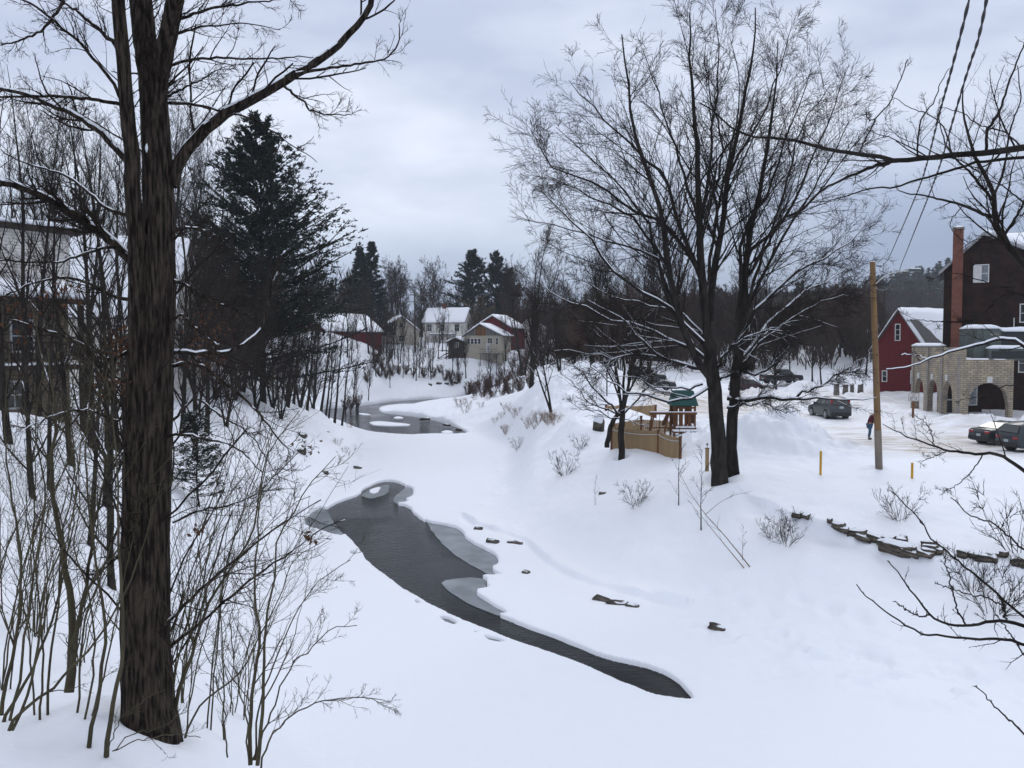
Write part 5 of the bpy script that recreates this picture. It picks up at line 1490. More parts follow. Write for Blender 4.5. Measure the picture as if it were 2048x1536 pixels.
def forest(name, n, xr, yr, zf, seed, evergreen, hh, mt, flakes, fs, sel=None):
    rng = np.random.default_rng(seed)
    X, Y = rng.uniform(*xr, n), rng.uniform(*yr, n)
    if sel is not None:
        k_ = sel(X, Y, rng)
        X, Y = X[k_], Y[k_]
        n = len(X)
    Z = zf(X, Y)
    Hh = rng.uniform(hh[0], hh[1], n)
    idx = np.repeat(np.arange(n), flakes)
    t = rng.random(len(idx)) ** .8
    a = rng.uniform(0, 6.28, len(idx))
    if evergreen:
        rad = Hh[idx] * .20 * (1.03 - t) * rng.uniform(.4, 1, len(idx))
        dr = nrm(np.column_stack([np.cos(a), np.sin(a), rng.uniform(-.3, .5, len(idx))]))
    else:
        rad = Hh[idx] * .22 * np.sin(np.clip(t * 3.0, 0, 3.1)) ** .6 * rng.uniform(0, 1, len(idx))
        dr = nrm(np.column_stack([np.cos(a) * .35, np.sin(a) * .35, np.full(len(idx), 1.0)]))
    c = np.column_stack([X[idx] + np.cos(a) * rad, Y[idx] + np.sin(a) * rad, Z[idx] + Hh[idx] * (.05 + .93 * t)])
    s2 = nrm(np.cross(dr, rng.normal(size=(len(idx), 3))))
    l_ = (fs * rng.uniform(.6, 1.3, len(idx)))[:, None]
    w_ = l_ * (.33 if evergreen else .055)
    Vv = np.stack([c - dr * l_ * .5, c + s2 * w_, c + dr * l_ * .6, c - s2 * w_], 1).reshape(-1, 3)
    Q = np.arange(len(idx))[:, None] * 4 + np.array([[0, 1, 2, 3]])
    A = Acc().add(Vv, Q)
    st = np.stack([np.column_stack([X, Y, Z - .5]), np.column_stack([X, Y, Z + Hh * .8])], 1)
    A.tubes(st, np.column_stack([Hh * .012, Hh * .004]), 3)
    return link(name, A.mesh(name, smooth=False), mt, kind='stuff')
o = forest('hill_forest', 3000, (-40, 560), (310, 640), hill_z, 301, True, (11, 19), M_NEEDLE2, 46, 2.6, lambda X, Y, r: (hill_z(X, Y) > 21 + 8 * fbm(X / 50, Y / 50, 3, 2)) & (r.random(len(X)) < .8))
o['label'] = 'dark evergreen forest covering the crest of the hill on the right'
o = forest('hillside_woods', 3800, (-60, 520), (300, 560), hill_z, 302, False, (9, 16), M_TWIGF, 60, 3.2)
o['label'] = 'grey-brown leafless woods on the lower hillside at right'
o = forest('undergrowth', 1500, (8, 110), (119, 230), lambda X, Y: height(X, Y), 303, False, (4, 9), M_TWIGU, 150, 1.3, lambda X, Y, r: (X / Y > .02) & (X / Y < .43))
o['label'] = 'brown leafless undergrowth filling the woodland floor beyond the parking lot'
o = forest('far_left_woods', 500, (-190, -30), (160, 300), lambda X, Y: height(X, Y), 304, False, (10, 17), M_TWIGF, 110, 2.2, lambda X, Y, r: X / Y < -.17)
o['label'] = 'grey leafless woods on the high ground beyond the left houses'
# ------------------------------------------------------------------ near left shrubs
rng = np.random.default_rng(77)
def shrub(name, label, cat, stems, r0, Yb, mt=M_TWIGG, group=None, n1=7, n2=4, n3=2, l1=.30, extra=None, seed=0, up=.05, tip=.0035, kids=True):
    """stems: list of pixel polylines (px, py) with their own depth drift"""
    rng = np.random.default_rng(900 + seed)
    L = []
    for i, st in enumerate(stems):
        r = r0[i] if isinstance(r0, (list, tuple)) else r0
        L.append(limb(yoff(st, Yb + rng.uniform(-.15, .15), rng.uniform(-.7, .9)), r, tip, 20, rng=rng, jit=.008, pw=.8))
    P, Rd = stackP(L)
    tk, cw = Acc().tubes(P, Rd, 7), Acc()
    a, b = sprout(rng, P, Rd, n1, .18, 1, (.35, .8), l1, .5, 8, .10, up, lmax=1.5, lmin=.15, rmin=.003)
    b = np.minimum(b, .008)
    c, d = sprout(rng, a, b, n2, .15, 1, (.4, .9), .42, .6, 6, .14, up, lmax=.6, lmin=.08, rmin=.0022)
    cw.tubes(a, b, 5).tubes(c, d, 4)
    if n3:
        e, f = sprout(rng, c, d, n3, .2, 1, (.4, .9), .5, .7, 4, .18, .02, lmax=.25, lmin=.04, rmin=.0017)
        cw.tubes(e, f, 3)
    root = P[0, 0].copy()
    root[2] = gz(root[0], root[1])
    return join_tree(name, root, label, cat, tk, cw, None, mt, mt, group, 'twigs')
def rooted(px, py):
    return [(px, py + 14), (px, py)]
SH = [
    ('two-stemmed sapling with olive bark just left of the big trunk foot', [[(213, 1512), (215, 1495), (228, 1397), (244, 1314), (243, 1190), (236, 1066), (240, 960), (228, 860), (215, 760)], [(178, 1495), (180, 1480), (203, 1355), (211, 1252), (195, 1148), (182, 1045), (170, 941), (176, 817), (190, 700)]], [.028, .024], 8.6),
    ('stout forked shrub with a thick short stump left of the big trunk', [[(138, 1385), (141, 1364), (143, 1320), (145, 1273), (137, 1169), (112, 1024), (104, 941), (112, 850), (100, 740), (90, 640)], [(141, 1364), (148, 1310), (155, 1250), (168, 1200), (195, 1148), (225, 1115), (262, 1095)], [(141, 1364), (150, 1270), (175, 1160), (190, 1050), (215, 930), (205, 800), (180, 660)]], [.055, .035, .028], 9.3),
    ('tall arching shrub stems at the left edge of the photograph', [[(3, 1430), (4, 1413), (33, 1273), (41, 1190), (37, 1074), (17, 941), (10, 830), (20, 700)], [(6, 1452), (8, 1438), (66, 1335), (108, 1231), (130, 1130), (150, 1000), (140, 860)], [(20, 1440), (35, 1380), (60, 1200), (90, 1000), (70, 860), (85, 720), (60, 600)]], [.022, .02, .016], 8.7),
    ('slanting brown shrub stems crossing in front of the stout stump', [[(18, 1462), (20, 1450), (120, 1360), (200, 1270), (262, 1160), (300, 1040), (330, 940)], [(25, 1460), (70, 1340), (90, 1180), (140, 1060), (160, 900), (200, 780)]], [.018, .016], 8.2),
    ('clump of straight upright shoots between the left edge and the stump', [[(80, 1450), (85, 1330), (80, 1200), (66, 1080), (72, 930), (50, 800)], [(96, 1452), (100, 1340), (118, 1200), (124, 1080), (150, 940), (140, 800), (160, 690)], [(70, 1448), (60, 1300), (40, 1150), (55, 1000), (48, 880)]], [.014, .016, .012], 9.0),
    ('bushy thin-stemmed shrub hugging the left side of the big trunk', [[(150, 1470), (160, 1350), (170, 1240), (215, 1120), (230, 1000), (226, 880), (250, 760)], [(160, 1475), (180, 1400), (190, 1300), (180, 1200), (150, 1090), (160, 960), (130, 840)], [(170, 1478), (210, 1340), (235, 1220), (262, 1100), (290, 980), (350, 900)]], [.014, .014, .012], 8.9),
    ('dark leaning stem rising from the right foot of the big trunk', [[(350, 1440), (352, 1409), (381, 1314), (414, 1219), (455, 1144), (505, 1066), (520, 980), (540, 900), (600, 820)], [(414, 1219), (410, 1150), (425, 1070), (440, 990), (470, 900)]], [.026, .012], 9.6),
    ('slender shrub arching right from beside the trunk foot', [[(370, 1475), (373, 1459), (414, 1397), (476, 1351), (518, 1273), (560, 1190), (590, 1120), (650, 1080)], [(372, 1475), (395, 1330), (430, 1220), (470, 1130), (560, 1030), (620, 990)]], [.013, .010], 9.3),
    ('many-stemmed spreading shrub right of the big trunk foot', [[(501, 1530), (501, 1517), (505, 1376), (522, 1273), (511, 1190), (515, 1086), (526, 962), (545, 870)], [(515, 1530), (518, 1480), (528, 1376), (529, 1264), (551, 1148), (555, 1078), (592, 1012), (629, 958), (671, 912)],
                                                             [(520, 1550), (522, 1533), (547, 1467), (605, 1417), (662, 1399), (710, 1397), (737, 1395), (770, 1402)], [(505, 1520), (538, 1438), (560, 1376), (590, 1320), (621, 1300), (660, 1260), (712, 1252)],
                                                             [(510, 1520), (520, 1400), (548, 1330), (590, 1230), (640, 1160), (700, 1120)], [(455, 1515), (453, 1500), (447, 1418), (414, 1314), (396, 1270)], [(498, 1520), (490, 1440), (470, 1330), (462, 1240), (475, 1180)]], [.024, .022, .012, .012, .012, .009, .010], 8.5),
    ('low twiggy shrub spraying over the snow in front of the big trunk', [[(230, 1500), (260, 1470), (320, 1455), (345, 1440), (360, 1420)], [(225, 1502), (280, 1480), (340, 1470), (400, 1475)], [(215, 1500), (240, 1440), (290, 1400), (330, 1380)]], [.006, .006, .006], 8.1)]
for i, (lab, st, r0, Yb) in enumerate(SH):
    big = i != 9
    shrub('bare_shrub' if i not in (0,) else 'sapling', lab, 'shrub' if i else 'sapling', st, r0, Yb, group=None, n1=10 if big else 5, n2=5, n3=3 if big else 1, seed=i, l1=.34 if i != 8 else .3)
# scattered shoots filling the thicket
rs = random.Random(21)
LABX = 'thin upright shoots of the brushy thicket around the big left trunk'
for i in range(13):
    bx, by = rs.uniform(-30, 500), 0
    Yb = rs.uniform(9.5, 15)
    X0 = (bx - 1024) / FPX * Yb
    g = gz(X0, Yb)
    by = 690 + (CZ - g) / Yb * FPX + 5
    st = []
    for j in range(rs.randint(3, 5)):
        h = rs.uniform(2.0, 4.6) / Yb * FPX
        lean = rs.uniform(-.25, .45) * h
        b_ = bx + rs.uniform(-25, 25)
        st.append([(b_, by + 8), (b_ + lean * .1, by - h * .25), (b_ + lean * .35 + rs.uniform(-12, 12), by - h * .55), (b_ + lean * .7 + rs.uniform(-15, 15), by - h * .8), (b_ + lean, by - h)])
    shrub('thicket_shoots', LABX, 'shrub', st, .012, Yb, group='shoots of the brushy thicket on the near left bank', n1=9, n2=5, n3=2, seed=40 + i, l1=.34)
# dead leaves hanging on in the thicket
A = Acc()
rng = np.random.default_rng(3)
cs = []
for (px, py, Y, n, s) in [(240, 690, 9.4, 60, .09), (420, 660, 30, 90, .5), (410, 720, 30, 60, .4), (610, 905, 60, 50, .6), (400, 1060, 9.3, 16, .04), (620, 1075, 9.6, 18, .04), (40, 640, 8.9, 40, .12), (130, 590, 9, 30, .10), (230, 770, 9.2, 30, .08)]:
    c = at(px, py, Y)
    cs.append(c + rng.normal(size=(n, 3)) * s)
c = np.vstack(cs)
n = len(c)
dr = nrm(rng.normal(size=(n, 3)))
s2 = nrm(np.cross(dr, rng.normal(size=(n, 3))))
l_ = (np.hypot(c[:, 0], c[:, 1]) * .0022 + .012)[:, None] * rng.uniform(.7, 1.3, (n, 1))
Vn = np.stack([c - dr * l_, c + s2 * l_ * .5, c + dr * l_, c - s2 * l_ * .5], 1).reshape(-1, 3)
link('dead_leaves', mesh_np('dead_leaves', Vn, np.arange(n)[:, None] * 4 + np.array([[0, 1, 2, 3]]), smooth=False), M_LEAF, kind='stuff', label='withered brown leaves clinging in clusters to the thicket')
# ------------------------------------------------------------------ branches reaching in from the right
rng = np.random.default_rng(8)
def edge_tree(name, label, LB, Y0_, base, trunk, n1, n2, l1, seed, spurs=0, rt=.14, snow_rows=(), tw=.02, sn_thr=.6, lmax=1.2, joinpts=None):
    rng = np.random.default_rng(seed)
    L = [limb(yoff(p, Y0_ + (d0 if len(q) else 0), (q[0] if q else 0)), a, b_, 26, rng=rng, jit=.006) for p, a, b_, d0, *q in LB]
    P, Rd = stackP(L)
    tk = Acc()
    TP = spline(trunk, 26)[None]
    tk.tubes(TP, np.linspace(rt * 1.25, rt * .6, 26)[None], 14)
    # each limb is carried back to the trunk
    con = []
    for i in (joinpts if joinpts is not None else range(len(P))):
        p = P[i, 0]
        j = int(np.argmin(np.abs(TP[0, :, 2] - (p[2] - .4))))
        con.append((spline([TP[0, j], (TP[0, j] + p) / 2 + [0, 0, -.08], p], 26), np.linspace(Rd[i, 0] * 1.35, Rd[i, 0], 26)))
    CPp, CR = stackP(con)
    tk.tubes(CPp, CR, 8).tubes(P, Rd, 8)
    cw = Acc()
    a, b = sprout(rng, P, Rd, n1, .03, 1, (.5, 1.1), l1, .4, 8, .12, .06, lmax=lmax, lmin=.08, rmin=.003)
    c, d = sprout(rng, a, b, n2, .1, 1, (.5, 1.0), .42, .6, 6, .16, .05, lmax=.5, lmin=.05, rmin=.0025)
    cw.tubes(a, b, 5).tubes(c, d, 4)
    if spurs:
        e, f = sprout(rng, P, Rd, spurs, .02, 1, (.5, .9), .03, .5, 4, .15, .05, lmax=.07, lmin=.025, rmin=.0035)
        cw.tubes(e, f * 1.1, 5)
        e, f = sprout(rng, a, b, 5, .05, 1, (.5, .9), .06, .7, 4, .15, .05, lmax=.04, lmin=.015, rmin=.003)
        cw.tubes(e, f, 4)
    else:
        e, f = sprout(rng, c, d, 2, .2, 1, (.4, .9), .5, .7, 4, .18, .02, lmax=.3, lmin=.05, rmin=.002)
        cw.tubes(e, f, 3)
    sn = Acc()
    if len(snow_rows):
        sr = list(snow_rows)
        sn.tubes(*snow_on(P[sr], Rd[sr], rng, .4, .18, .6, .8), 7)
    return join_tree(name, base, label, 'tree', tk, cw, sn, M_BARK, M_TWIG)
UP = [([(2080, 292), (2048, 295), (1972, 305), (1905, 310), (1844, 318), (1790, 322), (1752, 312), (1702, 306), (1651, 298), (1600, 283), (1545, 276), (1501, 272), (1465, 255), (1433, 228), (1400, 205)], .050, .010, 0, .8),
      ([(1795, 322), (1759, 328), (1718, 345), (1668, 366), (1634, 389), (1600, 420), (1570, 440)], .028, .006, .35, .5), ([(2080, 312), (2048, 315), (1955, 325), (1922, 335), (1864, 352), (1817, 366), (1790, 374), (1752, 376), (1718, 383), (1668, 400), (1620, 405)], .026, .006, .3, .6),
      ([(1718, 305), (1735, 270), (1752, 237), (1783, 200), (1803, 152), (1815, 118)], .012, .007, .55, -.4), ([(1834, 315), (1837, 264), (1844, 237), (1867, 203), (1880, 170), (1898, 135)], .014, .005, .2, .6),
      ([(1752, 237), (1740, 240), (1733, 228), (1732, 216)], .008, .006, .4, 0), ([(1905, 308), (1890, 260), (1860, 230), (1820, 215), (1780, 190)], .012, .004, .2, .5), ([(1972, 304), (1975, 260), (2000, 220), (2020, 160), (2048, 90), (2070, 60)], .022, .008, .1, .8),
      ([(2045, 295), (2010, 265), (1960, 250), (1920, 225), (1880, 215)], .012, .004, .1, -.9), ([(2060, 700), (2020, 677), (1965, 687), (1905, 703), (1853, 720), (1822, 732), (1774, 739)], .030, .007, .6, .8), ([(1856, 719), (1834, 711), (1815, 708), (1801, 709)], .010, .006, 1.1, .1),
      ([(2070, 960), (2048, 941), (2008, 914), (1984, 907), (1941, 907), (1901, 902), (1865, 891), (1822, 876), (1782, 857), (1765, 848)], .030, .005, 0, .4), ([(1867, 889), (1863, 867), (1853, 848), (1830, 830)], .009, .004, .3, -.3), ([(1965, 908), (1951, 933), (1922, 964), (1882, 988)], .010, .004, .1, .3),
      ([(1894, 902), (1858, 917), (1834, 924)], .008, .003, .25, .3), ([(1882, 643), (1834, 639), (1815, 630), (1792, 619)], .012, .005, 1.5, .2), ([(2075, 600), (2013, 587), (1950, 640), (1882, 643)], .016, .012, 1.0, .5), ([(2075, 560), (2020, 575), (1960, 560), (1900, 545), (1860, 560)], .012, .004, .8, .8),
      ([(2080, 780), (2020, 770), (1970, 790), (1920, 800)], .012, .004, .8, .6), ([(2080, 430), (2040, 400), (2000, 370), (1960, 360), (1930, 380)], .014, .004, .5, -.7)]
b0 = np.array([10.6, 12.2, gz(10.6, 12.2)])
edge_tree('overhanging_tree', 'tree standing off to the right whose long dark limbs reach in over the shingled house', UP, 12.2, b0, [b0 - [0, 0, .4], b0 + [-.1, 0, 2], b0 + [-.3, 0, 5], b0 + [-.6, .1, 9], b0 + [-.7, .1, 12]], 9, 5, .30, 3, snow_rows=(9, 10, 15), joinpts=(0, 2, 9, 11, 16, 17, 18, 19), rt=.2)
UT = [([(2130, 640), (2080, 560), (2037, 520), (2006, 474), (1989, 440), (1988, 389), (1966, 345), (1945, 300), (1930, 240), (1925, 180)], .085, .012, 0, .8), ([(1984, 436), (1932, 413), (1871, 396), (1803, 383), (1790, 370)], .035, .006, 0, .8), ([(1985, 400), (1960, 370), (1939, 345), (1898, 301), (1881, 254), (1878, 220)], .030, .006, 0, -.6),
      ([(2006, 474), (2040, 420), (2070, 350), (2090, 280)], .03, .012, .1, .3), ([(1989, 390), (2010, 330), (2020, 260), (2040, 200), (2035, 130)], .025, .008, .1, .9), ([(1970, 350), (1990, 300), (2000, 240), (1990, 190), (2010, 130)], .016, .006, .2, .4), ([(2020, 495), (1985, 478), (1950, 480), (1920, 500)], .014, .005, .1, -.4),
      ([(1925, 410), (1900, 450), (1930, 490), (1945, 530)], .010, .004, .3, .3), ([(1960, 345), (1920, 320), (1880, 310), (1840, 290), (1800, 275), (1770, 245)], .016, .004, .3, .7), ([(2060, 540), (2050, 480), (2060, 400), (2040, 330)], .02, .006, .2, .7)]
b1 = np.array([15.3, 18.5, gz(15.3, 18.5)])
edge_tree('right_edge_tree', 'dense bare tree at the right edge whose dark fork crosses the shingled house roof', UT, 16.5, b1, [b1 - [0, 0, .4], b1 + [-.1, 0, 2], b1 + [-.3, -.3, 5], b1 + [-.5, -.6, 9]], 13, 6, .36, 4, joinpts=(0,), rt=.2, lmax=1.8)
LO = [([(2090, 1300), (2048, 1289), (2007, 1277), (1952, 1277), (1898, 1273), (1844, 1266), (1815, 1251), (1786, 1235), (1753, 1208), (1724, 1186), (1714, 1166)], .014, .004, 0, .2), ([(2090, 1262), (2048, 1251), (2007, 1241), (1970, 1244), (1934, 1250), (1891, 1248), (1862, 1230), (1833, 1197), (1815, 1175), (1777, 1121)], .017, .004, 0, .3),
      ([(1931, 1249), (1913, 1212), (1902, 1168), (1885, 1107)], .008, .004, .05, .2), ([(2090, 1262), (2048, 1233), (1996, 1190), (1963, 1161), (1898, 1107), (1862, 1074), (1844, 1045), (1815, 1013), (1779, 980)], .012, .004, .1, .5), ([(1862, 1230), (1840, 1232), (1815, 1220), (1790, 1204)], .007, .004, .1, 0),
      ([(2014, 1242), (2005, 1205), (1996, 1190)], .009, .007, .1, 0), ([(2007, 1212), (1967, 1194), (1920, 1183), (1869, 1166)], .007, .003, .2, .1), ([(2090, 1120), (2048, 1098), (2007, 1063), (1985, 1045), (1949, 1034), (1923, 1016), (1902, 995)], .010, .004, .3, .3), ([(2090, 1510), (2048, 1469), (2028, 1447), (1989, 1411), (1963, 1382), (1952, 1371)], .010, .004, -.3, .1),
      ([(2048, 1310), (2025, 1275), (2005, 1245), (1990, 1225)], .007, .004, .1, .1)]
b2 = np.array([6.9, 6.6, gz(6.9, 6.6)])
edge_tree('near_right_sapling', 'sapling with knobbly budded twigs reaching in at the lower right corner', LO, 7.0, b2, [b2 - [0, 0, .4], b2 + [-.05, .1, 1], b2 + [-.15, .2, 2.5], b2 + [-.2, .3, 4]], 3, 1.2, .16, 5, spurs=26, joinpts=(0, 1, 3, 7, 8), rt=.035, lmax=.35)
# ------------------------------------------------------------------ pole, lamp arm, service wires
M_POLE = mat('pine_pole', (.24, .14, .055), .8, col2=(.16, .10, .055), scale=5, stretch=(1, 1, .12), bump=.4, bscale=9, ramp=(.3, .7))
pb = ground(1758, 937)
pt = at(1745, 524, pb[1] - .2)
UPo = empty('utility_pole', pb, 'tall leaning pale wooden utility pole with curved white lamp arm beside the lot', 'utility pole')
rel = pt - pb
MB().tube((0, 0, 0) - rel * .05, rel, .165, .125, 20).build('post', M_POLE, UPo, smooth=True)
M_POLEB = mat('grey_pole_foot', (.15, .13, .11), .9, col2=(.24, .2, .16), scale=8, stretch=(1, 1, .1), bump=.4)
MB().tube(rel * -.04, rel * .19, .172, .166, 20, cap=False).build('weathered_foot', M_POLEB, UPo, smooth=True)
def loc_(px, py, dy=0):
    return at(px, py, pb[1] - .25 + dy) - pb
arm = spline([loc_(1752, 567), loc_(1762, 558), loc_(1780, 547), loc_(1800, 543), loc_(1822, 541)], 14)
a_ = MB().path([tuple(p) for p in arm], .03, 8).build('lamp_arm', M_WHITE, UPo, smooth=True)
h0 = loc_(1819, 541)
MB().box(-.05, .55, -.14, .14, -.05, .06, Matrix.Translation(h0)).build('lamp_head', M_METALG, a_, bevel=.03)
MB().box(.0, .5, -.12, .12, .061, .12, Matrix.Translation(h0)).build('snow', M_SNOW, a_, bevel=.03)
cv = spline([loc_(1750, 566), loc_(1752, 575), loc_(1762, 580), loc_(1774, 578), loc_(1782, 570)], 12)
MB().path([tuple(p) for p in cv], .018, 6).build('cable_loop', M_CONC, UPo, smooth=True)
MB().tube(tuple(loc_(1753, 532)), tuple(loc_(1762, 532)), .03, .03, 8).build('insulator', M_DARKM, UPo)
sc_ = MB()
for f in (.42, .55, .66, .74):
    q = rel * f
    sc_.tube((q[0] + .02, q[1] - .17, q[2]), (q[0] + .02, q[1] - .13, q[2] + .01), .025, .025, 8)
sc_.build('knot', M_BARK0, UPo)
q = rel * 1.0
MB().tube(tuple(q), tuple(q + [0, 0, .05]), .125, .09, 14).build('snow', M_SNOW, UPo, smooth=True)
M_WIRE = mat('black_cable', (.012, .012, .013), .5)
def twisted(name, pts, label, r=.012, pitch=.42, grp=None, two=True):
    w_ = [at(p[0], p[1], p[2]) for p in pts]
    P = spline(w_, 60)
    L = np.linalg.norm(np.diff(P, axis=0), axis=1).sum()
    n = int(L / pitch * 7)
    P = spline(P, max(n, 40))
    T = nrm(np.gradient(P, axis=0))
    U = nrm(np.cross(T, [[0, 0, 1.]]))
    W = np.cross(T, U)
    ph = np.linspace(0, L / pitch * 2 * math.pi, len(P))[:, None]
    A = Acc()
    for k in range(2 if two else 1):
        o_ = (np.cos(ph + k * math.pi) * U + np.sin(ph + k * math.pi) * W) * r * (1.0 if two else 0)
        A.tubes((P + o_)[None], np.full((1, len(P)), r), 6)
    return link(name, A.mesh(name), M_WIRE, label=label, category='cable', **({'group': grp} if grp else {}))
G_ = 'twisted service cables running to the pole'
twisted('twisted_cable', [(1758, 537, pb[1]), (1775, 520, 36), (1800, 465, 26), (1828, 400, 19), (1850, 340, 15.5), (1878, 230, 12), (1900, 150, 10), (1926, 50, 8.4), (1942, -20, 7.6), (1975, -200, 6)], 'left one of two twisted black cables sweeping down to the wooden pole', .0085, .95, G_)
twisted('twisted_cable', [(1758, 540, pb[1]), (1790, 552, 40), (1806, 520, 32), (1828, 465, 23), (1856, 395, 17.5), (1880, 330, 14.5), (1906, 240, 12), (1936, 140, 10), (1956, 80, 8.8), (1974, -5, 7.6), (2010, -190, 6)], 'right one of two twisted black cables sweeping down to the wooden pole', .0085, .95, G_)
twisted('thin_wire', [(1742, 538, pb[1]), (1725, 552, 48), (1700, 568, 58), (1660, 585, 72), (1600, 600, 95)], 'thin wire leaving the wooden pole toward the woods on the left', .012, .4, None, False)
M_YEL = mat('yellow_paint', (.55, .30, .01), .5, col2=(.48, .26, .01), scale=6)
for px, p0, p1, lab in [(1641, 950, 903, 'taller yellow marker post standing in deep snow left of the pole'), (1824, 957, 926, 'shorter yellow marker post standing in snow right of the pole')]:
    g = ground(px, p0)
    hgt = (p0 - p1) / FPX * g[1]
    o = empty('marker_post', g, lab, 'marker post', 'yellow marker posts along the lot edge')
    MB().tube((0, 0, -.3), (0, 0, hgt), .055, .055, 14).build('post', M_YEL, o, smooth=False)
    MB().tube((0, 0, hgt), (0, 0, hgt + .02), .058, .05, 14).build('cap', M_YEL, o)
# ------------------------------------------------------------------ playground
M_CEDAR = mat('cedar_fence', (.34, .235, .125), .8, col2=(.27, .185, .10), scale=3, stretch=(1, 1, .15), bump=.3, bscale=9)
M_CEDD = mat('brown_lumber', (.16, .065, .022), .7, col2=(.11, .045, .018), scale=5, stretch=(1, 1, .3))
M_TARP = mat('green_canopy', (.006, .075, .065), .55, col2=(.008, .06, .055), scale=2)
def PX(px, Y):
    return (px - 1024) / FPX * Y
def fence(label, pts, zt, seed=0, dip=.16, cord=False, zpost=.25, endround=False):
    """pts: (X, Y) corners, zt: height of the top at each corner"""
    c = pts[0]
    o = empty('picket_fence', (c[0], c[1], gz(*c)), label, 'fence', 'wooden fences round the playground')
    base = Vector(o.location)
    posts = []
    for i in range(len(pts) - 1):
        a, b = np.array(pts[i]), np.array(pts[i + 1])
        L = np.hypot(*(b - a))
        u = (b - a) / L
        nn = np.array([u[1], -u[0]])
        n = max(3, int(L / .115))
        mb = MB()
        for k in range(n):
            f0, f1 = k / n, (k + .93) / n
            fm = (f0 + f1) / 2
            top = zt[i] + (zt[i + 1] - zt[i]) * fm - dip * math.sin(math.pi * fm)
            p0, p1 = a + u * L * f0, a + u * L * f1
            if endround and i == len(pts) - 2 and fm > .86:
                top -= .12 * ((fm - .86) / .14) ** 2
            zb = min(gz(*p0), gz(*p1)) - .25
            q = [(p0[0], p0[1]), (p1[0], p1[1]), (p1[0] + nn[0] * .02, p1[1] + nn[1] * .02), (p0[0] + nn[0] * .02, p0[1] + nn[1] * .02)]
            pm = (p0 + p1) / 2
            V = [(x, y, zb) for x, y in q] + [(x, y, top) for x, y in q] + [(pm[0], pm[1], top + .06), (pm[0] + nn[0] * .02, pm[1] + nn[1] * .02, top + .06)]
            V = [(x - base.x, y - base.y, z - base.z) for x, y, z in V]
            mb.add(V, [(0, 3, 2, 1), (0, 1, 5, 8, 4), (3, 7, 9, 6, 2), (1, 2, 6, 5), (0, 4, 7, 3), (4, 8, 9, 7), (8, 5, 6, 9)])
        mb.build('picket_panel', M_CEDAR, o)
        if cord:
            cp = []
            for k in range(13):
                f = k / 12
                p = a + u * L * f + nn * .05
                cp.append((p[0] - base.x, p[1] - base.y, zt[i] + (zt[i + 1] - zt[i]) * f - .14 - .12 * math.sin(math.pi * f) - base.z))
            MB().path(cp, .022, 6).build('white_cord', M_WHITE, o)
    for i, p in enumerate(pts):
        g = gz(*p)
        x, y = p[0] - base.x, p[1] - base.y
        q = MB().box(x - .07, x + .07, y - .07, y + .07, g - .4 - base.z, zt[i] + zpost - base.z).build('post', M_CEDD, o)
        MB().box(x - .09, x + .09, y - .09, y + .09, zt[i] + zpost - base.z, zt[i] + zpost + .04 - base.z).build('cap', M_CEDD, q)
    return o
Yf = 50
fence('front wooden picket fence with drooping white cord around the playground', [(PX(1224, 50.5), 50.5), (PX(1318, 48.5), 48.5), (PX(1362, 46.5), 46.5)], [4.66, 4.58, 4.42], dip=.05, cord=True, zpost=.08, endround=True)
fence('middle wooden picket fence running behind the swing beam', [(PX(1229, 54), 54), (PX(1283, 55.5), 55.5), (PX(1346, 55), 55)], [4.50, 4.62, 4.55], dip=-.04)
fence('back wooden fence panel with deep snow drifted against it', [(PX(1212, 61), 61), (PX(1240, 63), 63), (PX(1312, 64), 64)], [5.2, 5.05, 5.0], dip=.08, zpost=.0)
PY_ = 52.0
pc = (PX(1366, PY_), PY_)
pz = gz(*pc)
PS = empty('play_tower', (pc[0], pc[1], pz - .2), 'wooden playground climbing tower with dark green canopy and swing beam', 'play set')
for xx in (-.62, .62):
    for yy in (-.6, .6):
        MB().box(xx - .055, xx + .055, yy - .055, yy + .055, -.3, 2.2).build('post', M_CEDD, PS)
dk = MB().box(-.7, .7, -.7, .7, .72, .80).build('platform', M_CEDD, PS)
MB().box(-.55, .62, -.78, .5, .802, .90).build('snow', M_SNOW, dk, bevel=.04)
MB().box(-.8, .75, -1.35, -.7, .55, .62).build('bench_board', M_CEDD, PS)
MB().box(-.78, .73, -1.33, -.72, .622, .72).build('snow', M_SNOW, PS, bevel=.04)
for (x0, x1, yy) in [(-.56, -.40, -.6), (-.34, -.1, -.62), (.0, .16, -.58), (.22, .38, -.6), (-.5, -.3, .6), (-.1, .1, .6), (.3, .5, .6)]:
    MB().box(x0, x1, yy - .015, yy + .015, .8, 2.15).build('slat', M_CEDD, PS)
MB().box(-.56, -.2, .59, .64, 1.0, 2.1).box(.62, .66, -.4, .4, 1.0, 1.6).build('side_panel', M_CEDD, PS)
for yy in (-.6, .6):
    MB().box(-.68, .68, yy - .05, yy + .05, 1.95, 2.05).build('rail', M_CEDD, PS)
MB().box(-.68, .68, -.66, -.6, .3, .38).build('rail', M_CEDD, PS)
ld = MB().box(.1, .17, -1.6, -1.53, -.3, .55).box(-.75, -.68, -1.33, -1.26, -.3, .55).box(.68, .75, -1.33, -1.26, -.3, .55).build('bench_leg', M_CEDD, PS)
cn = MB().add([(-.82, -.8, 2.12), (.82, -.8, 2.12), (.82, .8, 2.12), (-.82, .8, 2.12), (-.62, -.22, 3.02), (.62, -.22, 3.02), (.62, .22, 3.02), (-.62, .22, 3.02)],
              [(0, 1, 5, 4), (2, 3, 7, 6), (1, 2, 6, 5), (3, 0, 4, 7), (4, 5, 6, 7), (3, 2, 1, 0)]).build('canopy', M_TARP, PS, bevel=.05)
MB().box(-.5, .5, -.15, .15, 3.022, 3.07).build('snow', M_SNOW, cn, bevel=.03)
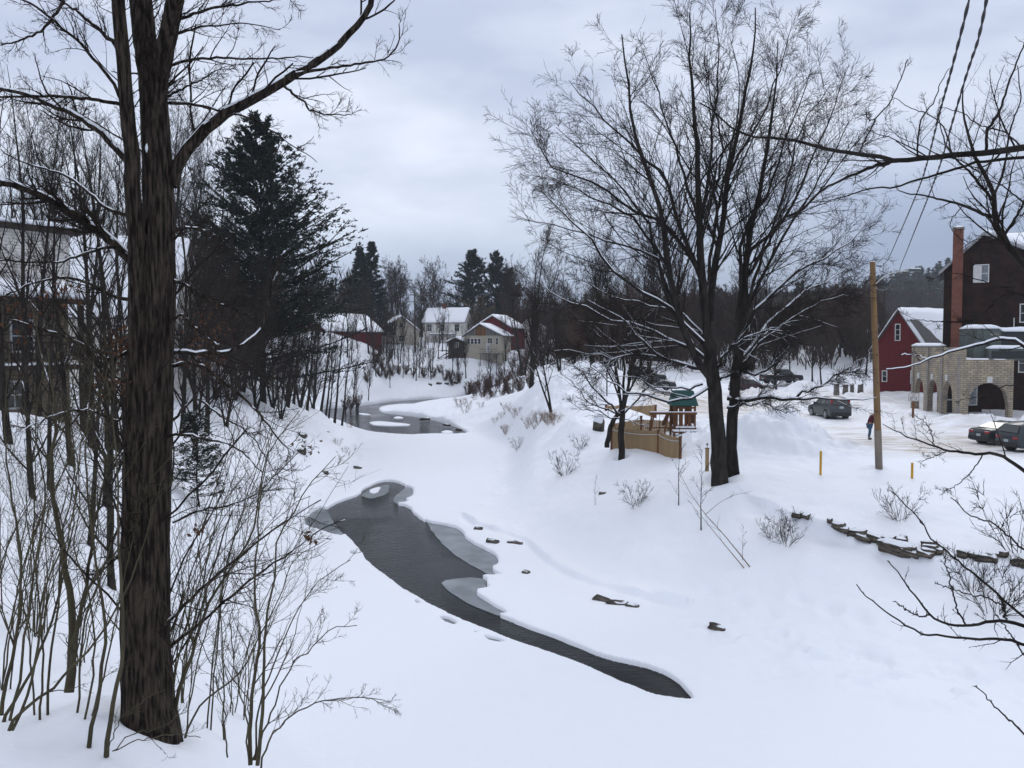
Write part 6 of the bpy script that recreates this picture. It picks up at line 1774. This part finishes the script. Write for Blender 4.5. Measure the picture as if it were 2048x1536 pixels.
bm_ = MB().box(-2.15, .7, -.86, -.74, 1.62, 1.74).build('swing_beam', M_CEDD, PS)
MB().box(-2.1, .65, -.85, -.75, 1.742, 1.80).build('snow', M_SNOW, bm_, bevel=.02)
for (dx, dy, dx0) in ((-.45, -.75, -1.98), (-.3, .5, -1.85), (-.5, -.5, -1.0)):
    MB().tube((dx0, -.8, 1.66), (dx0 + dx, -.8 + dy, -.3), .055, .055, 4).build('brace', M_CEDD, PS)
MB().tube((-.62, .1, 1.75), (-.8, .1, 1.7), .12, .12, 8).tube((-.8, .1, 1.7), (-1.2, .0, .9), .12, .12, 8).build('slide_rail', M_CEDD, PS)
MB().box(-1.9, -.75, -.5, -.42, .75, .83).build('side_beam', M_CEDD, PS)
sw = MB().box(-1.55, -1.15, -.9, -.7, .35, .39)
for xx in (-1.53, -1.17):
    sw.tube((xx, -.8, .37), (xx, -.8, 1.62), .012, .012, 4)
sw.build('swing', M_DARKM, PS)
g = ground(1414, 942)
o = empty('wooden_post', g, 'short square wooden post topped with a small lantern left of the maple', 'post')
MB().box(-.08, .08, -.08, .08, -.3, 1.12).build('post', M_CEDAR, o)
MB().box(-.1, .1, -.1, .1, 1.12, 1.15).build('cap', M_CEDD, o)
l_ = MB().tube((0, 0, 1.15), (0, 0, 1.3), .012, .012, 6).tube((0, 0, 1.3), (0, 0, 1.38), .05, .05, 8).build('lantern', M_DARKM, o)
g = np.array([PX(1214, 72), 72, gz(PX(1214, 72), 72)])
o = empty('lamp_post', g, 'thin straight black lamp post behind the back fence panel', 'lamp post')
MB().tube((0, 0, -.3), (0, 0, 6.2), .06, .045, 10).build('pole', M_DARKM, o, smooth=True)
MB().tube((0, 0, 6.2), (0, 0, 6.5), .14, .08, 10).build('lamp_head', M_DARKM, o)
# ------------------------------------------------------------------ vehicles
def car(label, cat, loc, rz, stn, paint, wheels, wins, W=1.8, wt=.66, rear=(), plate=True, snow=0, light='tall', wr=.34, rim=None, name='parked_car', bed=None):
    """stn: (x from the nose, z bottom, z belt, z roof); the nose points along -x"""
    o = empty(name, loc, label, cat, None, rz)
    hw = W / 2
    V, F = [], []
    for (x, zb, ze, zr) in stn:
        cab = zr - ze > .08
        t = min(1, (zr - ze) / .5)
        w1 = hw * (.93 if x in (stn[0][0], stn[-1][0]) else 1)
        ww = w1 - (w1 - wt) * t if cab else w1 * .93
        ring = [(-w1 * .9, zb), (-w1, zb + .12), (-w1 * 1.0, (zb + ze) / 2), (-w1 * .975, ze - .02), (-ww, zr - .05), (-ww * .86, zr), (ww * .86, zr), (ww, zr - .05), (w1 * .975, ze - .02), (w1, (zb + ze) / 2), (w1, zb + .12), (w1 * .9, zb)]
        V += [(x, p[0], p[1]) for p in ring]
    n = 12
    for i in range(len(stn) - 1):
        F += [(i * n + j, i * n + (j + 1) % n, (i + 1) * n + (j + 1) % n, (i + 1) * n + j) for j in range(n)]
    F += [tuple(range(n))[::-1], tuple(range((len(stn) - 1) * n, len(stn) * n))]
    body = MB().add(V, F).build('body', paint, o, smooth=True, bevel=.02)
    sm = body.modifiers.new('edge', 'EDGE_SPLIT')
    sm.split_angle = R_(38)
    def side_y(x, z):
        i = max(j for j in range(len(stn)) if stn[j][0] <= x + 1e-6)
        i = min(i, len(stn) - 2)
        f = (x - stn[i][0]) / (stn[i + 1][0] - stn[i][0])
        ze = stn[i][2] * (1 - f) + stn[i + 1][2] * f
        zr = stn[i][3] * (1 - f) + stn[i + 1][3] * f
        t = min(1, (zr - ze) / .5)
        ww = hw - (hw - wt) * t
        s = max(0, min(1, (z - ze) / max(.05, zr - ze - .03)))
        return hw * .975 + (ww - hw * .975) * s + .012
    for poly in wins:
        for sg in (-1, 1):
            V = [(x, sg * side_y(x, z), z) for x, z in poly]
            V += [(x, sg * (side_y(x, z) - .02), z) for x, z in poly]
            m = len(poly)
            MB().add(V, [tuple(range(m)), tuple(range(m, 2 * m))[::-1]] + [(i, (i + 1) % m, m + (i + 1) % m, m + i) for i in range(m)]).build('side_window', M_GLASS, o)
    # windscreen and rear window
    for (xa, za, xb, zb2, sgn, nm) in rear:
        wa, wb = hw * .86, wt * .92
        nx, nz = (zb2 - za), -(xb - xa)
        L = math.hypot(nx, nz) * (1 if sgn > 0 else -1)
        ox, oz = nx / L * .03 * 1, nz / L * .03
        V = [(xa + ox, -wa, za + oz), (xa + ox, wa, za + oz), (xb + ox, wb, zb2 + oz), (xb + ox, -wb, zb2 + oz)]
        V += [(v[0] - ox * 1.2, v[1], v[2] - oz * 1.2) for v in V]
        MB().add(V, [(0, 1, 2, 3), (7, 6, 5, 4), (0, 4, 5, 1), (1, 5, 6, 2), (2, 6, 7, 3), (3, 7, 4, 0)]).build(nm, M_GLASS, o)
    for x in wheels:
        for sg in (-1, 1):
            y0, y1 = sg * (hw - .2), sg * (hw + .015)
            MB().tube((x, sg * (hw - .25), wr + .02), (x, sg * (hw + .008), wr + .02), wr + .07, wr + .07, 20).build('wheel_arch', M_BLACK, o)
            w_ = empty_part('wheel', o)
            MB().tube((x, y0, wr), (x, y1 + sg * .01, wr), wr, wr, 20).build('tyre', M_BLACK, w_)
            rm = MB().tube((x, sg * (hw + .02), wr), (x, sg * (hw + .035), wr), wr * .2, wr * .18, 10)
            for k in range(5):
                a = k * 2 * math.pi / 5
                rm.tube((x, sg * (hw + .03), wr), (x + math.cos(a) * wr * .62, sg * (hw + .03), wr + math.sin(a) * wr * .62), .035, .03, 5)
            for k in range(16):
                a, b = k * math.pi / 8, (k + 1) * math.pi / 8
                rm.tube((x + math.cos(a) * wr * .65, sg * (hw + .028), wr + math.sin(a) * wr * .65), (x + math.cos(b) * wr * .65, sg * (hw + .028), wr + math.sin(b) * wr * .65), .025, .025, 4)
            rm.build('rim', M_RIM, w_)
    xe = stn[-1][0]
    if light == 'tall':
        for sg in (-1, 1):
            MB().box(xe - .34, xe - .16, sg * hw * .80 - .06, sg * hw * .80 + .085, 1.0, 1.48).build('tail_light', M_TAIL, o, bevel=.02)
    else:
        for sg in (-1, 1):
            MB().box(xe - .22, xe + .012, sg * hw * .70 - .2, sg * hw * .70 + .2, .74, .88).build('tail_light', M_TAIL, o, bevel=.03)
    if plate:
        zp = .92 if light == 'tall' else .62
        MB().box(xe + .0, xe + .022, -.16, .16, zp - .08, zp + .08).build('licence_plate', M_PLATE, o)
    MB().box(xe - .12, xe + .05, -hw * .92, hw * .92, .30, .56).build('rear_bumper', M_PLAST, o, bevel=.04)
    MB().box(-.05, .12, -hw * .9, hw * .9, .28, .5).build('front_bumper', M_PLAST, o, bevel=.04)
    for sg in (-1, 1):
        MB().box(-.01, .12, sg * hw * .68 - .18, sg * hw * .68 + .18, .6, .74).build('headlight', M_WHITE, o, bevel=.02)
        mx_ = [w for w in wins][0][0][0]
        MB().box(mx_ + .05, mx_ + .2, sg * hw * .98 - .02, sg * (hw * .98 + .2), 1.02, 1.18).build('mirror', M_PLAST, o, bevel=.03)
    if snow:
        zr = max(s[3] for s in stn)
        xr = [s[0] for s in stn if s[3] > zr - .12]
        MB().box(min(xr) + .1, max(xr) - .05, -wt * .8, wt * .8, zr - .03, zr + snow).build('roof_snow', M_SNOW, o, bevel=.03)
    return o
def empty_part(name, parent):
    e = bpy.data.objects.new(name, None)
    scene.collection.objects.link(e)
    e.parent = parent
    return e
M_RIM = mat('alloy', (.38, .38, .40), .35, metal=.8)
M_TAIL = mat('red_lens', (.26, .008, .012), .25, spec=.5)
M_PLATE = mat('plate', (.35, .40, .42), .5)
M_PLAST = mat('black_plastic', (.018, .019, .02), .6)
P_GREY = mat('grey_paint', (.040, .046, .047), .3, spec=.5)
P_BLACK = mat('black_paint', (.014, .016, .020), .25, spec=.5)
P_BLUE = mat('dark_blue_paint', (.022, .030, .036), .3, spec=.5)
P_MAROON = mat('maroon_paint', (.035, .010, .012), .3, spec=.5)
SUV = [(0, .40, .66, .70), (.10, .26, .80, .86), (.95, .22, .98, 1.03), (1.25, .22, 1.04, 1.10), (2.0, .22, 1.08, 1.58), (2.7, .22, 1.10, 1.68), (3.7, .22, 1.12, 1.66), (4.15, .24, 1.12, 1.52), (4.42, .28, 1.06, 1.12), (4.52, .40, .80, .86)]
SUVW = [[(1.55, 1.10), (2.05, 1.50), (2.55, 1.57), (2.55, 1.12)], [(2.62, 1.12), (2.62, 1.58), (3.35, 1.57), (3.35, 1.14)], [(3.42, 1.16), (3.42, 1.55), (3.85, 1.48), (3.98, 1.22)]]
SED = [(0, .40, .60, .64), (.12, .24, .72, .77), (1.1, .20, .86, .92), (1.45, .20, .90, .96), (2.1, .20, .93, 1.36), (2.7, .20, .94, 1.42), (3.4, .20, .95, 1.34), (4.1, .20, .98, 1.02), (4.6, .24, .94, .98), (4.72, .36, .72, .80)]
SEDW = [[(1.72, .95), (2.15, 1.27), (2.7, 1.33), (2.7, .97)], [(2.78, .97), (2.78, 1.33), (3.3, 1.26), (3.75, 1.04)]]
def on_lot(px, Y):
    X = PX(px, Y)
    return (X, Y, gz(X, Y) - .03)
def heading(azi):
    """azimuth of the nose from +Y towards +X, in degrees -> rotation with the nose along -x"""
    return math.pi / 2 - R_(azi) + math.pi
l0 = on_lot(1680, 69)
h = heading(-4)
def center(loc, rz, L):
    return (loc[0] - math.cos(rz) * L / 2, loc[1] - math.sin(rz) * L / 2, loc[2])
sv = car('grey compact sport utility vehicle parked on the packed snow, rear to the camera', 'car', center((l0[0], 71.2, l0[2]), h, 4.5), h, SUV, P_GREY, (.85, 3.55), SUVW, rear=[(4.47, 1.10, 4.17, 1.50, 1, 'rear_window'), (1.25, 1.1, 1.98, 1.56, -1, 'windscreen')])
sv.scale = (1, 1, 1.1)
l0 = on_lot(2004, 51.5)
h = heading(78)
car('black sedan with red tail lights parked near the right edge', 'car', center((PX(2012, 52) + .6, 52.2, l0[2]), h, 4.7), h, SED, P_BLACK, (.9, 3.75), SEDW, rear=[(4.1, 1.02, 3.42, 1.33, 1, 'rear_window'), (1.45, .96, 2.08, 1.34, -1, 'windscreen')], light='wide', W=1.82)
h = heading(80)
car('dark blue-grey wagon cut off by the right edge in front of the black sedan', 'car', center((PX(2092, 48.2), 48.4, gz(PX(2080, 48), 48)), h, 4.5), h, SUV, P_BLUE, (.85, 3.55), SUVW, rear=[(4.47, 1.10, 4.17, 1.50, 1, 'rear_window'), (1.25, 1.1, 1.98, 1.56, -1, 'windscreen')], light='wide')
h = heading(100)
car('dark car parked behind the playground, glimpsed through the small tree', 'car', center((PX(1303, 84), 84, gz(PX(1303, 84), 84)), h, 4.7), h, SED, P_BLUE, (.9, 3.75), SEDW, rear=[(4.1, 1.02, 3.42, 1.33, 1, 'rear_window'), (1.45, .96, 2.08, 1.34, -1, 'windscreen')], light='wide')
h = heading(95)
car('maroon-black car parked just right of the maple trunks', 'car', center((PX(1500, 98), 98, gz(PX(1500, 98), 98) + .2), h, 4.5), h, SUV, P_MAROON, (.85, 3.55), SUVW, rear=[(4.47, 1.10, 4.17, 1.50, 1, 'rear_window'), (1.25, 1.1, 1.98, 1.56, -1, 'windscreen')], light='wide')
PK = [(0, .45, .80, .86), (.1, .35, 1.0, 1.05), (1.2, .35, 1.12, 1.16), (1.4, .35, 1.15, 1.22), (1.9, .35, 1.18, 1.80), (2.4, .35, 1.2, 1.86), (3.1, .35, 1.2, 1.84), (3.3, .35, 1.2, 1.24), (5.3, .38, 1.18, 1.22), (5.4, .45, 1.1, 1.16)]
h = heading(75)
car('dark pickup truck parked under the trees at the back of the lot', 'pickup truck', center((PX(1563, 112), 112, gz(PX(1563, 112), 112) + .35), h, 5.4), h, PK, P_BLACK, (1.0, 4.3), [[(1.55, 1.2), (1.95, 1.68), (2.4, 1.74), (2.4, 1.22)], [(2.46, 1.22), (2.46, 1.74), (3.05, 1.72), (3.1, 1.24)]], rear=[(3.26, 1.3, 3.12, 1.75, 1, 'rear_window'), (1.42, 1.22, 1.88, 1.74, -1, 'windscreen')], light='wide', W=1.95, wr=.4, name='pickup_truck')
h = heading(97)
car('dark van behind the playground tree at the far side of the lot', 'van', center((PX(1296, 108), 108, gz(PX(1296, 108), 108) + .3), h, 4.5), h, [(a * 1.1, b, c + .1, d + .35 if d - c > .3 else d + .1) for a, b, c, d in SUV], P_BLACK, (.9, 3.9), [[(x * 1.1, z + (.3 if z > 1.3 else .1)) for x, z in w] for w in SUVW], rear=[(4.85, 1.25, 4.58, 1.85, 1, 'rear_window'), (1.4, 1.22, 2.18, 1.88, -1, 'windscreen')], light='wide', name='parked_van')
# ------------------------------------------------------------------ sign, bin, stone posts
g = np.array([PX(1828, 66.5), 66.5, gz(PX(1828, 66.5), 66.5)])
o = empty('parking_sign', g, 'small white parking sign with red letters and arrows on a brown post', 'sign')
MB().box(-.07, .07, -.05, .05, -.3, 1.55).build('post', M_CEDD, o)
zc = CZ + (690 - 794) / FPX * 66.5 - g[2]
pn = MB().box(-.42, .42, -.075, -.052, zc - .32, zc + .32).build('panel', M_WHITE, o)
MB().box(-.40, .40, -.078, -.0755, zc + .26, zc + .28).box(-.40, .40, -.078, -.0755, zc - .28, zc - .26).box(-.40, -.38, -.0785, -.0758, zc - .28, zc + .28).box(.38, .40, -.0785, -.0758, zc - .28, zc + .28).build('border', M_RED, pn)
for txt, dz, sz in (('NO', .12, .19), ('PARKING', -.03, .15)):
    c_ = bpy.data.curves.new('lettering', 'FONT')
    c_.body = txt
    c_.size = sz
    c_.align_x = 'CENTER'
    c_.extrude = .002
    t_ = bpy.data.objects.new('lettering', c_)
    scene.collection.objects.link(t_)
    c_.materials.append(M_RED)
    t_.parent = pn
    t_.location = (0, -.079, zc + dz - .03)
    t_.rotation_euler = (math.pi / 2, 0, 0)
    bpy.context.view_layer.update()
    me_ = bpy.data.meshes.new_from_object(t_)
    o2 = link('lettering', me_, M_RED, pn)
    o2.location, o2.rotation_euler = t_.location, t_.rotation_euler
    bpy.data.objects.remove(t_)
for sg in (-1, 1):
    MB().prism([(sg * .30, zc - .15), (sg * .20, zc - .22), (sg * .20, zc - .08)], -.0795, -.0756).box(min(sg * .2, sg * .05), max(sg * .2, sg * .05), -.079, -.0757, zc - .17, zc - .13).build('arrow', M_DARKM, pn)
o = empty('waste_bin', (37.9, 74.4, 3.5), 'dark wheeled waste bin with lid standing inside the arcade', 'waste bin')
MB().add([(-.35, -.35, .1), (.35, -.35, .1), (.35, .35, .1), (-.35, .35, .1), (-.42, -.42, 1.15), (.42, -.42, 1.15), (.42, .42, 1.15), (-.42, .42, 1.15)], [(3, 2, 1, 0), (4, 5, 6, 7), (0, 1, 5, 4), (1, 2, 6, 5), (2, 3, 7, 6), (3, 0, 4, 7)]).build('body', M_DARKM, o, bevel=.03)
MB().box(-.46, .46, -.46, .46, 1.152, 1.22).build('lid', M_DARKM, o, bevel=.02)
MB().box(-.4, .4, -.4, .4, 1.222, 1.30).build('snow', M_SNOW, o, bevel=.03)
M_STONE = mat('grey_stone', (.11, .10, .09), .9, col2=(.20, .18, .16), scale=3, bump=.6, bscale=6, snow=.3)
for px, lab in [(1674, 'rough stone marker post, leftmost of four at the back of the lot'), (1692, 'second rough stone marker post from the left at the back of the lot'), (1705, 'third rough stone marker post from the left, thinner than its neighbours'), (1722, 'rough stone marker post nearest the wooden pole, rightmost of four')]:
    Y = 93
    X = PX(px, Y)
    o = empty('stone_post', (X, Y, gz(X, Y)), lab, 'stone post', 'rough stone marker posts at the back of the lot')
    w_ = .3 if px != 1705 else .2
    MB().add([(-w_, -.25, -.4), (w_, -.25, -.4), (w_ * .95, .25, -.4), (-w_, .25, -.4), (-w_ * .8, -.2, 1.1), (w_ * .7, -.2, 1.25), (w_ * .7, .2, 1.2), (-w_ * .8, .2, 1.1)], [(3, 2, 1, 0), (4, 5, 6, 7), (0, 1, 5, 4), (1, 2, 6, 5), (2, 3, 7, 6), (3, 0, 4, 7)]).build('shaft', M_STONE, o, bevel=.06)
# ------------------------------------------------------------------ rocks
M_ROCK = mat('slate_rock', (.04, .034, .028), .85, col2=(.17, .14, .11), scale=2.5, stretch=(1, 1, 5), bump=.9, bscale=4, bdist=.05, snow=.52, ramp=(.4, .7))
M_ROCKB = mat('river_rock', (.03, .026, .022), .85, col2=(.13, .11, .09), scale=3, bump=.7, bscale=5, bdist=.04, snow=.3, ramp=(.4, .7))
def rock_mesh(seed, sx, sy, sz, name='rock'):
    rng = np.random.default_rng(seed)
    nu, nv = 18, 10
    u = np.linspace(0, 2 * math.pi, nu, endpoint=False)
    v = np.linspace(-math.pi / 2, math.pi / 2, nv)
    U, Vv = np.meshgrid(u, v)
    x, y, z = np.cos(U) * np.cos(Vv), np.sin(U) * np.cos(Vv), np.sin(Vv)
    ex = .42
    x, y, z = np.sign(x) * np.abs(x) ** ex, np.sign(y) * np.abs(y) ** ex, np.sign(z) * np.abs(z) ** .42
    s = rng.uniform(0, 99)
    q = 1 + .34 * fbm(x * 2.1 + s, y * 2.1 + z * 2.3, seed, 3)
    V = np.column_stack([(x * q * sx).ravel(), (y * q * sy).ravel(), (z * q * sz).ravel()])
    F = []
    for j in range(nv - 1):
        for i in range(nu):
            F.append((j * nu + i, j * nu + (i + 1) % nu, (j + 1) * nu + (i + 1) % nu, (j + 1) * nu + i))
    return mesh_np(name, V, np.array(F), smooth=False)
rs = random.Random(5)
WS = [(1596, 1034, 18, 8), (1613, 1038, 13, 4), (1660, 1047, 8, 5), (1677, 1057, 22, 9), (1689, 1067, 16, 6), (1715, 1070, 30, 10), (1728, 1080, 30, 7), (1752, 1082, 30, 11), (1778, 1082, 26, 8), (1772, 1090, 26, 9), (1797, 1101, 60, 17), (1804, 1086, 20, 11), (1818, 1098, 16, 8), (1822, 1111, 34, 8),
      (1858, 1092, 24, 8), (1862, 1101, 28, 9), (1858, 1108, 26, 8), (1850, 1116, 26, 6), (1880, 1107, 12, 8), (1927, 1113, 18, 10), (1950, 1114, 22, 7), (1973, 1120, 38, 11), (2008, 1113, 14, 5), (2036, 1127, 26, 12), (2060, 1132, 40, 14)]
g0 = ground(1797, 1101)
SWL = empty('stone_wall', g0, 'low dry wall of dark flat stones breaking through the snow on the right slope', 'stone wall')
for i, (px, py, w_, h_) in enumerate(WS):
    p = ground(px, py)
    k = p[1] / FPX
    me = rock_mesh(500 + i, w_ * k * .56, .26, max(.10, h_ * k * .8))
    o = link('stone', me, M_ROCK, SWL)
    o.location = Vector(p - g0) + Vector((0, .02, .08))
    o.rotation_euler = (rs.uniform(-.1, .1), rs.uniform(-.08, .22), rs.uniform(-.75, -.45))
RK = [(956, 1059, 15, 7, 'dark rock, upper one of the two breaking the snow at the river edge'), (985, 1085, 22, 8, 'pale-edged flat rock just below the dark one at the river edge'), (1030, 1086, 26, 3, 'thin sliver of rock right of the pale-edged flat rock'), (1052, 1146, 12, 4, 'small rock tip by the snow bulge right of the thin ice'),
      (1205, 1200, 30, 6, 'long flat ledge rock, left one of three in the low right bank'), (1235, 1207, 34, 6, 'long flat ledge rock in the middle of three in the low right bank'), (1266, 1213, 22, 5, 'flat ledge rock, right one of three in the low right bank'), (1436, 1256, 30, 8, 'snow-hooded boulder on the open ice near the right bank'),
      (1198, 862, 17, 22, 'big rounded boulder wearing a tall snow cap left of the fence'), (1205, 988, 12, 5, 'small dark rock on the slope left of the fence sapling'), (648, 945, 14, 5, 'small dark rock at the left river edge'), (715, 937, 14, 5, 'pale rock jutting from the left river edge snow'),
      (850, 838, 16, 4, 'flat dark rock at the water edge of the snowy spit'), (893, 850, 12, 3, 'smaller rock just right of the flat one on the spit'), (917, 860, 10, 4, 'rounded rock near the right end of the far open water'), (603, 872, 16, 6, 'grey rock on the steep left bank slope'), (600, 905, 18, 8, 'snow-dusted rock low on the steep left bank'),
      (860, 770, 7, 4, 'tiny dark rock, left one in the row on the far shore'), (878, 768, 9, 5, 'dark rock second from left in the row on the far shore'), (893, 768, 7, 4, 'dark rock third from left in the row on the far shore'), (912, 767, 7, 4, 'tiny dark rock, right one in the row on the far shore')]
for i, (px, py, w_, h_, lab) in enumerate(RK):
    p = ground(px, py)
    k = p[1] / FPX
    o = link('boulder', rock_mesh(700 + i, w_ * k * .6, max(.15, w_ * k * .4), max(.07, h_ * k * .7), 'boulder'), M_ROCKB, None, label=lab, category='rock')
    o.location = p + np.array([0, .05, .0 if i != 8 else .35])
    o.rotation_euler = (0, rs.uniform(-.05, .2), rs.uniform(-.6, -.1))
    if i == 8:
        cp = link('snow', rock_mesh(740, w_ * k * .62, w_ * k * .44, h_ * k * .38, 'snow'), M_SNOW, o)
        cp.data.polygons.foreach_set('use_smooth', [True] * len(cp.data.polygons))
        cp.location = (0, 0, h_ * k * .62)
# cane stems blown over on the open slope
g = ground(1500, 1134)
Yc = g[1]
rng = np.random.default_rng(6)
P, Rd = stackP([limb([(1500, 1134, Yc), (1450, 1072, Yc + .5), (1412, 1030, Yc + .9), (1380, 985, Yc + 1.3), (1362, 950, Yc + 1.6)], .022, .006, 12), limb([(1488, 1136, Yc), (1440, 1078, Yc + .4), (1405, 1035, Yc + .8), (1385, 1012, Yc + 1.0)], .02, .005, 12), limb([(1410, 1030, Yc + .9), (1440, 1005, Yc + .9), (1470, 990, Yc + 1), (1495, 985, Yc + 1)], .012, .004, 12)])
a1, b1 = sprout(rng, P, Rd, 6, .3, 1, (.4, .8), .25, .5, 5, .1, .04, lmax=.9, rmin=.005)
join_tree('blown_over_canes', g, 'long tan canes blown over and leaning left on the open right slope', 'canes', Acc().tubes(P, Rd, 6), Acc().tubes(a1, b1, 4), None, M_TWIGT, M_TWIG, None, 'twigs')
# ------------------------------------------------------------------ the man by the pole
def skin(name, joints, edges, m, parent, lv=1):
    me = bpy.data.meshes.new(name)
    me.from_pydata([j[:3] for j in joints], edges, [])
    o = link(name, me, m, parent)
    s = o.modifiers.new('skin', 'SKIN')
    sv = me.skin_vertices[0].data
    for i, j in enumerate(joints):
        r = j[3]
        sv[i].radius = (r, j[4] if len(j) > 4 else r)
        sv[i].use_root = (i == 0)
    s.use_smooth_shade = True
    u = o.modifiers.new('sub', 'SUBSURF')
    u.levels = lv
    u.render_levels = 2
    return o
M_SKINM = mat('skin', (.36, .20, .14), .6)
M_JACK = mat('dark_red_jacket', (.085, .010, .018), .85, col2=(.06, .008, .014), scale=8, bump=.4)
M_JEAN = mat('blue_jeans', (.045, .10, .17), .9, col2=(.03, .07, .13), scale=9, bump=.3)
M_HAIR = mat('dark_hair', (.02, .015, .012), .8)
g = ground(1744, 880)
MN = empty('person', g + np.array([-.05, .3, 0]), 'man in dark red jacket and blue jeans, bent forward behind the wooden pole', 'person')
MN.scale = (1.08, 1.08, 1.06)
# facing +x, leaning forward; one continuous body
J = [(0, 0, .93, .13, .15), (.05, 0, 1.10, .125, .15), (.14, 0, 1.30, .13, .17), (.20, 0, 1.44, .10, .13), (.26, 0, 1.52, .055), (.31, 0, 1.58, .06), (.34, 0, 1.67, .085, .075), (.34, 0, 1.76, .06),
     (.0, .10, .86, .09), (.10, .12, .50, .062), (.02, .12, .10, .045), (.17, .13, .05, .035), (.0, -.10, .86, .09), (-.02, -.12, .48, .062), (-.10, -.12, .10, .045), (.06, -.13, .05, .035),
     (.18, .20, 1.40, .055), (.20, .26, 1.13, .045), (.36, .22, .95, .035), (.42, .21, .90, .03), (.18, -.20, 1.40, .055), (.16, -.27, 1.13, .045), (.28, -.25, .92, .035), (.33, -.24, .87, .03)]
E = [(0, 1), (1, 2), (2, 3), (3, 4), (4, 5), (5, 6), (6, 7), (0, 8), (8, 9), (9, 10), (10, 11), (0, 12), (12, 13), (13, 14), (14, 15), (3, 16), (16, 17), (17, 18), (18, 19), (3, 20), (20, 21), (21, 22), (22, 23)]
skin('body', J, E, M_SKINM, MN)
jk = [(0, 0, .88, .165, .185), (.05, 0, 1.10, .155, .18), (.14, 0, 1.30, .155, .195), (.20, 0, 1.44, .125, .16), (.255, 0, 1.51, .075), (.18, .20, 1.40, .08), (.20, .26, 1.13, .068), (.34, .225, .97, .052), (.18, -.20, 1.40, .08), (.16, -.27, 1.13, .068), (.27, -.25, .94, .052)]
skin('jacket', jk, [(0, 1), (1, 2), (2, 3), (3, 4), (3, 5), (5, 6), (6, 7), (3, 8), (8, 9), (9, 10)], M_JACK, MN)
jn = [(0, 0, .90, .14, .165), (.0, .10, .84, .11), (.10, .12, .50, .085), (.03, .12, .12, .07), (.0, -.10, .84, .11), (-.02, -.12, .48, .085), (-.09, -.12, .12, .07)]
skin('jeans', jn, [(0, 1), (1, 2), (2, 3), (0, 4), (4, 5), (5, 6)], M_JEAN, MN)
for sy, dx in ((.12, .0), (-.12, -.11)):
    skin('boot', [(dx - .03, sy, .06, .065), (dx + .08, sy, .05, .06), (dx + .2, sy, .04, .045)], [(0, 1), (1, 2)], M_BLACK, MN)
skin('hair', [(.31, 0, 1.66, .085), (.31, 0, 1.74, .095), (.35, 0, 1.79, .07)], [(0, 1), (1, 2)], M_HAIR, MN)
fc = MB()
for sy in (.035, -.035):
    fc.tube((.42, sy, 1.69), (.428, sy, 1.69), .012, .01, 8)
fc.build('eyes', M_DARKM, MN)
MB().add([(.41, -.015, 1.66), (.41, .015, 1.66), (.445, 0, 1.655), (.415, 0, 1.70)], [(0, 1, 2), (0, 2, 3), (1, 3, 2), (0, 3, 1)]).build('nose', M_SKINM, MN)
# ------------------------------------------------------------------ the air between here and the hills
import os
HZ = True
if HZ:
    bpy_h = MB().box(-620, 1620, -60, 1760, -25, 128).build('haze', None, None, kind='stuff')
    m = bpy.data.materials.new('haze')
    m.use_nodes = True
    t = m.node_tree
    t.nodes.remove(t.nodes['Principled BSDF'])
    v = t.nodes.new('ShaderNodeVolumePrincipled')
    v.inputs['Color'].default_value = (.90, .95, 1.0, 1)
    v.inputs['Density'].default_value = .0002
    v.inputs['Anisotropy'].default_value = 0
    t.links.new(v.outputs[0], t.nodes['Material Output'].inputs['Volume'])
    bpy_h.data.materials.append(m)
    bpy_h['label'] = 'thin pale winter haze lying over the valley'
